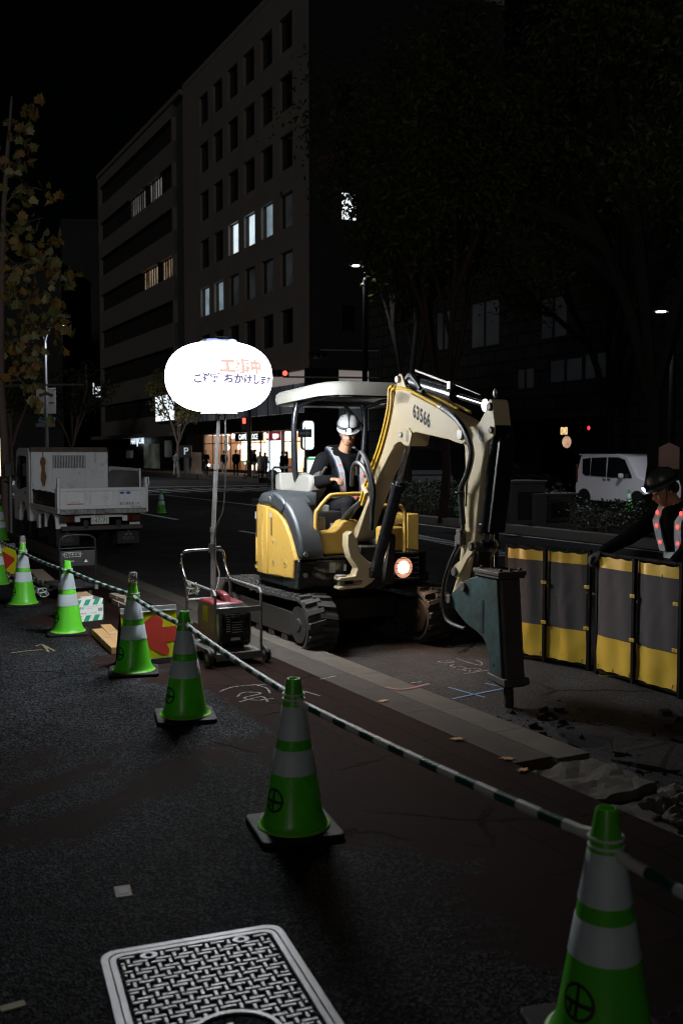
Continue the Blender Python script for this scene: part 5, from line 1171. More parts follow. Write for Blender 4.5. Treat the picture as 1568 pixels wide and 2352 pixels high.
# tracks
def track(side):
    y0, y1 = side * .62 - .15, side * .62 + .15
    xr, xf, zc0, r = -.80, .80, .265, .245
    path = []
    n = 14
    for i in range(n + 1): a = R(-90 + 180 * i / n); path.append((xf + r * math.cos(a), zc0 + r * math.sin(a)))
    for i in range(1, 12): t = i / 12; path.append((xf + (xr - xf) * t, zc0 + r - .018 * math.sin(math.pi * t)))
    for i in range(n + 1): a = R(90 + 180 * i / n); path.append((xr + r * math.cos(a), zc0 + r * math.sin(a)))
    for i in range(1, 12): t = i / 12; path.append((xr + (xf - xr) * t, zc0 - r))
    b = MB(); m = len(path); ro = []
    for i, p in enumerate(path):
        q = V(*path[(i + 1) % m], 0) - V(*path[i - 1], 0); q.normalize(); nn = V(q.y, -q.x, 0)
        ro.append((p, nn))
    rings = []
    for (p, nn) in ro + [ro[0]]:
        o = (p[0], p[1]); i_ = (p[0] - nn.x * .03, p[1] - nn.y * .03)
        rings.append([V(o[0], y0, o[1]), V(o[0], y1, o[1]), V(i_[0], y1, i_[1]), V(i_[0], y0, i_[1])])
    b.loft(rings, cap=False)
    # lugs: staggered blocks, two to a pitch
    L = [0]
    for i in range(m): L.append(L[-1] + (Vector(path[(i + 1) % m]) - Vector(path[i])).length)
    tot = L[-1]; k = round(tot / .105)
    for j in range(k):
        for h_ in (0, 1):
            d = (j + .5 * h_) / k * tot; i = max(q for q in range(m) if L[q] <= d); f = (d - L[i]) / max(L[i + 1] - L[i], 1e-6)
            p = Vector(path[i]).lerp(Vector(path[(i + 1) % m]), f); tv = (Vector(path[(i + 1) % m]) - Vector(path[i])).normalized(); nn = V(tv.y, 0, -tv.x); tt = V(tv.x, 0, tv.y)
            ya, yb = (y0 + .004, y0 + .175) if h_ == 0 else (y1 - .175, y1 - .004)
            sk = .016 * (1 if h_ == 0 else -1)
            P = V(p.x, 0, p.y)
            def pt(a, y, h): return P + tt * a + nn * h + V(0, y, 0)
            lo = [pt(-.030 - sk, ya, -.004), pt(.030 - sk, ya, -.004), pt(.030 + sk, yb, -.004), pt(-.030 + sk, yb, -.004)]
            hi = [pt(-.020 - sk, ya + .004, .026), pt(.020 - sk, ya + .004, .026), pt(.020 + sk, yb - .006, .026), pt(-.020 + sk, yb - .006, .026)]
            b.loft([lo, hi])
    o = b.build('track', M['rubber'], EX, ang=30)
    yo = y0 if side < 0 else y1; yi = side * .62
    b = MB(); b.bx(-.62, .60, yi - .10, yi + .10, .13, .36); b.prism([(-.62, .13), (.6, .13), (.72, .2), (.72, .32), (.6, .36), (-.62, .36)], yi - .115, yi + .115)
    for x in (-.45, -.15, .15, .45): b.cyl((x, yi - .11, .09), (x, yi + .11, .09), .07, n=14)
    b.cyl((0, yi - .05, .45), (0, yi + .05, .45), .05)
    b.build('track_frame', M['frame'], o, bevel=.012)
    b = MB(); b.cyl((xf, yi - .13, zc0), (xf, yi + .13, zc0), .17, n=24); b.cyl((xf, yi - .138, zc0), (xf, yi + .138, zc0), .06, n=16); b.build('idler', M['frame'], o, bevel=.01)
    b = MB()
    pr = []
    for q in range(18): a = 2 * math.pi * q / 18; rr = .19 if q % 2 else .155; pr.append((xr + rr * math.cos(a), zc0 + rr * math.sin(a)))
    b.prism(pr, yi - .03, yi + .03); b.cyl((xr, yi - .13, zc0), (xr, yi + .13, zc0), .10, n=18); b.build('sprocket', M['frame'], o)
track(-1); track(1)
b = MB(); b.bx(-.45, .45, -.48, .48, .20, .42); b.lathe([(.36, .40), (.36, .56), (.30, .57)], 32); b.build('undercarriage', M['black'], EX, bevel=.015)
b = MB(); b.prism([(-1.16, .10), (-1.20, .12), (-1.235, .22), (-1.235, .36), (-1.20, .46), (-1.17, .475), (-1.175, .44), (-1.20, .35), (-1.20, .23), (-1.17, .14)], -.76, .76)
for y in (-.775, .775): b.bx(-1.24, -1.10, y - .012, y + .012, .10, .475)
b.build('dozer_blade', M['darksteel'], EX, bevel=.004)
b = MB()
for y in (-.3, .3): b.box((-.78, y, .27), (.86, .08, .10), Matrix.Rotation(R(4), 3, 'Y'))
b.build('blade_arm', M['frame'], EX, bevel=.008)
# upper frame and body
def tail(rad, y_in, x_front, n=28, a0=-90, a1=90):
    pts = [(x_front, -y_in)] if x_front else []
    return pts
def halfdisc(rad, xf_, yr, yl, n=26):
    o = [(xf_, -yr)]
    for i in range(n + 1):
        a = R(-90 - 180 * i / n); o.append((rad * math.cos(a), rad * math.sin(a) * (yr / rad if math.sin(a) < 0 else yl / rad)))
    o.append((xf_, yl)); return o
b = MB(); b.prism(halfdisc(.735, .70, .715, .70), .56, .655, 'z'); b.build('turntable_skirt', M['hood'], EX, bevel=.02, seg=3)
b = MB(); b.prism([(x, y) for x, y in halfdisc(.70, .70, .68, .66)], .655, .845, 'z'); b.bx(.5, .70, -.2, .2, .60, .84); b.build('floor_frame', M['black'], EX, bevel=.01)
# yellow side panel and rear panel
arc = [(.115, 1.285), (.20, 1.275), (.30, 1.255), (.40, 1.22), (.50, 1.155), (.59, 1.06), (.66, .96), (.715, .865), (.735, .83), (.70, .82), (.69, .66), (.115, .64)]
b = MB(); b.prism(arc, -.745, -.60); sp = b.build('side_panel', M['yellow'], EX, bevel=.016, seg=3)
def slot(b, x0, x1, z0, z1, y=-.7462, rad=None):
    r_ = min(x1 - x0, z1 - z0) / 2 if rad is None else rad
    q = rrect(x0, x1, z0, z1, r_ * .98, 4); b.prism(q, y, y + .004)
b = MB(); slot(b, .20, .225, 1.02, 1.19); b.build('vent_slot', M['black'], sp, bevel=.0)
M['yellowdent'] = mat('yellow_recess', (.52, .30, .045), .5, var=.1)
b = MB(); slot(b, .215, .275, .74, 1.00, -.7475); slot(b, .45, .56, .75, .83, -.7475); slot(b, .25, .58, .665, .70, -.7475, .008); b.build('pressed_panel', M['yellow'], sp, bevel=.006, seg=2)
b = MB()
for (x, z) in ((.25, .97), (.25, .78), (.505, .79)): b.cyl((x, -.752, z), (x, -.744, z), .013, n=10)
b.build('latch', M['pin'], sp)
b = MB(); b.bx(.175, .225, -.7468, -.7455, 1.195, 1.235); b.build('sticker', M['sticker'], sp)
b = MB()
for i in range(30):
    pass
n = 30; ro, ri = .745, .62
def cyl_wall(b, ro, ri, z0, z1, a0, a1, n, bulge=.0):
    rings = []
    for i in range(n + 1):
        a = R(a0 + (a1 - a0) * i / n); c, s = math.cos(a), math.sin(a)
        rings.append([V(ri * c, ri * s, z0), V(ro * c, ro * s, z0), V((ro + bulge) * c, (ro + bulge) * s, (z0 + z1) / 2), V(ro * .985 * c, ro * .985 * s, z1), V(ri * c, ri * s, z1)])
    b.loft(rings)
b = MB(); b.bx(0, .102, -.745, -.60, .64, 1.29); cyl_wall(b, .745, .60, .64, 1.295, -90, -196, 22, .006); rp = b.build('rear_panel', M['yellow'], EX, bevel=.010)
b = MB()
for a in (-104,):
    for z0, z1 in ((.98, 1.16),):
        b.box((.752 * math.cos(R(a)), .752 * math.sin(R(a)), (z0 + z1) / 2), (.006, .02, z1 - z0), Matrix.Rotation(R(a), 3, 'Z'))
b.build('vent_slot', M['black'], rp)
b = MB(); b.box((.7525 * math.cos(R(-104)), .7525 * math.sin(R(-104)), .86), (.012, .05, .24), Matrix.Rotation(R(-104), 3, 'Z')); b.box((.7525 * math.cos(R(-106)), .7525 * math.sin(R(-106)), .685), (.012, .12, .03), Matrix.Rotation(R(-106), 3, 'Z')); b.build('pressed_panel', M['yellow'], rp, bevel=.005)
b = MB(); b.box((.7535 * math.cos(R(-107)), .7535 * math.sin(R(-107)), 1.19), (.004, .07, .07), Matrix.Rotation(R(-107), 3, 'Z')); b.build('sticker', M['sticker'], rp)
b = MB(); cyl_wall(b, .74, .60, .64, 1.295, -196, -270, 12); b.bx(0, .45, .60, .74, .64, 1.2); b.build('left_cover', M['yellow'], EX, bevel=.012)
b = MB(); b.bx(-.5, .55, -.58, -.35, .66, 1.2); b.bx(-.58, -.2, -.5, .55, .66, 1.25); b.build('engine_bay', M['black'], EX)
# charcoal hood: top deck and the curved front fender
b = MB()
top = [(.36, -.70)] + [(.715 * math.cos(R(-90 - 180 * i / 22)), .715 * math.sin(R(-90 - 180 * i / 22))) for i in range(23)] + [(0.1, .70), (.1, .2), (-.1, -.3), (.36, -.34)]
def scale_poly(p, k, c=(-.1, -.1)): return [(c[0] + (x - c[0]) * k, c[1] + (y - c[1]) * k) for x, y in p]
rings = [[V(x, y, 1.29) for x, y in top], [V(x, y, 1.34) for x, y in scale_poly(top, 1.01)], [V(x, y, 1.40) for x, y in scale_poly(top, .95)], [V(x, y, 1.425) for x, y in scale_poly(top, .80)]]
b.loft(rings); b.build('hood', M['hood'], EX, bevel=.018, seg=3)
b = MB(); b.prism([(.12, 1.300), (.20, 1.292), (.31, 1.27), (.41, 1.234), (.51, 1.166), (.605, 1.068), (.675, .968), (.73, .875), (.745, .845), (.83, .845), (.825, .93), (.78, 1.06), (.70, 1.18), (.60, 1.28), (.48, 1.35), (.30, 1.41), (.12, 1.43)], -.735, -.50); fd = b.build('front_fender', M['hood'], EX, bevel=.03, seg=3)
b = MB(); b.cyl((.80, -.69, .895), (.845, -.69, .895), .022, n=14); b.cyl((.15, -.74, 1.36), (.15, -.70, 1.37), .03, n=16); b.build('bolt', M['pin'], fd)
b = MB(); b.prism([(.32, 1.275), (.44, 1.235), (.47, 1.27), (.50, 1.33), (.44, 1.375), (.30, 1.425), (.2, 1.43)], -.745, -.45); b.build('hood_lip', M['hood'], fd, bevel=.02)
# front lower blocks
b = MB(); b.prism([(.42, .56), (.74, .57), (.76, .60), (.76, .825), (.74, .838), (.42, .838)], -.725, -.24); fb_ = b.build('front_block', M['gloss'], EX, bevel=.016)
b = MB(); b.bx(.761, .764, -.42, -.36, .71, .80); b.bx(.761, .764, -.27, -.245, .72, .78); b.build('sticker', M['sticker'], fb_)
b = MB(); b.cyl((.755, -.66, .70), (.77, -.66, .70), .022); b.build('bolt', M['pin'], fb_)
b = MB(); b.bx(.1, .77, -.5, .62, .838, .862); b.build('floor_plate', M['black'], EX, bevel=.006)
b = MB(); b.cyl((.50, -.55, .63), (.80, -.30, .64), .032); b.build('swing_cylinder', M['darksteel'], EX)
# work lamp housing on the front left
lh = MB(); lh.prism(rrect(.165, .52, .595, .865, .05), .56, .84, 'x'); lamp = lh.build('work_lamp', M['gloss'], EX, bevel=.014)
b = MB()
for z in (.625, .672, .719, .766, .813):
    for s_ in (-1, 1): b.tube([(.842, .345 + s_ * .13, z - .016), (.852, .345 + s_ * .135, z), (.842, .345 + s_ * .13, z + .016)], .003, 5)
    b.cyl((.848, .215, z), (.848, .475, z), .0035, n=6)
b.build('lamp_grille', M['darksteel'], lamp)
M['lampglow'] = emit('lamp_glow', (1, .66, .44), 55)
b = MB(); b.cyl((.840, .318, .727), (.8445, .318, .727), .060, n=24); b.build('lamp_lens', M['lampglow'], lamp)
b = MB(); b.loft([[V(.8402 + dx, .318 + r * math.cos(i * .2618), .727 + r * math.sin(i * .2618)) for i in range(24)] for r, dx in ((.060, .001), (.078, .0015), (.098, .003))], cap=False); b.build('halo_ring', emit('halo_glow', (1, .50, .34), .5), lamp)  # added glowing ring, imitates the bloom round the lamp
sp_ = bpy.data.lights.new('work_beam', 'SPOT'); sp_.energy = 46; sp_.color = (1, .66, .44); sp_.spot_size = R(158); sp_.spot_blend = .9; sp_.shadow_soft_size = .045
so2 = bpy.data.objects.new('work_beam', sp_); COL.objects.link(so2); so2.parent = EX; so2.location = (.87, .318, .727)
dv = V(.92, .12, -.42); so2.rotation_euler = dv.to_track_quat('-Z', 'Y').to_euler()
# cab: storage box, rails, console, seat
b = MB(); b.prism([(-.53, .868), (-.53, 1.085), (-.35, 1.09), (-.30, 1.13), (-.265, 1.175), (-.22, 1.185), (-.10, 1.18), (-.10, .868)], .58, .735, 'x'); b.build('toe_box', M['yellow'], EX, bevel=.022, seg=3)
b = MB(); b.prism(rrect(.20, .40, .868, 1.10, .03), .52, .72, 'x'); b.build('left_toe_box', M['yellow'], EX, bevel=.015)
b = MB(); b.tube([(.735, -.54, .845), (.735, -.54, 1.22), (.735, -.515, 1.29), (.735, -.42, 1.39), (.735, -.36, 1.415), (.735, -.10, 1.42), (.735, .0, 1.42)], .020, 10, smooth=4); b.build('guard_rail', M['yellow'], EX)
b = MB(); b.tube([(.72, .405, .845), (.72, .405, 1.20), (.72, .385, 1.27), (.72, .33, 1.30), (.72, .1, 1.30)], .020, 10, smooth=4); b.build('left_guard_rail', M['yellow'], EX)
b = MB(); b.prism([(-.36, 1.05), (-.40, 1.33), (-.36, 1.42), (-.20, 1.50), (-.10, 1.585), (.02, 1.605), (.14, 1.575), (.18, 1.53), (.16, 1.44), (.02, 1.33), (.06, 1.05)], -.32, -.13); cs = b.build('console', M['greyp'], EX, bevel=.028, seg=3)
b = MB(); b.cyl((.13, -.215, 1.56), (.20, -.205, 1.60), .055, .03, 14); b.cyl((.20, -.205, 1.60), (.26, -.195, 1.66), .014, n=10); b.build('lever_boot', M['rubber'], cs)
b = MB(); b.bx(-.18, .28, -.10, .44, 1.02, 1.10); b.build('seat_cushion', M['black'], EX, bevel=.03)
b = MB(); b.prism([(-.14, 1.08), (-.20, 1.12), (-.34, 1.62), (-.28, 1.66), (-.06, 1.12)], -.06, .40); b.build('seat_back', M['black'], EX, bevel=.04)
b = MB(); b.bx(.10, .34, -.32, -.02, .864, 1.24); b.bx(-.30, .1, -.30, .55, .864, 1.03); b.build('seat_base', M['black'], EX, bevel=.012)
b = MB(); b.bx(.12, .30, -.34, -.322, .98, 1.20); b.bx(.03, .30, -.36, -.18, 1.14, 1.30); b.build('side_console', M['greyp'], EX, bevel=.02)
b = MB(); b.bx(.341, .343, -.19, -.06, .98, 1.13); b.build('placard', M['sticker'], EX)
b = MB(); b.prism([(-.52, 1.42), (-.52, 1.58), (-.40, 1.60), (-.36, 1.42)], -.38, -.05); b.build('rear_box', M['greyp'], EX, bevel=.015)
b = MB(); b.tube([(-.45, -.44, 1.42), (-.45, -.44, 1.62), (-.45, -.42, 1.65), (-.45, -.20, 1.65), (-.45, -.18, 1.62), (-.45, -.18, 1.42)], .012, 8); b.build('rear_rail', M['gloss'], EX)
# canopy
cv = MB()
def rim(ins, z, tilt=.045):
    pts = rrect(-.60 + ins, .72 - ins, -.42 + ins, .86 - ins, max(.28 - ins * .6, .05), 7)
    return [V(x, y, z + tilt * (x + .0)) for x, y in pts]
cv.loft([rim(.05, 2.39), rim(.035, 2.34), rim(.02, 2.295), rim(.0, 2.295), rim(-.012, 2.35), rim(-.006, 2.39), rim(.02, 2.415), rim(.10, 2.432), rim(.35, 2.44)]); can = cv.build('canopy', M['canopy'], EX, ang=50)
b = MB()
for y in (-.20, .56):
    s_ = -1 if y < .18 else 1
    b.tube([(-.40, y, .90), (-.40, y - .005, 1.45), (-.38, y - .03 * (1 if s_ < 0 else -1) * 1, 2.05), (-.36, y, 2.30)], .031, 12, smooth=4)
b.build('canopy_post', M['gloss'], EX)
b = MB()
for y in (-.20, .56): b.tube([(-.37, y, 2.26), (.0, y, 2.315), (.52, y, 2.34)], .022, 8)
b.tube([(-.36, -.20, 2.30), (-.36, .56, 2.30)], .024, 8); b.tube([(.45, -.3, 2.345), (.45, .7, 2.345)], .02, 8); b.tube([(-.37, .54, 2.08), (-.36, .42, 2.20), (-.36, .34, 2.29)], .022, 8); b.bx(-.45, .45, -.25, .65, 2.372, 2.376); b.build('canopy_frame', M['gloss'], can)
b = MB()
for x, y in ((-.18, -.285), (-.06, -.285), (-.30, -.285), (.3, .62), (.4, .62)): b.cyl((x, y, 2.325), (x, y, 2.345), .013, n=8)
b.build('bolt', M['pin'], can)
# boom group
BT = Matrix.Translation((.9, -.08, 0)) @ Matrix.Rotation(R(-4), 4, 'Z')
bm_out = [(-.24, .97), (-.245, 1.03), (-.19, 1.075), (-.077, 1.168), (.108, 1.367), (.214, 1.546), (.421, 1.801), (.553, 2.022), (.625, 2.19), (.650, 2.275), (.70, 2.31), (.77, 2.312), (.944, 2.272), (1.497, 2.105), (1.70, 2.045), (1.80, 1.995), (1.848, 1.94), (1.836, 1.888), (1.769, 1.86), (1.604, 1.888), (1.02, 1.962), (.985, 1.955), (.945, 1.86), (.915, 1.85), (.847, 1.862), (.80, 1.885), (.735, 1.885), (.652, 1.855), (.555, 1.780), (.354, 1.60), (.108, 1.30), (-.076, 1.04), (-.172, .975)]
b = MB(BT); b.prism(bm_out, -.082, .082); boom = b.build('boom', M['boom'], EX, bevel=.008)
M['boomunder'] = M['boom']
b = MB(BT)
for y in (-.082, .062): b.prism([(.655, 2.26), (.69, 2.36), (.706, 2.43), (.735, 2.452), (.765, 2.445), (.79, 2.425), (.83, 2.36), (.87, 2.32), (.95, 2.275), (.9, 2.2), (.7, 2.2)], y, y + .02)
b.build('ear', M['boom'], boom, bevel=.004)
b = MB(BT); g_ = [(.985, 1.955), (.945, 1.86), (.915, 1.85), (.847, 1.862), (.80, 1.885), (.735, 1.885), (.652, 1.855), (.66, 1.92), (.72, 1.985), (.80, 2.005), (.92, 2.0)]
b.prism(g_, -.094, -.0825); b.prism([(1.62, 1.885), (1.64, 2.06), (1.70, 2.045), (1.80, 1.995), (1.848, 1.94), (1.836, 1.888), (1.769, 1.86)], -.094, -.0825)
b.build('gusset', M['boom'], boom, bevel=.003)
b = MB(BT); b.prism([(.90 + .02 * math.cos(a * .52), 1.93 + .05 * math.sin(a * .52)) for a in range(12)], -.0955, -.0945); b.build('oval_hole', M['black'], boom)
b = MB(BT); b.text('63566', .135, lambda x, y: V(1.125 + x * .80, -.0838, 2.085 + y * 1.12 - x * .28), space=1.08, bold=.004); b.build('painted_number', M['ink'], boom, smooth=False)
b = MB(BT)
for (x, z, y, r_) in ((.727, 2.405, -.105, .03), (1.756, 1.93, -.11, .04), (.80, 1.945, -.108, .022), (-.2, 1.02, -.10, .03)): b.cyl((x, y, z), (x, -y, z), r_, n=18)
b.build('pin', M['pin'], boom, bevel=.004)
# yellow pipes and black hoses
def bpipe(name, m, lists, r, sm=3, par=None):
    b = MB(BT)
    for pts in lists: b.tube(pts, r, 8, smooth=sm)
    return b.build(name, m, par or boom)
P1 = [(.02, 1.34), (.10, 1.46), (.20, 1.60), (.395, 1.83), (.525, 2.04), (.595, 2.21), (.60, 2.31), (.625, 2.345), (.67, 2.35)]
def off(p, dx, dz, y): return [(x + dx, y, z + dz) for x, z in p]
bpipe('hydraulic_pipe', M['hosey'], [off(P1, -.02, .005, -.10), off(P1, .015, -.015, -.092), off(P1, -.012, .01, -.055), off(P1, -.012, .01, .06)], .0125)
bpipe('top_pipe', M['hosey'], [[(.66, -.07, 2.315), (.72, -.085, 2.335), (.95, -.085, 2.295), (1.44, -.085, 2.145)], [(.75, .03, 2.335), (.95, .03, 2.30), (1.5, .03, 2.13)], [(.75, .07, 2.335), (.95, .07, 2.305), (1.62, .07, 2.10)]], .0125)
bpipe('pipe_clamp', M['boom'], [[(.10, -.11, 1.50), (.18, -.11, 1.43)], [(.09, -.02, 1.51), (.10, -.11, 1.50)]], .022, 1)
b = MB(BT); b.cyl((1.42, -.086, 2.152), (1.52, -.088, 2.12), .021, n=12); b.cyl((1.46, -.087, 2.14), (1.475, -.087, 2.135), .026, n=8); b.build('coupling', M['pin'], boom)
bpipe('arm_hose', M['hose'], [[(1.50, -.09, 2.125), (1.62, -.11, 2.09), (1.77, -.13, 2.03), (1.90, -.135, 1.93), (1.965, -.13, 1.79), (1.90, -.125, 1.64), (1.81, -.12, 1.53), (1.80, -.11, 1.39), (1.81, -.105, 1.27)]], .023, 4)
b = MB(BT); b.tube(ring_pts(V(1.80, -.12, 1.505), .038, 12), .006, 5, closed=True); b.cyl((1.81, -.105, 1.275), (1.805, -.10, 1.20), .016); b.box((1.775, -.10, 1.17), (.06, .05, .11)); b.box((1.74, -.10, 1.14), (.03, .05, .08)); b.build('hose_valve', M['darksteel'], boom, bevel=.004)
bpipe('breaker_hose', M['hose'], [[(1.755, -.10, 1.12), (1.70, -.11, 1.04), (1.64, -.12, .94), (1.585, -.13, .80), (1.57, -.13, .66), (1.61, -.13, .55), (1.70, -.125, .51), (1.86, -.11, .50)], [(1.95, .10, 1.3), (1.9, .13, .9), (1.95, .13, .6), (2.05, .115, .52)]], .016, 4)
bpipe('foot_hose', M['hose'], [[(.06, -.15, 1.60), (.13, -.17, 1.74), (.22, -.18, 1.80), (.34, -.17, 1.68), (.38, -.14, 1.48), (.31, -.12, 1.30), (.27, -.11, 1.12)], [(-.06, -.15, 1.50), (.03, -.18, 1.66), (.14, -.19, 1.71), (.27, -.18, 1.66), (.35, -.15, 1.50), (.32, -.13, 1.34)], [(.02, -.11, 1.35), (-.10, -.15, 1.27), (-.24, -.17, 1.16), (-.33, -.15, 1.07), (-.30, -.12, 1.01), (-.22, -.10, 1.03)], [(-.0, -.08, 1.36), (-.12, -.12, 1.25), (-.28, -.13, 1.12), (-.34, -.10, .98), (-.34, -.06, .9)], [(.2, .11, 1.3), (.1, .14, 1.1), (.05, .14, .8)]], .020, 4)
bpipe('hose_guard', M['darksteel'], [[(-.34, -.2, 1.10), (-.35, -.2, .85), (-.34, -.19, .80), (-.30, -.16, .78), (-.28, -.14, .80), (-.28, -.13, 1.08)]], .009, 3)
# boom cylinder
def ram(name, p0, p1, f, rb, rr, m, y=0.0, par=None):
    p0 = V(p0[0], y, p0[1]); p1 = V(p1[0], y, p1[1]); q = p0.lerp(p1, f)
    b = MB(BT); b.cyl(p0, q, rb, n=18); b.cyl(q - (q - p0).normalized() * .05, q + (q - p0).normalized() * .01, rb * 1.15, n=18); b.cyl(p0 + V(0, -rb, 0), p0 + V(0, rb, 0), rb * .9, n=14); o = b.build(name, m, par or EX, bevel=.003)
    b = MB(BT); b.cyl(q, p1, rr, n=14); b.cyl(p1 + V(0, -rr * 1.6, 0), p1 + V(0, rr * 1.6, 0), rr * 1.7, n=14); b.build('rod', M['chrome'], o)
    return o
ram('boom_cylinder', (.12, .72), (.80, 1.945), .66, .052, .026, M['gloss'], 0)
o = ram('arm_cylinder', (.73, 2.405), (2.00, 2.135), .62, .056, .027, M['gloss'], 0)
b = MB(BT); b.loft([[V(.92, -.035, 2.475), V(.92, .035, 2.475), V(.92, .03, 2.455), V(.92, -.03, 2.455)], [V(1.52, -.035, 2.325), V(1.52, .035, 2.325), V(1.52, .03, 2.305), V(1.52, -.03, 2.305)]]); b.box((1.49, 0, 2.30), (.05, .10, .08)); b.cyl((1.53, -.02, 2.315), (1.90, -.02, 2.215), .005, n=6); b.build('rod_guard', M['pin'], o, bevel=.003)
b = MB(BT); b.tube([(.80, -.05, 2.40), (.90, -.065, 2.43), (1.0, -.06, 2.36), (1.05, -.05, 2.31)], .02, 8, smooth=4); b.tube([(.86, .02, 2.33), (1.0, -.04, 2.29), (1.08, -.04, 2.285)], .018, 8, smooth=4); b.build('hose_elbow', M['hose'], o)
# arm
arm_o = [(1.70, 1.90), (1.74, 1.96), (1.80, 1.985), (1.90, 1.985), (1.97, 2.02), (2.03, 2.08), (2.075, 2.155), (2.10, 2.175), (2.13, 2.165), (2.15, 2.10), (2.172, 2.0), (2.165, 1.925), (2.135, 1.895), (2.07, 1.873), (2.03, 1.76), (2.00, 1.648), (1.958, 1.395), (1.914, 1.126), (1.80, .80), (1.70, .66), (1.62, .63), (1.58, .67), (1.60, .74), (1.682, .882), (1.729, 1.123), (1.763, 1.386), (1.775, 1.70), (1.765, 1.84)]
b = MB(BT); b.prism(arm_o, -.068, .068); arm = b.build('arm', M['boom'], EX, bevel=.008)
b = MB(BT); b.prism([(1.99 + .03 * math.cos(a * .52), 1.93 + .055 * math.sin(a * .52)) for a in range(12)], -.0695, -.0685); b.tube([(1.87, -.07, 1.86), (1.80, -.07, 1.55), (1.79, -.07, 1.40)], .006, 5); b.build('seam', M['black'], arm)
b = MB(BT)
for (x, z, r_) in ((1.625, .688, .036), (1.938, 1.115, .032), (1.707, .905, .034), (1.833, .807, .034)): b.cyl((x, -.125, z), (x, .125, z), r_, n=18)

for (x, z, r_) in ((2.11, 2.12, .03), (2.13, 1.955, .026)): b.cyl((x, -.085, z), (x, .085, z), r_, n=18)
b.build('pin', M['darksteel'], arm, bevel=.005)
b = MB(BT); b.ell((2.12, -.03, 2.215), (.025, .02, .035), 10, 6); b.build('grease_cap', M['pin'], arm)
b = MB(BT)
for y in (-.105, .085): b.prism([(1.66, .90), (1.69, .955), (1.78, 1.0), (1.85, 1.06), (1.90, 1.14), (1.945, 1.16), (1.975, 1.12), (1.95, 1.07), (1.88, 1.02), (1.80, .93), (1.74, .865), (1.70, .86)], y, y + .02)
b.build('link', M['boom'], arm, bevel=.004)
b = MB(BT); b.prism([(1.91, 1.14), (1.97, 1.14), (1.90, .80), (1.84, .77), (1.80, .82)], -.05, .05); b.build('push_link', M['frame'], arm, bevel=.006)
ram('breaker_cylinder', (2.13, 1.955), (1.95, 1.115), .86, .060, .028, M['gloss'], .0)
b = MB(BT); b.box((2.16, .0, 1.55), (.03, .13, .66), Matrix.Rotation(R(11), 3, 'Y')); b.build('cylinder_guard', M['black'], arm, bevel=.006)
# breaker
hs = [(2.007, .905), (1.924, .882), (1.826, .852), (1.65, .738), (1.586, .70), (1.572, .67), (1.59, .645), (1.678, .628), (1.78, .572), (1.892, .524), (2.001, .503), (2.08, .475), (2.13, .435), (2.16, .37), (2.181, .208), (2.34, .195), (2.262, .912)]
b = MB(BT); b.prism([(2.03, .90), (2.285, .92), (2.365, .20), (2.20, .205), (2.18, .37), (2.12, .47), (2.05, .50)], -.080, .072); brk = b.build('breaker', M['darksteel'], EX, bevel=.012)
b = MB(BT); b.prism(hs, -.100, -.080); b.prism(hs, .072, .092); b.build('breaker_plate', M['teal'], brk, bevel=.005)
b = MB(BT); b.prism(rrect(2.072, 2.100, .50, .745, .0135, 4), -.1025, -.0995); b.cyl((2.235, -.1025, .30), (2.235, -.095, .30), .012); b.build('slot', M['black'], brk)
b = MB(BT); b.bx(1.99, 2.31, -.115, .105, .915, .937); b.bx(1.98, 2.32, -.122, .112, .937, .965)
for x in (2.03, 2.28):
    for y in (-.08, 0, .08): b.cyl((x, y, .965), (x, y, .985), .014, n=6)
b.build('top_plate', M['darksteel'], brk, bevel=.005)
b = MB(BT); b.loft([[V(2.16, -.110, .235), V(2.385, -.110, .222), V(2.385, .098, .222), V(2.16, .098, .235)], [V(2.165, -.110, .190), V(2.39, -.110, .178), V(2.39, .098, .178), V(2.165, .098, .190)], [V(2.19, -.085, .172), V(2.365, -.085, .160), V(2.365, .075, .160), V(2.19, .075, .172)]]); b.build('collar', M['darksteel'], brk, bevel=.004)
b = MB(BT); b.cyl((2.272, -.005, .19), (2.285, -.005, .03), .036, .036, 16); b.cyl((2.285, -.005, .03), (2.296, -.005, -.08), .036, .018, 16); b.build('chisel', M['frame'], brk)
# swing bracket
sb = [(-.262, 1.07), (-.215, 1.10), (-.17, 1.02), (-.14, .90), (-.06, .825), (.02, .79), (.04, .70), (-.02, .63), (-.10, .585), (-.346, .58), (-.346, .607), (-.135, .612), (-.105, .655), (-.346, .66), (-.346, .688), (-.19, .70), (-.165, .76), (-.235, .86), (-.265, .97)]
b = MB(BT); b.prism(sb, -.02, .10, 'x'); brc = b.build('swing_bracket', M['boom'], EX, bevel=.008)
b = MB(BT); b.prism([(.10, .60), (.16, 1.08), (.22, 1.05), (.20, .60)], -.12, .1, 'x'); b.bx(-.16, .02, -.1, .16, .56, .95); b.build('swing_post', M['frame'], brc, bevel=.01)
b = MB(BT); b.cyl((.04, -.30, .57), (.04, -.30, .70), .035, n=16); b.cyl((.04, -.30, .69), (.04, -.30, .705), .055, n=16); b.cyl((.02, .0, .735), (.12, .0, .735), .035, n=16); b.build('pin', M['pin'], brc, bevel=.004)
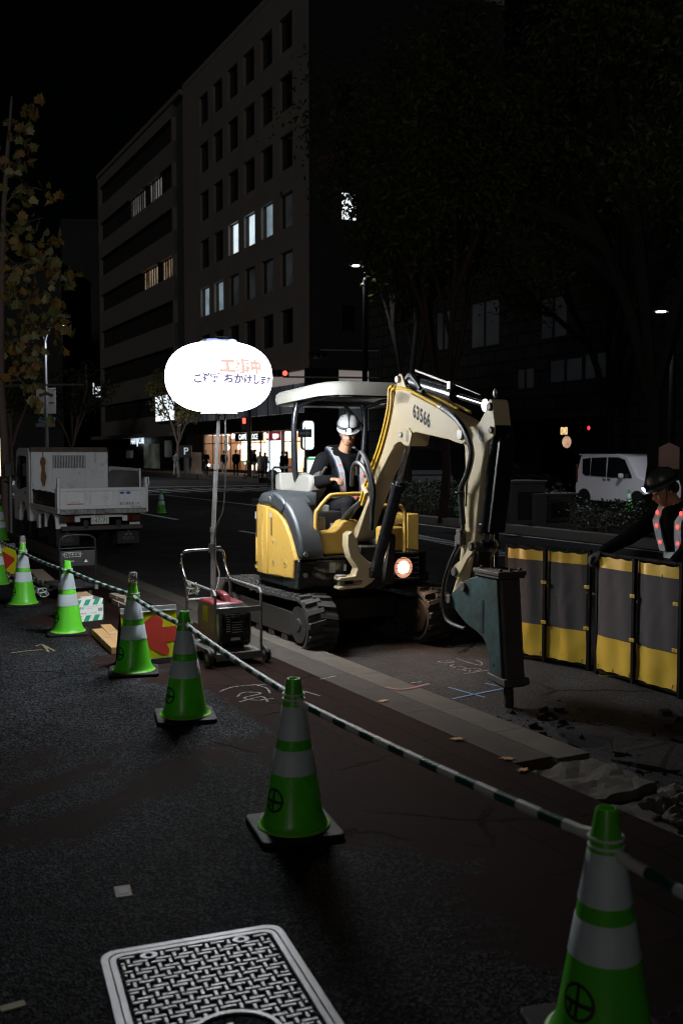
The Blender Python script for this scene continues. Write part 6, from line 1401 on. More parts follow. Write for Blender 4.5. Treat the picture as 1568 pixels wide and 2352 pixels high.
# ---------------------------------------------------------------- people
def person_mesh(name, caps, blobs, vox, regions, root, smooth_it=4):
    """one continuous body: tapered limbs and rounded masses fused into a single skin; the cloth each face belongs to follows the limb it grew from"""
    b = MB()
    for (p0, p1, r0, r1, reg) in caps: b.capsule(p0, p1, r0, r1)
    for (c, r, rot, reg) in blobs: b.ell(c, r, 16, 12, rot)
    me = bpy.data.meshes.new(name); bmesh.ops.recalc_face_normals(b.bm, faces=b.bm.faces); b.bm.to_mesh(me); b.bm.free()
    o = bpy.data.objects.new(name, me); COL.objects.link(o)
    m = o.modifiers.new('fuse', 'REMESH'); m.mode = 'VOXEL'; m.voxel_size = vox; m.use_smooth_shade = True
    s = o.modifiers.new('relax', 'SMOOTH'); s.factor = .5; s.iterations = smooth_it
    dg = bpy.context.evaluated_depsgraph_get(); me2 = bpy.data.meshes.new_from_object(o.evaluated_get(dg)); bpy.data.objects.remove(o)
    names = []
    for _, _, _, _, r in caps:
        if r not in names: names.append(r)
    for _, _, _, r in blobs:
        if r not in names: names.append(r)
    for r in names: me2.materials.append(regions[r])
    for f in me2.polygons:
        c = f.center; best = 1e9; bi = 0
        for p0, p1, r0, r1, r in caps:
            p0 = Vector(p0); p1 = Vector(p1); d = p1 - p0; t = max(0, min(1, (c - p0).dot(d) / max(d.length_squared, 1e-9))); q = (c - (p0 + d * t)).length - (r0 + (r1 - r0) * t)
            if q < best: best = q; bi = names.index(r)
        for cc, rr, rot, r in blobs:
            l = c - Vector(cc); l = rot.transposed() @ l if rot is not None else l
            k = V(l.x / rr[0], l.y / rr[1], l.z / rr[2]).length; q = (k - 1) * min(rr)
            if q < best: best = q; bi = names.index(r)
        f.material_index = bi
    me2.shade_smooth(); me2.name = name
    ob = bpy.data.objects.new(name, me2); COL.objects.link(ob); ob.parent = root
    return ob
def head_parts(H_, rot, s=1.0):
    """skull, jaw, nose, ears, brow as masses around the head centre H_"""
    f = lambda x, y, z: Vector(H_) + rot @ V(x * s, y * s, z * s)
    bl = [(f(0, 0, .02), (.096 * s, .078 * s, .112 * s), rot, 'skin'), (f(.025, 0, -.055), (.072 * s, .062 * s, .066 * s), rot, 'skin'), (f(.05, 0, -.088), (.032 * s, .030 * s, .026 * s), rot, 'skin')]
    for y in (-.034, .034): bl.append((f(.062, y, -.028), (.030 * s, .028 * s, .026 * s), rot, 'skin'))
    for y in (-.080, .080): bl.append((f(-.008, y, -.012), (.018 * s, .012 * s, .030 * s), rot, 'skin'))
    cp = [(f(.088, 0, .010), f(.108, 0, -.030), .010 * s, .016 * s, 'skin'), (f(.082, -.05, .022), f(.092, .0, .026), .011 * s, .010 * s, 'skin'), (f(.082, .05, .022), f(.092, .0, .026), .011 * s, .010 * s, 'skin'),
          (f(.100, -.016, -.034), f(.100, .016, -.034), .010 * s, .010 * s, 'skin'), (f(.086, -.020, -.062), f(.090, .02, -.062), .009 * s, .009 * s, 'skin')]
    return cp, bl, f
def hand(p, d, up, s=1.0, curl=.5, side=1):
    """palm, four unequal bent fingers and a thumb off the side of the palm"""
    d = Vector(d).normalized(); up = (Vector(up) - d * Vector(up).dot(d)).normalized(); x = d.cross(up) * side; p = Vector(p); c = []
    a = p + d * .085 * s
    for k, (o, L) in enumerate(((-.030, .070), (-.010, .080), (.010, .076), (.029, .060))):
        b0 = a + x * o * s; c.append((p + x * o * .55 * s, b0, .016 * s, .0125 * s, 'skin'))
        e1 = (d * math.cos(curl) - up * math.sin(curl)); e2 = (d * math.cos(curl * 2.2) - up * math.sin(curl * 2.2))
        m1 = b0 + e1 * L * .52 * s; c.append((b0, m1, .0115 * s, .0098 * s, 'skin')); c.append((m1, m1 + e2 * L * .5 * s, .0098 * s, .0082 * s, 'skin'))
    t0 = p + d * .02 * s - x * .028 * s; t1 = t0 + (d * .6 - x * .75 - up * .25).normalized() * .045 * s; c.append((t0, t1, .015 * s, .012 * s, 'skin')); c.append((t1, t1 + (d * .85 - x * .2 - up * .5).normalized() * .035 * s, .0115 * s, .0095 * s, 'skin'))
    return c
def helmet(par, H_, rot, lamp=True, text=None, shell='helmet'):
    f = lambda x, y, z: Vector(H_) + rot @ V(x, y, z + .016)
    rings = []
    n = 28
    for z, k in ((.045, 1.0), (.052, 1.01), (.085, .985), (.115, .90), (.142, .72), (.158, .46), (.164, .15)):
        rings.append([f((.128 * k) * math.cos(2 * math.pi * i / n) - .004, (.108 * k) * math.sin(2 * math.pi * i / n), z + (.004 if abs(math.sin(2 * math.pi * i / n)) < .2 else 0)) for i in range(n)])
    b = MB(); b.loft(rings)
    br0 = []; br1 = []
    for i in range(n):
        a = 2 * math.pi * i / n; e = max(math.cos(a), 0) ** 1.6 * .048 + .006
        br0.append(f((.128 + e) * math.cos(a) - .004, (.108 + e * .9) * math.sin(a), .040 - max(math.cos(a), 0) * .018)); br1.append(f(.126 * math.cos(a) - .004, .106 * math.sin(a), .050))
    b.loft([br1, br0, [p + rot @ V(0, 0, -.004) for p in br0], [p + rot @ V(0, 0, -.008) for p in br1]], cap=False)
    for y in (-.022, .022): b.tube([f(.118, y, .075), f(.085, y, .132), f(0, y * .9, .166), (f(-.09, y, .125))], .0055, 6, smooth=4)
    hm = b.build('helmet', M[shell], par, ang=50)
    if lamp:
        b = MB(); pts = [f((.1305) * math.cos(2 * math.pi * i / 24) - .004, .1105 * math.sin(2 * math.pi * i / 24), .068 + .012 * math.cos(2 * math.pi * i / 24 + math.pi)) for i in range(24)]
        for i in range(24):
            p, q = pts[i], pts[(i + 1) % 24]; up_ = rot @ V(0, 0, .012); o_ = (p - Vector(H_)); o_ -= rot @ V(0, 0, 1) * o_.dot(rot @ V(0, 0, 1)); o_.normalize()
            b.loft([[p - up_, p + up_, p + up_ + o_ * .004, p - up_ + o_ * .004], [q - up_, q + up_, q + up_ + o_ * .004, q - up_ + o_ * .004]])
        b.tube([f(.13, 0, .06), f(.09, 0, .14), f(0, 0, .172), f(-.09, 0, .13), f(-.13, 0, .08)], .008, 6, smooth=3)
        st_ = b.build('lamp_strap', M['black'], hm)
        b = MB(); b.box(f(.145, 0, .056), (.03, .062, .042), rot); b.build('headlamp', M['black'], hm, bevel=.008)
        b = MB(); b.cyl(f(.160, .004, .056), f(.166, .004, .055), .021, n=16); b.build('headlamp_led', M['headlamp'], hm)
        if text:
            b = MB()
            def tf(x, y): a = R(-44) + x / .12; return f(.138 * math.cos(a) - .004, .118 * math.sin(a), .066 + y)
            b.text(text, .022, tf); b.build('strap_lettering', M['sticker'], hm, smooth=False)
    b = MB()
    for s_ in (-1, 1): b.tube([f(.02, .09 * s_, .04), f(.03, .078 * s_, -.04), f(.05, .045 * s_, -.10), f(.055, 0, -.118)], .004, 5, smooth=4)
    b.build('chin_strap', M['navy'], hm)
    return hm
def face(par, f):
    b = MB()
    for y in (-.034, .034):
        b.tube([f(.0925, y - .018, .026), f(.0985, y, .032), f(.0965, y + .016, .028)], .0045, 5)
    b.build('eyebrow', M['hair'], par)
    b = MB()
    for y in (-.032, .032): b.ell(f(.0885, y, .004), (.006, .015, .0045), 10, 6)
    b.build('eye', M['hair'], par)
    b = MB(); b.tube([f(.0975, -.026, -.062), f(.1015, 0, -.0605), f(.0975, .026, -.064)], .0035, 5, smooth=3)
    M.setdefault('lip', mat('lips', (.22, .075, .06), .5)); b.build('mouth', M['lip'], par)
    b = MB()
    for s_ in (-1, 1): b.ell(f(-.03, .062 * s_, .01), (.05, .022, .045), 10, 6)
    b.ell(f(-.06, 0, .0), (.045, .066, .06), 10, 8); b.build('hair', M['hair'], par)
REG = {'skin': M['skin'], 'jacket': M['cloth_black'], 'trousers': M['trouser'], 'shoe': M['black'], 'glove': M['glove'], 'hood': M['cloth_black']}
def vest(par, fr, fl, back, belt, leds, k=1.0):
    b = MB(); b.ribbon(fr[0], fr[1], .085, .007); b.ribbon(fl[0], fl[1], .085, .007); b.ribbon(belt[0], belt[1], .075, .007); ve = b.build('safety_vest', M['navy'], par)
    b = MB()
    for (pts, sd), w in ((fr, .058), (fl, .058), (belt, .05)):
        pts = [Vector(p) for p in pts]; sd_ = [Vector(q) for q in sd] if isinstance(sd[0], (tuple, list, Vector)) else [Vector(sd)] * len(pts)
        up = []
        for i, p in enumerate(pts):
            d = (pts[min(i + 1, len(pts) - 1)] - pts[max(i - 1, 0)]).normalized(); nn = d.cross(sd_[i].normalized()).normalized()
            if nn.x < 0: nn = -nn
            up.append(p + nn * .006)
        b.ribbon(up, sd_, w, .006)
    b.build('reflective_strip', M['reflect'], ve, smooth=False)
    b = MB()
    for c in leds: b.ell(Vector(c), (.009, .013 * k, .017 * k), 10, 6)
    b.build('red_led', M['led'], ve)

# the operator, seated at the levers; x forward, y to his left, z up, from the seat
op = thing('person', 'excavator operator in white helmet and black jacket looking down at the levers', 'person', ew(0, .10, 1.15), RZ_M)
hr = Matrix.Rotation(R(-28), 3, 'Z') @ Matrix.Rotation(R(19), 3, 'Y')
HC = V(.185, -.01, .845)
cp, bl_, ff = head_parts(HC, hr)
sh = .205
cp += [(V(.0, 0, .10), V(.02, 0, .30), .165, .175, 'jacket'), (V(.02, 0, .30), V(.04, 0, .50), .178, .172, 'jacket'), (V(.045, -.11, .57), V(.045, .11, .57), .115, .115, 'jacket'), (V(.05, 0, .62), V(.15, 0, .78), .066, .058, 'skin'),
       (V(.04, -.10, .62), V(.03, .10, .62), .078, .078, 'hood'), (V(-.03, -.10, .67), V(-.03, .10, .67), .06, .06, 'hood'),
       (V(.04, -sh, .57), V(.08, -.335, .36), .092, .080, 'jacket'), (V(.08, -.335, .36), V(.31, -.27, .385), .080, .050, 'jacket'),
       (V(.04, sh, .57), V(.10, .325, .34), .092, .078, 'jacket'), (V(.11, .30, .34), V(.33, .27, .38), .066, .046, 'jacket'),
       (V(0, -.08, .10), V(.40, -.13, .165), .098, .078, 'trousers'), (V(.40, -.13, .165), V(.43, -.13, -.20), .074, .056, 'trousers'), (V(0, .10, .10), V(.40, .15, .165), .098, .078, 'trousers'), (V(.40, .15, .165), V(.43, .15, -.20), .074, .056, 'trousers'),
       (V(.42, -.13, -.205), V(.58, -.14, -.225), .046, .038, 'shoe'), (V(.42, .15, -.205), V(.58, .16, -.225), .046, .038, 'shoe')]
cp += hand(V(.325, -.268, .395), V(.9, .25, .02), V(.15, 0, 1), 1.0, .55, 1) + hand(V(.345, .268, .39), V(.9, -.25, .02), V(.15, 0, 1), 1.0, .55, -1)
ob = person_mesh('body', cp, bl_, .0085, REG, op)
face(ob, ff); helmet(op, HC, hr, True, 'TAJIMA')
fr = [V(.0, -.13, .70), V(.09, -.135, .66), V(.18, -.125, .57), V(.228, -.11, .46), V(.228, -.10, .36), V(.215, -.085, .25)]
fl = [V(.0, .13, .70), V(.09, .135, .66), V(.175, .13, .57), V(.215, .125, .46), V(.215, .13, .36), V(.205, .14, .25)]
belt = [V(.12, -.17, .235), V(.195, -.09, .225), V(.215, .0, .215), V(.205, .10, .215), V(.13, .17, .225)]
vest(op, (fr, V(0, 1, 0)), (fl, V(0, 1, 0)), None, (belt, V(0, 0, 1)), [V(.205, -.118, .525), V(.228, -.108, .445), V(.232, -.103, .39), V(.225, -.092, .30), V(.205, .128, .52), V(.230, .126, .43), V(.230, .133, .345), V(.228, .05, .222)])

# the fence worker, leaning over the panels with both arms out
wk_p = at(1580, 1500, 7.95); wk_p = V(wk_p.x, wk_p.y, ROADZ)
wk = thing('person', 'worker in dark clothes and glowing red vest strips gripping the yellow fence panel', 'person', wk_p, R(-145))
hr2 = Matrix.Rotation(R(-28), 3, 'Z') @ Matrix.Rotation(R(22), 3, 'Y')
H2 = V(.26, -.06, 1.50)
cp, bl_, f2 = head_parts(H2, hr2)
cp += [(V(0, 0, .92), V(.08, 0, 1.10), .15, .155, 'jacket'), (V(.08, 0, 1.10), V(.15, 0, 1.26), .16, .16, 'jacket'), (V(.15, -.10, 1.30), V(.15, .10, 1.30), .10, .10, 'jacket'), (V(.16, 0, 1.33), V(.23, -.04, 1.45), .065, .058, 'skin'),
       (V(0, -.09, .90), V(.03, -.11, .48), .105, .07, 'trousers'), (V(.03, -.11, .48), V(-.02, -.11, .09), .07, .052, 'trousers'), (V(0, .09, .90), V(.05, .11, .48), .105, .07, 'trousers'), (V(.05, .11, .48), V(-.02, .12, .09), .07, .052, 'trousers'),
       (V(-.02, -.11, .05), V(.16, -.12, .04), .045, .036, 'shoe'), (V(-.02, .12, .05), V(.16, .13, .04), .045, .036, 'shoe')]
Rw = Matrix.Rotation(-R(-145), 3, 'Z')
def wl(p): return Rw @ (p - wk_p)
hL = wl(at(1372, 1272, 8.02)); hR = wl(at(1541, 1296, 7.36))
shL = V(.15, -.20, 1.28); shR = V(.15, .20, 1.28)
def limb(s_, h_, drop):
    e = (s_ + h_) / 2 + V(0, 0, -drop); return [(s_, e, .078, .064, 'jacket'), (e, h_ + (e - h_).normalized() * .05, .064, .045, 'jacket')], (h_ - e).normalized()
near_, far_ = (shL, shR) if (shL - hL).length < (shR - hL).length else (shR, shL)
c1, d1 = limb(near_, hL, .02); c2, d2 = limb(far_, hR, .08); cp += c1 + c2
hg = [(a, b_, r0 * 1.15, r1 * 1.15, 'glove') for a, b_, r0, r1, _ in hand(hL - d1 * .03, d1, V(0, 0, 1), 1.1, .8, 1) + hand(hR - d2 * .03, d2 + V(0, 0, -.3), V(0, 0, 1) + V(d2.x, d2.y, 0), 1.1, .5, -1)]
ob = person_mesh('body', cp + hg, bl_, .010, REG, wk)
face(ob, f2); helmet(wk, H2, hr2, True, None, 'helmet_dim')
fr = [V(.08, -.12, 1.42), V(.20, -.12, 1.39), V(.30, -.105, 1.26), V(.275, -.095, 1.14), V(.235, -.085, 1.02)]
fl = [V(.08, .12, 1.42), V(.20, .12, 1.39), V(.30, .10, 1.26), V(.275, .08, 1.14), V(.235, .065, 1.02)]
belt = [V(.12, -.16, .98), V(.20, -.09, .985), V(.215, .0, .985), V(.205, .09, .985), V(.12, .16, .98)]
M['led2'] = M['led']
vest(wk, (fr, V(0, 1, 0)), (fl, V(0, 1, 0)), None, (belt, V(0, 0, 1)), [V(.285, -.11, 1.325), V(.305, -.10, 1.22), V(.27, -.09, 1.09), V(.285, .11, 1.325), V(.305, .095, 1.22), V(.27, .075, 1.09)], 1.15)
# ---------------------------------------------------------------- dump truck parked at the kerb, seen from behind (x forward, y left, z up)
TO = gp(118, 1262, ROADZ)
TK = thing('dump_truck', 'small white dump truck parked at the left kerb, seen from behind', 'dump truck', V(TO.x, TO.y, ROADZ), RZ_U)
YL, YR = .03, -1.555
def wheel(par, x, y, r, w, rimm, outer):
    b = MB(); b.lathe([(r * .60, -w / 2), (r * .93, -w / 2), (r, -w * .36), (r, w * .36), (r * .93, w / 2), (r * .60, w / 2)], 28)
    o = b.build('wheel', M['rubber'], par, loc=(x, y, r)); o.rotation_euler = (R(-90 * outer), 0, 0)
    b = MB(); b.lathe([(r * .62, w * .46), (r * .60, w * .30), (r * .40, w * .1), (r * .2, w * .12), (r * .19, w * .3), (r * .01, w * .3)], 24, cap=False)
    for k in range(6): a = k * math.pi / 3; b.cyl((r * .3 * math.cos(a), r * .3 * math.sin(a), w * .1), (r * .3 * math.cos(a), r * .3 * math.sin(a), w * .18), r * .04, n=6)
    b.build('rim', rimm, o); return o
for x, y, w in ((0, -.10, .19), (0, -.30, .17), (0, -1.43, .19), (0, -1.23, .17)): wheel(TK, x, y, .34, w, M['whitep'], 1 if y > -.7 else -1)
for y in (-.10, -1.43): wheel(TK, 2.45, y, .33, .19, M['whitep'], 1 if y > -.7 else -1)
b = MB(); b.bx(-.80, 3.1, -.52, -.42, .42, .58); b.bx(-.80, 3.1, -1.12, -1.02, .42, .58); b.cyl((0, -.2, .34), (0, -1.35, .34), .06); b.bx(-.1, .1, -.95, -.6, .26, .5)
b.bx(.6, 1.3, -.30, -.05, .34, .6); b.build('chassis', M['black'], TK, bevel=.01)
# bed
b = MB(); b.bx(-.86, 1.60, YR + .03, YL - .03, .70, .76)
for k in range(6): b.bx(-.7 + k * .42, -.64 + k * .42, YR + .05, YL - .05, .62, .70)
b.build('bed_floor', M['truckwhite'], TK, bevel=.006)
b = MB(); b.bx(-.93, -.885, YR, YL, .795, 1.175)
zt, zb_ = 1.175, .795
b.bx(-.970, -.93, YR, YL, 1.115, 1.178); b.bx(-.970, -.93, YR, YL, .79, .855)
for y0, y1 in ((YL - .13, YL), (-.515, -.40), (-1.04, -.92), (YR, YR + .13)): b.bx(-.966, -.93, y0, y1, .85, 1.12)
tg = b.build('tailgate', M['truckwhite'], TK, bevel=.012)
b = MB(); b.bx(-.95, -.86, YR, YL, .70, .785)
for k in range(7): b.bx(-.97, -.95, YL - .2 - k * .21, YL - .23 - k * .21, .705, .79)
b.build('rear_sill', mat('worn_white', (.5, .48, .46), .6, dirt=(.08, .07, .06), dirt_amt=.5, dscale=9), TK, bevel=.006)
for y in (YL + .01, YR - .01):
    b = MB(); b.bx(-.92, -.80, y - .03, y + .03, .72, 1.20); b.prism([(-.93, 1.2), (-.80, 1.2), (-.84, 1.36), (-.90, 1.36)], y - .02, y + .02); b.tube([(-.95, y - .02, 1.19), (-.98, y - .03, 1.25), (-.94, y - .03, 1.36), (-.90, y - .02, 1.34)], .012, 6, smooth=3); b.build('corner_post', M['truckwhite'], TK, bevel=.008)
b = MB()
TY = lambda Y, Z: (lambda x, y: V(-.9315, Y - x, Z + y))
b.text('最大積載量 1950kg', .055, TY(-1.28, .875)); b.text('ShinMaywa', .045, lambda x, y: V(-.9715, -1.35 - x, .822 + y)); b.build('lettering', M['inkb'], tg, smooth=False)
b = MB(); b.bx(-.9325, -.931, -.40, -.10, .875, .895); b.text('危険 さがれ', .03, lambda x, y: V(-.9322, -.25 - x, .92 + y)); b.build('orange_sticker', M['orange'], tg, smooth=False)
b = MB()
for y in (-1.10, -1.22): b.prism([(y + .045 * math.cos(a * .4), 1.075 + .024 * math.sin(a * .4)) for a in range(16)], -.9325, -.9312, 'x')
b.build('oval_sticker', M['signblue'], tg)
# headboard with slotted window
hx = 1.64; wy0, wy1, wz0, wz1 = -1.07, -.40, 1.50, 1.76
b = MB()
b.bx(hx, hx + .04, YR + .04, wy0, .80, 1.83); b.bx(hx, hx + .04, wy1, YL, .80, 1.83); b.bx(hx, hx + .04, wy0, wy1, .80, wz0); b.bx(hx, hx + .04, wy0, wy1, wz1, 1.83)
n = 21
for k in range(n):
    y = wy0 + (wy1 - wy0) * (k + .5) / n; b.bx(hx + .008, hx + .032, y - .008, y + .008, wz0, wz1)
b.bx(hx - .03, hx, YL - .03, YL, .8, 1.83); b.bx(hx - .03, hx, YR + .04, YR + .07, .8, 1.83)
hb = b.build('headboard', M['truckwhite'], TK, bevel=.006)
b = MB(); b.bx(hx - .05, hx + .09, YR + .06, YL + .01, 1.832, 1.925); b.build('timber_cap', M['woodb'], hb, bevel=.006)
b = MB(); b.bx(hx - .03, hx - .002, -1.27, -1.245, 1.60, 1.84); b.build('hook_bar', M['alu'], hb); b = MB(); b.bx(hx - .0035, hx - .001, -1.275, -1.245, 1.60, 1.70); b.build('slot', M['black'], hb)
# side gates
b = MB(); b.bx(-.80, 1.60, YL - .03, YL + .02, .70, .79)
b.tube([(-.78, YL, .79), (-.78, YL, 1.22)], .018, 8); b.tube([(1.58, YL, .79), (1.58, YL, 1.2)], .018, 8); b.build('side_rail', M['truckwhite'], TK, bevel=.006)
def cloth(b, P, Q, z0, z1, bulge, nx=16, nz=8, ph=0.0, lean=0.0):
    P, Q = Vector(P), Vector(Q); nrm = V(-(Q - P).y, (Q - P).x, 0).normalized(); rows = []
    for j in range(nz + 1):
        r_ = []
        for i in range(nx + 1):
            u_ = i / nx; v_ = j / nz; k = bulge * (math.sin(math.pi * v_) * .7 + .3 * math.sin(u_ * 9 + ph + v_ * 3)) * math.sin(math.pi * min(u_ * 5, 1) / 2)
            p = P.lerp(Q, u_) + nrm * (k + lean * v_); r_.append(b.v((p.x, p.y, z0 + (z1 - z0) * v_ - .02 * abs(math.sin(u_ * 14)) * v_)))
        rows.append(r_)
    for a, c in zip(rows, rows[1:]):
        for i in range(nx): b.f([a[i], a[i + 1], c[i + 1], c[i]])
b = MB(); cloth(b, (-.74, YL + .0, 0), (1.56, YL, 0), .80, 1.10, -.05); b.build('side_tarp', M['tarp'], TK)
b = MB(); b.tube([(-.76, YL + .03, .80), (1.58, YL + .03, .80)], .014, 6); b.tube([(-.76, YL + .03, .80), (-.74, YL + .03, 1.16)], .012, 6)
for k in range(22): b.tube([(-.7 + k * .105, YL + .03, .775), (-.66 + k * .105, YL + .045, .81), (-.62 + k * .105, YL + .03, .775)], .005, 4)
b.build('tarp_lacing', M['string'], TK)
b = MB(); b.tube([(-.55, YR, .80), (-.55, YR, 1.50), (1.6, YR, 1.52), (1.6, YR, .8)], .016, 8); b.bx(-.8, 1.6, YR - .02, YR + .03, .70, .79)
for k in range(16): b.tube([(-.45 + k * .13, YR + .01, 1.50), (-.42 + k * .13, YR + .02, 1.46), (-.39 + k * .13, YR + .01, 1.50)], .006, 4)
b.build('side_frame', M['truckwhite'], TK, bevel=.0)
b = MB(); cloth(b, (-.52, YR, 0), (1.58, YR, 0), .82, 1.46, .04, ph=2); b.build('side_mesh', M['tarp'], TK)
# cab
prof = [(1.76, .42), (1.76, 1.78), (1.84, 1.90), (2.95, 1.92), (3.10, 1.86), (3.42, 1.10), (3.46, .95), (3.46, .38), (2.88, .38), (2.86, .52), (2.76, .70), (2.60, .78), (2.30, .78), (2.14, .70), (2.04, .52), (2.02, .42)]
b = MB(); b.prism(prof, -1.57, .05); cab = b.build('cab', M['truckwhite'], TK, bevel=.03, seg=3)
b = MB()
for y in (.0515, -1.5715): b.prism([(2.02, 1.12), (2.02, 1.74), (2.80, 1.76), (2.95, 1.70), (3.22, 1.12), (2.8, 1.04)], y - .003, y + .003)
b.bx(1.755, 1.758, -1.35, -.17, 1.25, 1.75); b.build('window', M['carglass'], cab)
b = MB(); b.bx(2.05, 2.14, .05, .064, .98, 1.02); b.build('door_handle', M['black'], cab)
b = MB(); b.box((3.05, .24, 1.45), (.05, .14, .28)); b.tube([(3.05, .05, 1.72), (3.06, .2, 1.66), (3.06, .24, 1.5)], .012, 6); b.build('mirror', M['black'], cab, bevel=.015)
b = MB(); b.bx(2.86, 2.90, .05, .066, .62, .68); b.build('side_marker', M['orlamp'], cab)
# rear fittings
for s_, y in ((1, -.19), (-1, -1.335)):
    b = MB(); b.bx(-.74, -.70, y - .17, y + .17, .54, .66); lh_ = b.build('tail_light', M['black'], TK, bevel=.006)
    for k, mm, nm in ((0, 'redlamp', 'red_lens'), (1, 'orlamp', 'amber_lens'), (2, 'plate', 'white_lens')):
        yy = y + s_ * (-.03 + .105 * (k if k < 2 else -1)); b = MB(); b.bx(-.752, -.735, yy - .048, yy + .048, .548, .652); b.build(nm, M[mm], lh_, bevel=.006)
pl = MB(Matrix.Translation((-.745, -.735, .585))); pl.bx(-.006, 0, -.165, .165, -.083, .083); plt = pl.build('number_plate', M['plate'], TK, bevel=.004)
b = MB(Matrix.Translation((-.752, -.735, .585))); tf = lambda ox, oz: (lambda x, y: V(-.0005, -(ox + x), oz + y))
b.text('京都400', .052, tf(.0, .052)); b.text('は', .042, tf(-.135, -.022)); b.text('47-71', .108, tf(.028, -.024), space=1.02); b.build('plate_characters', M['green_ink'], plt, smooth=False)
b = MB(); b.bx(-.80, -.72, -1.52, -.03, .395, .475); b.build('rear_bumper', M['darksteel'], TK, bevel=.01)
for y in (-.20, -1.33):
    b = MB(); b.bx(-.52, -.50, y - .21, y + .21, .10, .44); mf = b.build('mud_flap', M['rubber'], TK, bevel=.004)
    b = MB(); b.text('FUSO', .085, lambda x, yy: V(-.521, y - x, .20 + yy))
    for a in (90, 210, 330):
        c = V(-.5212, y - .045 * math.cos(R(a)), .30 + .045 * math.sin(R(a))); d = V(0, -math.cos(R(a)), math.sin(R(a))); e = V(0, -math.sin(R(a)), -math.cos(R(a)))
        b.poly([c - d * .042, c + e * .024, c + d * .042, c - e * .024])
    b.build('flap_lettering', M['polegrey'], mf, smooth=False)
    b = MB(); b.prism([(-.42, .62), (-.50, .5), (-.52, .42), (-.54, .42), (-.52, .56), (-.42, .70), (-.2, .72), (-.2, .70)], y + (.02 if y > -.7 else -.22), y + (.22 if y > -.7 else -.02)); b.build('mudguard', M['truckwhite'], TK, bevel=.004)
b = MB(); b.prism([(.42, .40), (.40, .64), (.46, .70), (.50, .70), (.46, .62), (.48, .40)], -.2, .02); b.prism([(1.0, .34), (1.2, .34), (1.2, .5), (1.08, .62), (1.0, .62)], -.03, .02); b.build('side_bracket', M['truckwhite'], TK, bevel=.004)
# rope coil hung on the headboard
rp_ = thing('rope_coil', 'coil of tan rope hanging on the headboard of the dump truck', 'rope', V(*(TK.matrix_basis @ V(hx - .03, -.20, 0))), RZ_U)
b = MB(); rnd = random.Random(2)
for k in range(16):
    a = rnd.uniform(-.02, .02); w1, w2, w3, w4 = (rnd.uniform(.006, .04) for _ in range(4)); lo = 1.20 + rnd.uniform(-.08, .06); d0 = -.02 - .02 * rnd.random()
    b.tube([(d0, a, 1.72), (d0 - .01, a + w1, 1.62), (d0 - .01, a + .008 * rnd.uniform(-1, 1), 1.49), (d0 - .01, a + w2, 1.34), (d0, a + rnd.uniform(-.02, .02), lo), (d0 - .01, a - w3, 1.34), (d0 - .015, a + .006, 1.49), (d0 - .01, a - w4, 1.62)], .0065, 5, closed=True, smooth=4)
for z in (1.50, 1.488, 1.476): b.tube([(-.04 + .026 * math.cos(q * .63), .028 * math.sin(q * .63), z) for q in range(10)], .007, 5, closed=True)
b.tube([(0, 0, 1.83), (-.01, .0, 1.77), (-.02, .0, 1.68)], .009, 5); b.build('loops', M['rope'], rp_)

# ---------------------------------------------------------------- fence panels on the road
def fence_panel(A, B, label, first):
    d = (B - A); d.z = 0; L_ = d.length; o = thing('fence_panel', label, 'fence panel', V(A.x, A.y, ROADZ), math.atan2(d.y, d.x), 'folding yellow and grey fence panels')
    b = MB()
    for x in (.012, L_ - .012): b.bx(x - .014, x + .014, -.014, .014, .0, 1.0)
    b.bx(.026, L_ - .026, -.012, .012, .976, 1.0); b.bx(.026, L_ - .026, -.012, .012, .03, .055); b.build('frame', M['blackest'], o, bevel=.003)
    b = MB(); b.bx(L_ / 2 - .016, L_ / 2 + .016, -.045, -.019, .02, .985); b.build('middle_post', M['blackest'], o, bevel=.004)
    for s_, (xa, xb) in enumerate(((.03, L_ / 2 - .012), (L_ / 2 + .012, L_ - .03))):
        b = MB(); nx, nz = 22, 30; rows = []; ph = rnd.uniform(0, 6)
        for j in range(nz + 1):
            z = .05 + (.97 - .05) * j / nz; r_ = []
            for i in range(nx + 1):
                u_ = i / nx; x = xa + (xb - xa) * u_; v_ = j / nz
                y = -.012 - .014 * math.sin(math.pi * u_) - .006 * math.sin(u_ * 12 + ph + v_ * 2) * (1 - .3 * v_) - .010 * math.exp(-((v_ - .14) / .12) ** 2) * math.sin(u_ * 7 + ph * 2) - .004 * mnoise.noise(V(u_ * 6 + ph, v_ * 7, 0))
                sc = -.010 * abs(math.sin(u_ * 3 * math.pi)) if j == nz else (.008 * abs(math.sin(u_ * 3 * math.pi)) if j == 0 else 0)
                r_.append(b.v((x, y, z + sc)))
            rows.append(r_)
        for j in range(nz):
            z = .05 + .92 * (j + .5) / nz; b.mi = 0 if (z > .885 or z < .325) else 1
            for i in range(nx): b.f([rows[j][i], rows[j][i + 1], rows[j + 1][i + 1], rows[j + 1][i]])
        b.build('curtain', [M['curtain_y'], M['curtain_g']], o)
    b = MB()
    for x in (L_ / 2, L_ - .02) if not first else (L_ / 2, L_ - .01):
        for z in (.70, .36): b.bx(x - .022, x + .03, -.056, -.047, z - .014, z + .014); b.cyl((x, -.06, z), (x, -.054, z), .009, n=8)
    b.build('clip', M['curtain_y'], o, bevel=.002)
    b = MB()
    for x in [.06, L_ * .25, L_ * .45, L_ * .55, L_ * .75, L_ - .06]:
        for z in (.975, .075): b.tube([(x, -.03, z - .012), (x, -.02, z + .016), (x, .014, z + .016), (x, .014, z - .012)], .004, 4)
    b.build('tie', M['black'], o)
    return o
fa = gp(1160, 1506, ROADZ); fb2 = gp(1353, 1541, ROADZ); fc = gp(1366, 1547, ROADZ); fd_ = gp(1562, 1606, ROADZ)
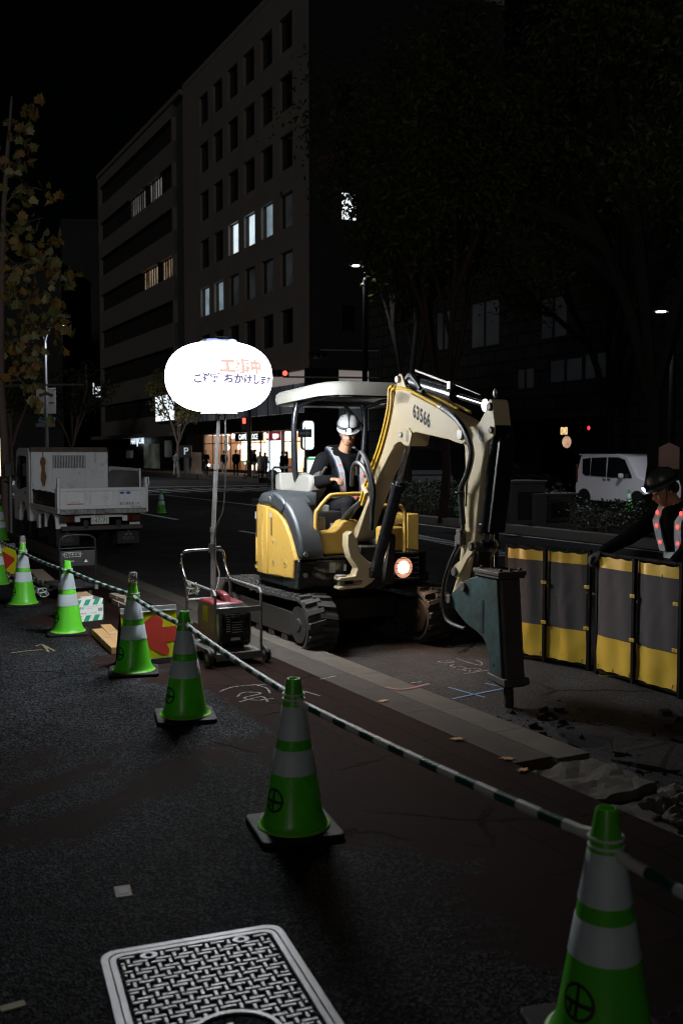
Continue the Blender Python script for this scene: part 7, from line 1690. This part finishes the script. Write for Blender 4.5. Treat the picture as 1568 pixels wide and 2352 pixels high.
fence_panel(fa, fb2, 'folding fence panel behind the breaker, left of the gripped pair', True)
fence_panel(fc, fd_, 'folding fence panel at the right edge that the worker holds with both hands', False)
p = gp(1375, 1554, ROADZ); b = MB(); cloth(b, (0, 0, 0), (.36, -.14, 0), .003, .03, .03, 8, 3); o = b.build('loose_flap', M['curtain_y']); o.location = V(p.x, p.y, ROADZ); tag(o, 'loose tan vinyl flap lying on the road at the foot of the right fence panel', 'vinyl flap')

# ---------------------------------------------------------------- parked vehicles across the street
def car(name, label, cat, P, rz, prof, glassp, half, body, wheels, wr, extra=None, group=None):
    o = thing(name, label, cat, P, rz, group); b = MB(); n = len(prof)
    rings = []
    for y, k in ((-half, .96), (-half * .97, 1.0), (half * .97, 1.0), (half, .96)):
        zm = .75; rings.append([V(x, y * (1 - .10 * max(0, (z - .95)) / .9), z if k == 1 else zm + (z - zm) * .985) for x, z in prof])
    b.loft(rings); bo = b.build('body', body, o, bevel=.03, seg=2)
    for s_ in (-1, 1):
        for g in glassp:
            b = MB(); yy = lambda z: s_ * (half * (1 - .10 * max(0, z - .95) / .9) + .004); b.loft([[V(x, yy(z) - s_ * .03, z) for x, z in g], [V(x, yy(z), z) for x, z in g]]); b.build('side_window', M['carglass'], bo, smooth=False)
        for x in wheels:
            wheel(o, x, s_ * (half - .08), wr, .17, M['alu'], s_)
            b = MB(); b.prism([(x + (wr + .05) * math.cos(a * .3307), wr + (wr + .05) * math.sin(a * .3307)) for a in range(19)], s_ * (half - .06), s_ * (half + .006)); b.build('wheel_arch', M['black'], bo)
    return o, bo
vw = gp(1345, 1162, ROADZ); vP = V(vw.x, vw.y, ROADZ) + W_ * .64 - U * 1.25
vprof = [(-1.66, .30), (-1.70, .62), (-1.66, 1.05), (-1.52, 1.68), (-1.42, 1.77), (.3, 1.79), (.72, 1.70), (1.22, 1.06), (1.62, .92), (1.70, .70), (1.70, .28), (1.2, .2), (-1.3, .2)]
vg = [[(-1.36, 1.12), (-1.40, 1.62), (-1.0, 1.66), (-1.0, 1.06), (-1.2, 1.04)], [(-.96, 1.05), (-.96, 1.66), (-.22, 1.68), (-.22, 1.03)], [(-.16, 1.02), (-.16, 1.68), (.32, 1.68), (.62, 1.60), (.98, 1.08), (.98, 1.0)]]
van, vb = car('parked_van', 'white boxy minivan parked across the street behind the tree trunk', 'van', V(vP.x, vP.y, ROADZ), RZ_M, vprof, vg, .74, M['carwhite'], (-1.25, 1.25), .28)
b = MB(); b.bx(-.34, -.2, -.762, -.74, .93, .965); b.bx(-.12, .02, -.762, -.74, .93, .965); b.build('door_handle', M['chrome'], vb, bevel=.004)
b = MB(); b.box((.60, -.84, 1.08), (.12, .16, .15)); b.build('mirror', M['carwhite'], vb, bevel=.03)
b = MB(); b.bx(-1.685, -1.60, -.745, -.66, .80, 1.45); b.build('tail_light', M['redlamp'], vb, bevel=.02)
b = MB(); b.bx(-1.62, -1.40, -.66, .66, 1.745, 1.79); b.build('roof_spoiler', M['carwhite'], vb, bevel=.015)
sprof = [(-2.2, .35), (-2.25, .7), (-2.15, .95), (-1.5, 1.05), (-.9, 1.42), (.2, 1.45), (1.0, 1.02), (2.0, .88), (2.25, .65), (2.22, .3), (1.6, .22), (-1.6, .22)]
sg = [[(-1.3, 1.06), (-.85, 1.36), (-.3, 1.39), (-.3, 1.04)], [(-.24, 1.04), (-.24, 1.39), (.15, 1.38), (.80, 1.03)]]
w0 = vP + U * 6.4
sed, sb_ = car('parked_car', 'glossy black sedan parked behind the white minivan', 'car', V(w0.x, w0.y, ROADZ), RZ_M, sprof, sg, .86, M['carblack'], (-1.35, 1.4), .31)
b = MB(); b.bx(2.2, 2.26, -.75, -.5, .6, .72); b.bx(2.2, 2.26, .5, .75, .6, .72); b.build('headlight', M['clear'], sb_, bevel=.02)
bprof = [(-1.9, .3), (-1.95, 1.0), (-1.85, 1.9), (-1.7, 1.98), (.9, 1.98), (1.15, 1.85), (1.6, 1.15), (1.95, 1.0), (2.0, .5), (1.95, .28)]
bgp = [[(-1.7, 1.15), (-1.65, 1.8), (-.5, 1.82), (-.5, 1.12)], [(-.4, 1.12), (-.4, 1.82), (.85, 1.82), (1.3, 1.12)]]
q = at(962, 1100, 39.0); P_ = V(q.x, q.y, ROADZ)
bv, bb = car('parked_delivery_van', 'dark delivery van with a pale bonnet parked behind the hedge', 'van', P_, RZ_M - R(18), bprof, bgp, .85, M['carblack'], (-1.2, 1.25), .32)
b = MB(); b.loft([[V(1.62, -.76, 1.17), V(1.62, .76, 1.17), V(1.94, .76, 1.02), V(1.94, -.76, 1.02)], [V(1.62, -.76, 1.19), V(1.62, .76, 1.19), V(1.96, .76, 1.04), V(1.96, -.76, 1.04)]]); b.bx(1.965, 2.0, -.78, .78, .72, .98); b.build('bonnet', M['polegrey'], bb, bevel=.01)
b = MB(); b.bx(2.0, 2.015, -.17, .17, .40, .56); pq = b.build('number_plate', M['plate'], bb)
b = MB(); b.text('47-58', .10, lambda x, y: V(2.017, x, .46 + y)); b.build('plate_characters', M['green_ink'], pq, smooth=False)
b = MB(); b.loft([[V(1.20, -.74, 1.80), V(1.20, .74, 1.80), V(1.60, .76, 1.20), V(1.60, -.76, 1.20)], [V(1.21, -.74, 1.81), V(1.21, .74, 1.81), V(1.61, .76, 1.21), V(1.61, -.76, 1.21)]]); b.build('windscreen', M['carglass'], bb, smooth=False)
# ---------------------------------------------------------------- people waiting at the far corner
PR = {'skin': M['skin'], 'hair': M['hair'], 'top': M['cloth_black'], 'leg': M['trouser'], 'shoe': M['black'], 'pale': mat('pale_trousers', (.30, .30, .33), .8), 'tan': mat('tan_trousers', (.28, .22, .17), .8), 'coat': mat('pale_coat', (.38, .36, .34), .8), 'grey': mat('grey_coat', (.10, .10, .105), .8)}
def pedestrian(label, px, py, h, face_az, leg='leg', top='top', stride=.12, coat=False, hair='short', z0=.26, arms=(.0, .0), group='people at the far corner'):
    p = gp(px, py, z0); o = thing('person', label, 'person', p, R(face_az), group); k = h / 1.72
    s = lambda x, y, z: V(x * k, y * k, z * k); cp = []
    for sd, st_ in ((-1, stride), (1, -stride)):
        cp += [(s(0, sd * .09, .92), s(st_ * .5, sd * .10, .50), .088 * k, .062 * k, leg), (s(st_ * .5, sd * .10, .50), s(st_ - .03, sd * .10, .09), .060 * k, .045 * k, leg), (s(st_ - .03, sd * .10, .045), s(st_ + .13, sd * .11, .035), .042 * k, .035 * k, 'shoe')]
        a = arms[0 if sd < 0 else 1]; e = s(-.03 + a * .3, sd * .225, 1.12); hnd = s(.06 + a, sd * .205 * (1 - a * .8), .90 + a * .55)
        cp += [(s(0, sd * .185, 1.38), e, .060 * k, .050 * k, top), (e, hnd, .048 * k, .036 * k, top), (hnd, hnd + (hnd - e).normalized() * .10 * k, .034 * k, .028 * k, 'skin')]
    cp += [(s(0, 0, .95), s(0, 0, 1.18), .145 * k, .14 * k, top), (s(0, -.07, 1.34), s(0, .07, 1.34), .125 * k, .125 * k, top), (s(0, 0, 1.42), s(.01, 0, 1.52), .055 * k, .05 * k, 'skin')]
    if coat: cp += [(s(0, -.05, .62), s(0, -.05, .95), .15 * k, .14 * k, top), (s(0, .05, .62), s(0, .05, .95), .15 * k, .14 * k, top)]
    bl = [(s(.02, 0, 1.615), (.088 * k, .076 * k, .108 * k), None, 'skin'), (s(-.018, 0, 1.645), (.096 * k, .088 * k, .095 * k), None, 'hair'), (s(.105, 0, 1.60), (.018 * k, .014 * k, .02 * k), None, 'skin')]
    if hair == 'long': bl.append((s(-.06, 0, 1.48), (.06 * k, .085 * k, .18 * k), None, 'hair'))
    person_mesh('body', cp, bl, .026, PR, o, 2); return o
ac = -90
o_cy = pedestrian('cyclist in dark clothes pausing beside the parking sign', 473, 1092, 1.72, -75, stride=.1, arms=(.25, .25))
pedestrian('man in a dark jacket and pale jeans walking beside the balloon mast', 515, 1092, 1.70, 100, leg='pale', stride=.14)
pedestrian('man in a dark suit walking past the lit cafe', 542, 1093, 1.74, 95, stride=.16)
pedestrian('man in a black jacket and tan trousers standing on a kick scooter', 585, 1098, 1.74, 170, leg='tan', arms=(.2, .2))
pedestrian('woman in a pale coat behind the man on the scooter', 598, 1096, 1.60, 80, leg='leg', top='coat', coat=True, hair='long', stride=.06)
pedestrian('short woman in a dark coat left of the white tower sign', 609, 1096, 1.56, 60, top='grey', coat=True, hair='long', arms=(.15, .2), stride=.06)
pedestrian('person in a dark coat standing right of the white tower sign', 648, 1097, 1.62, 150, stride=.05, coat=True)
pedestrian('long-haired person close beside the dark coat right of the tower sign', 658, 1097, 1.64, 190, hair='long', stride=.05)
pedestrian('pale passer-by near the thin street tree on the far pavement', 405, 1092, 1.66, 60, leg='pale', top='grey', stride=.1)
M['bikelamp'] = emit('bicycle_lamp', (.85, .95, 1), 3.0); M['greenlamp'] = emit('green_lamp', (.3, 1, .75), 1.6)
p = gp(476, 1099, .26); bk_ = thing('bicycle', 'dark bicycle with a white lamp under the pausing cyclist', 'bicycle', p, R(-70))
for x in (-.5, .52):
    b = MB(); b.tube([(x + .32 * math.cos(a * .2618), 0, .33 + .32 * math.sin(a * .2618)) for a in range(24)], .018, 6, closed=True)
    for a in range(6): b.cyl((x, 0, .33), (x + .31 * math.cos(a * 1.047), 0, .33 + .31 * math.sin(a * 1.047)), .004, n=4)
    b.build('wheel', M['black'], bk_)
b = MB(); b.tube([(-.5, 0, .33), (-.12, 0, .30), (-.22, 0, .80), (-.5, 0, .33)], .018, 6); b.tube([(-.12, 0, .30), (.38, 0, .72), (-.2, 0, .70)], .02, 6); b.tube([(.52, 0, .33), (.38, 0, .72), (.34, 0, .98)], .018, 6); b.build('frame', M['black'], bk_)
b = MB(); b.tube([(.2, -.27, 1.0), (.36, 0, .98), (.2, .27, 1.0)], .014, 6, smooth=3); b.build('handlebar', M['black'], bk_); b = MB(); b.ell((-.24, 0, .84), (.13, .07, .035), 10, 6); b.build('saddle', M['black'], bk_)
b = MB(); b.ell((.50, 0, .80), (.08, .09, .08), 10, 6); b.build('headlight', M['bikelamp'], bk_)
p = gp(580, 1100, .26); ks = thing('kick_scooter', 'upright kick scooter with a green lamp before the cafe', 'kick scooter', p, R(185))
for x in (-.45, .45):
    b = MB(); b.tube([(x + .10 * math.cos(a * .5236), 0, .12 + .10 * math.sin(a * .5236)) for a in range(12)], .03, 6, closed=True); b.build('wheel', M['black'], ks)
b = MB(); b.bx(-.42, .36, -.08, .08, .13, .17); b.build('deck', M['black'], ks, bevel=.01); b = MB(); b.tube([(.45, 0, .12), (.40, 0, .5), (.34, 0, 1.1)], .025, 6); b.tube([(.34, -.24, 1.1), (.34, .24, 1.1)], .016, 6); b.build('steering_column', M['black'], ks); b = MB(); b.ell((.43, 0, .92), (.06, .07, .07), 8, 6); b.build('headlight', M['greenlamp'], ks)
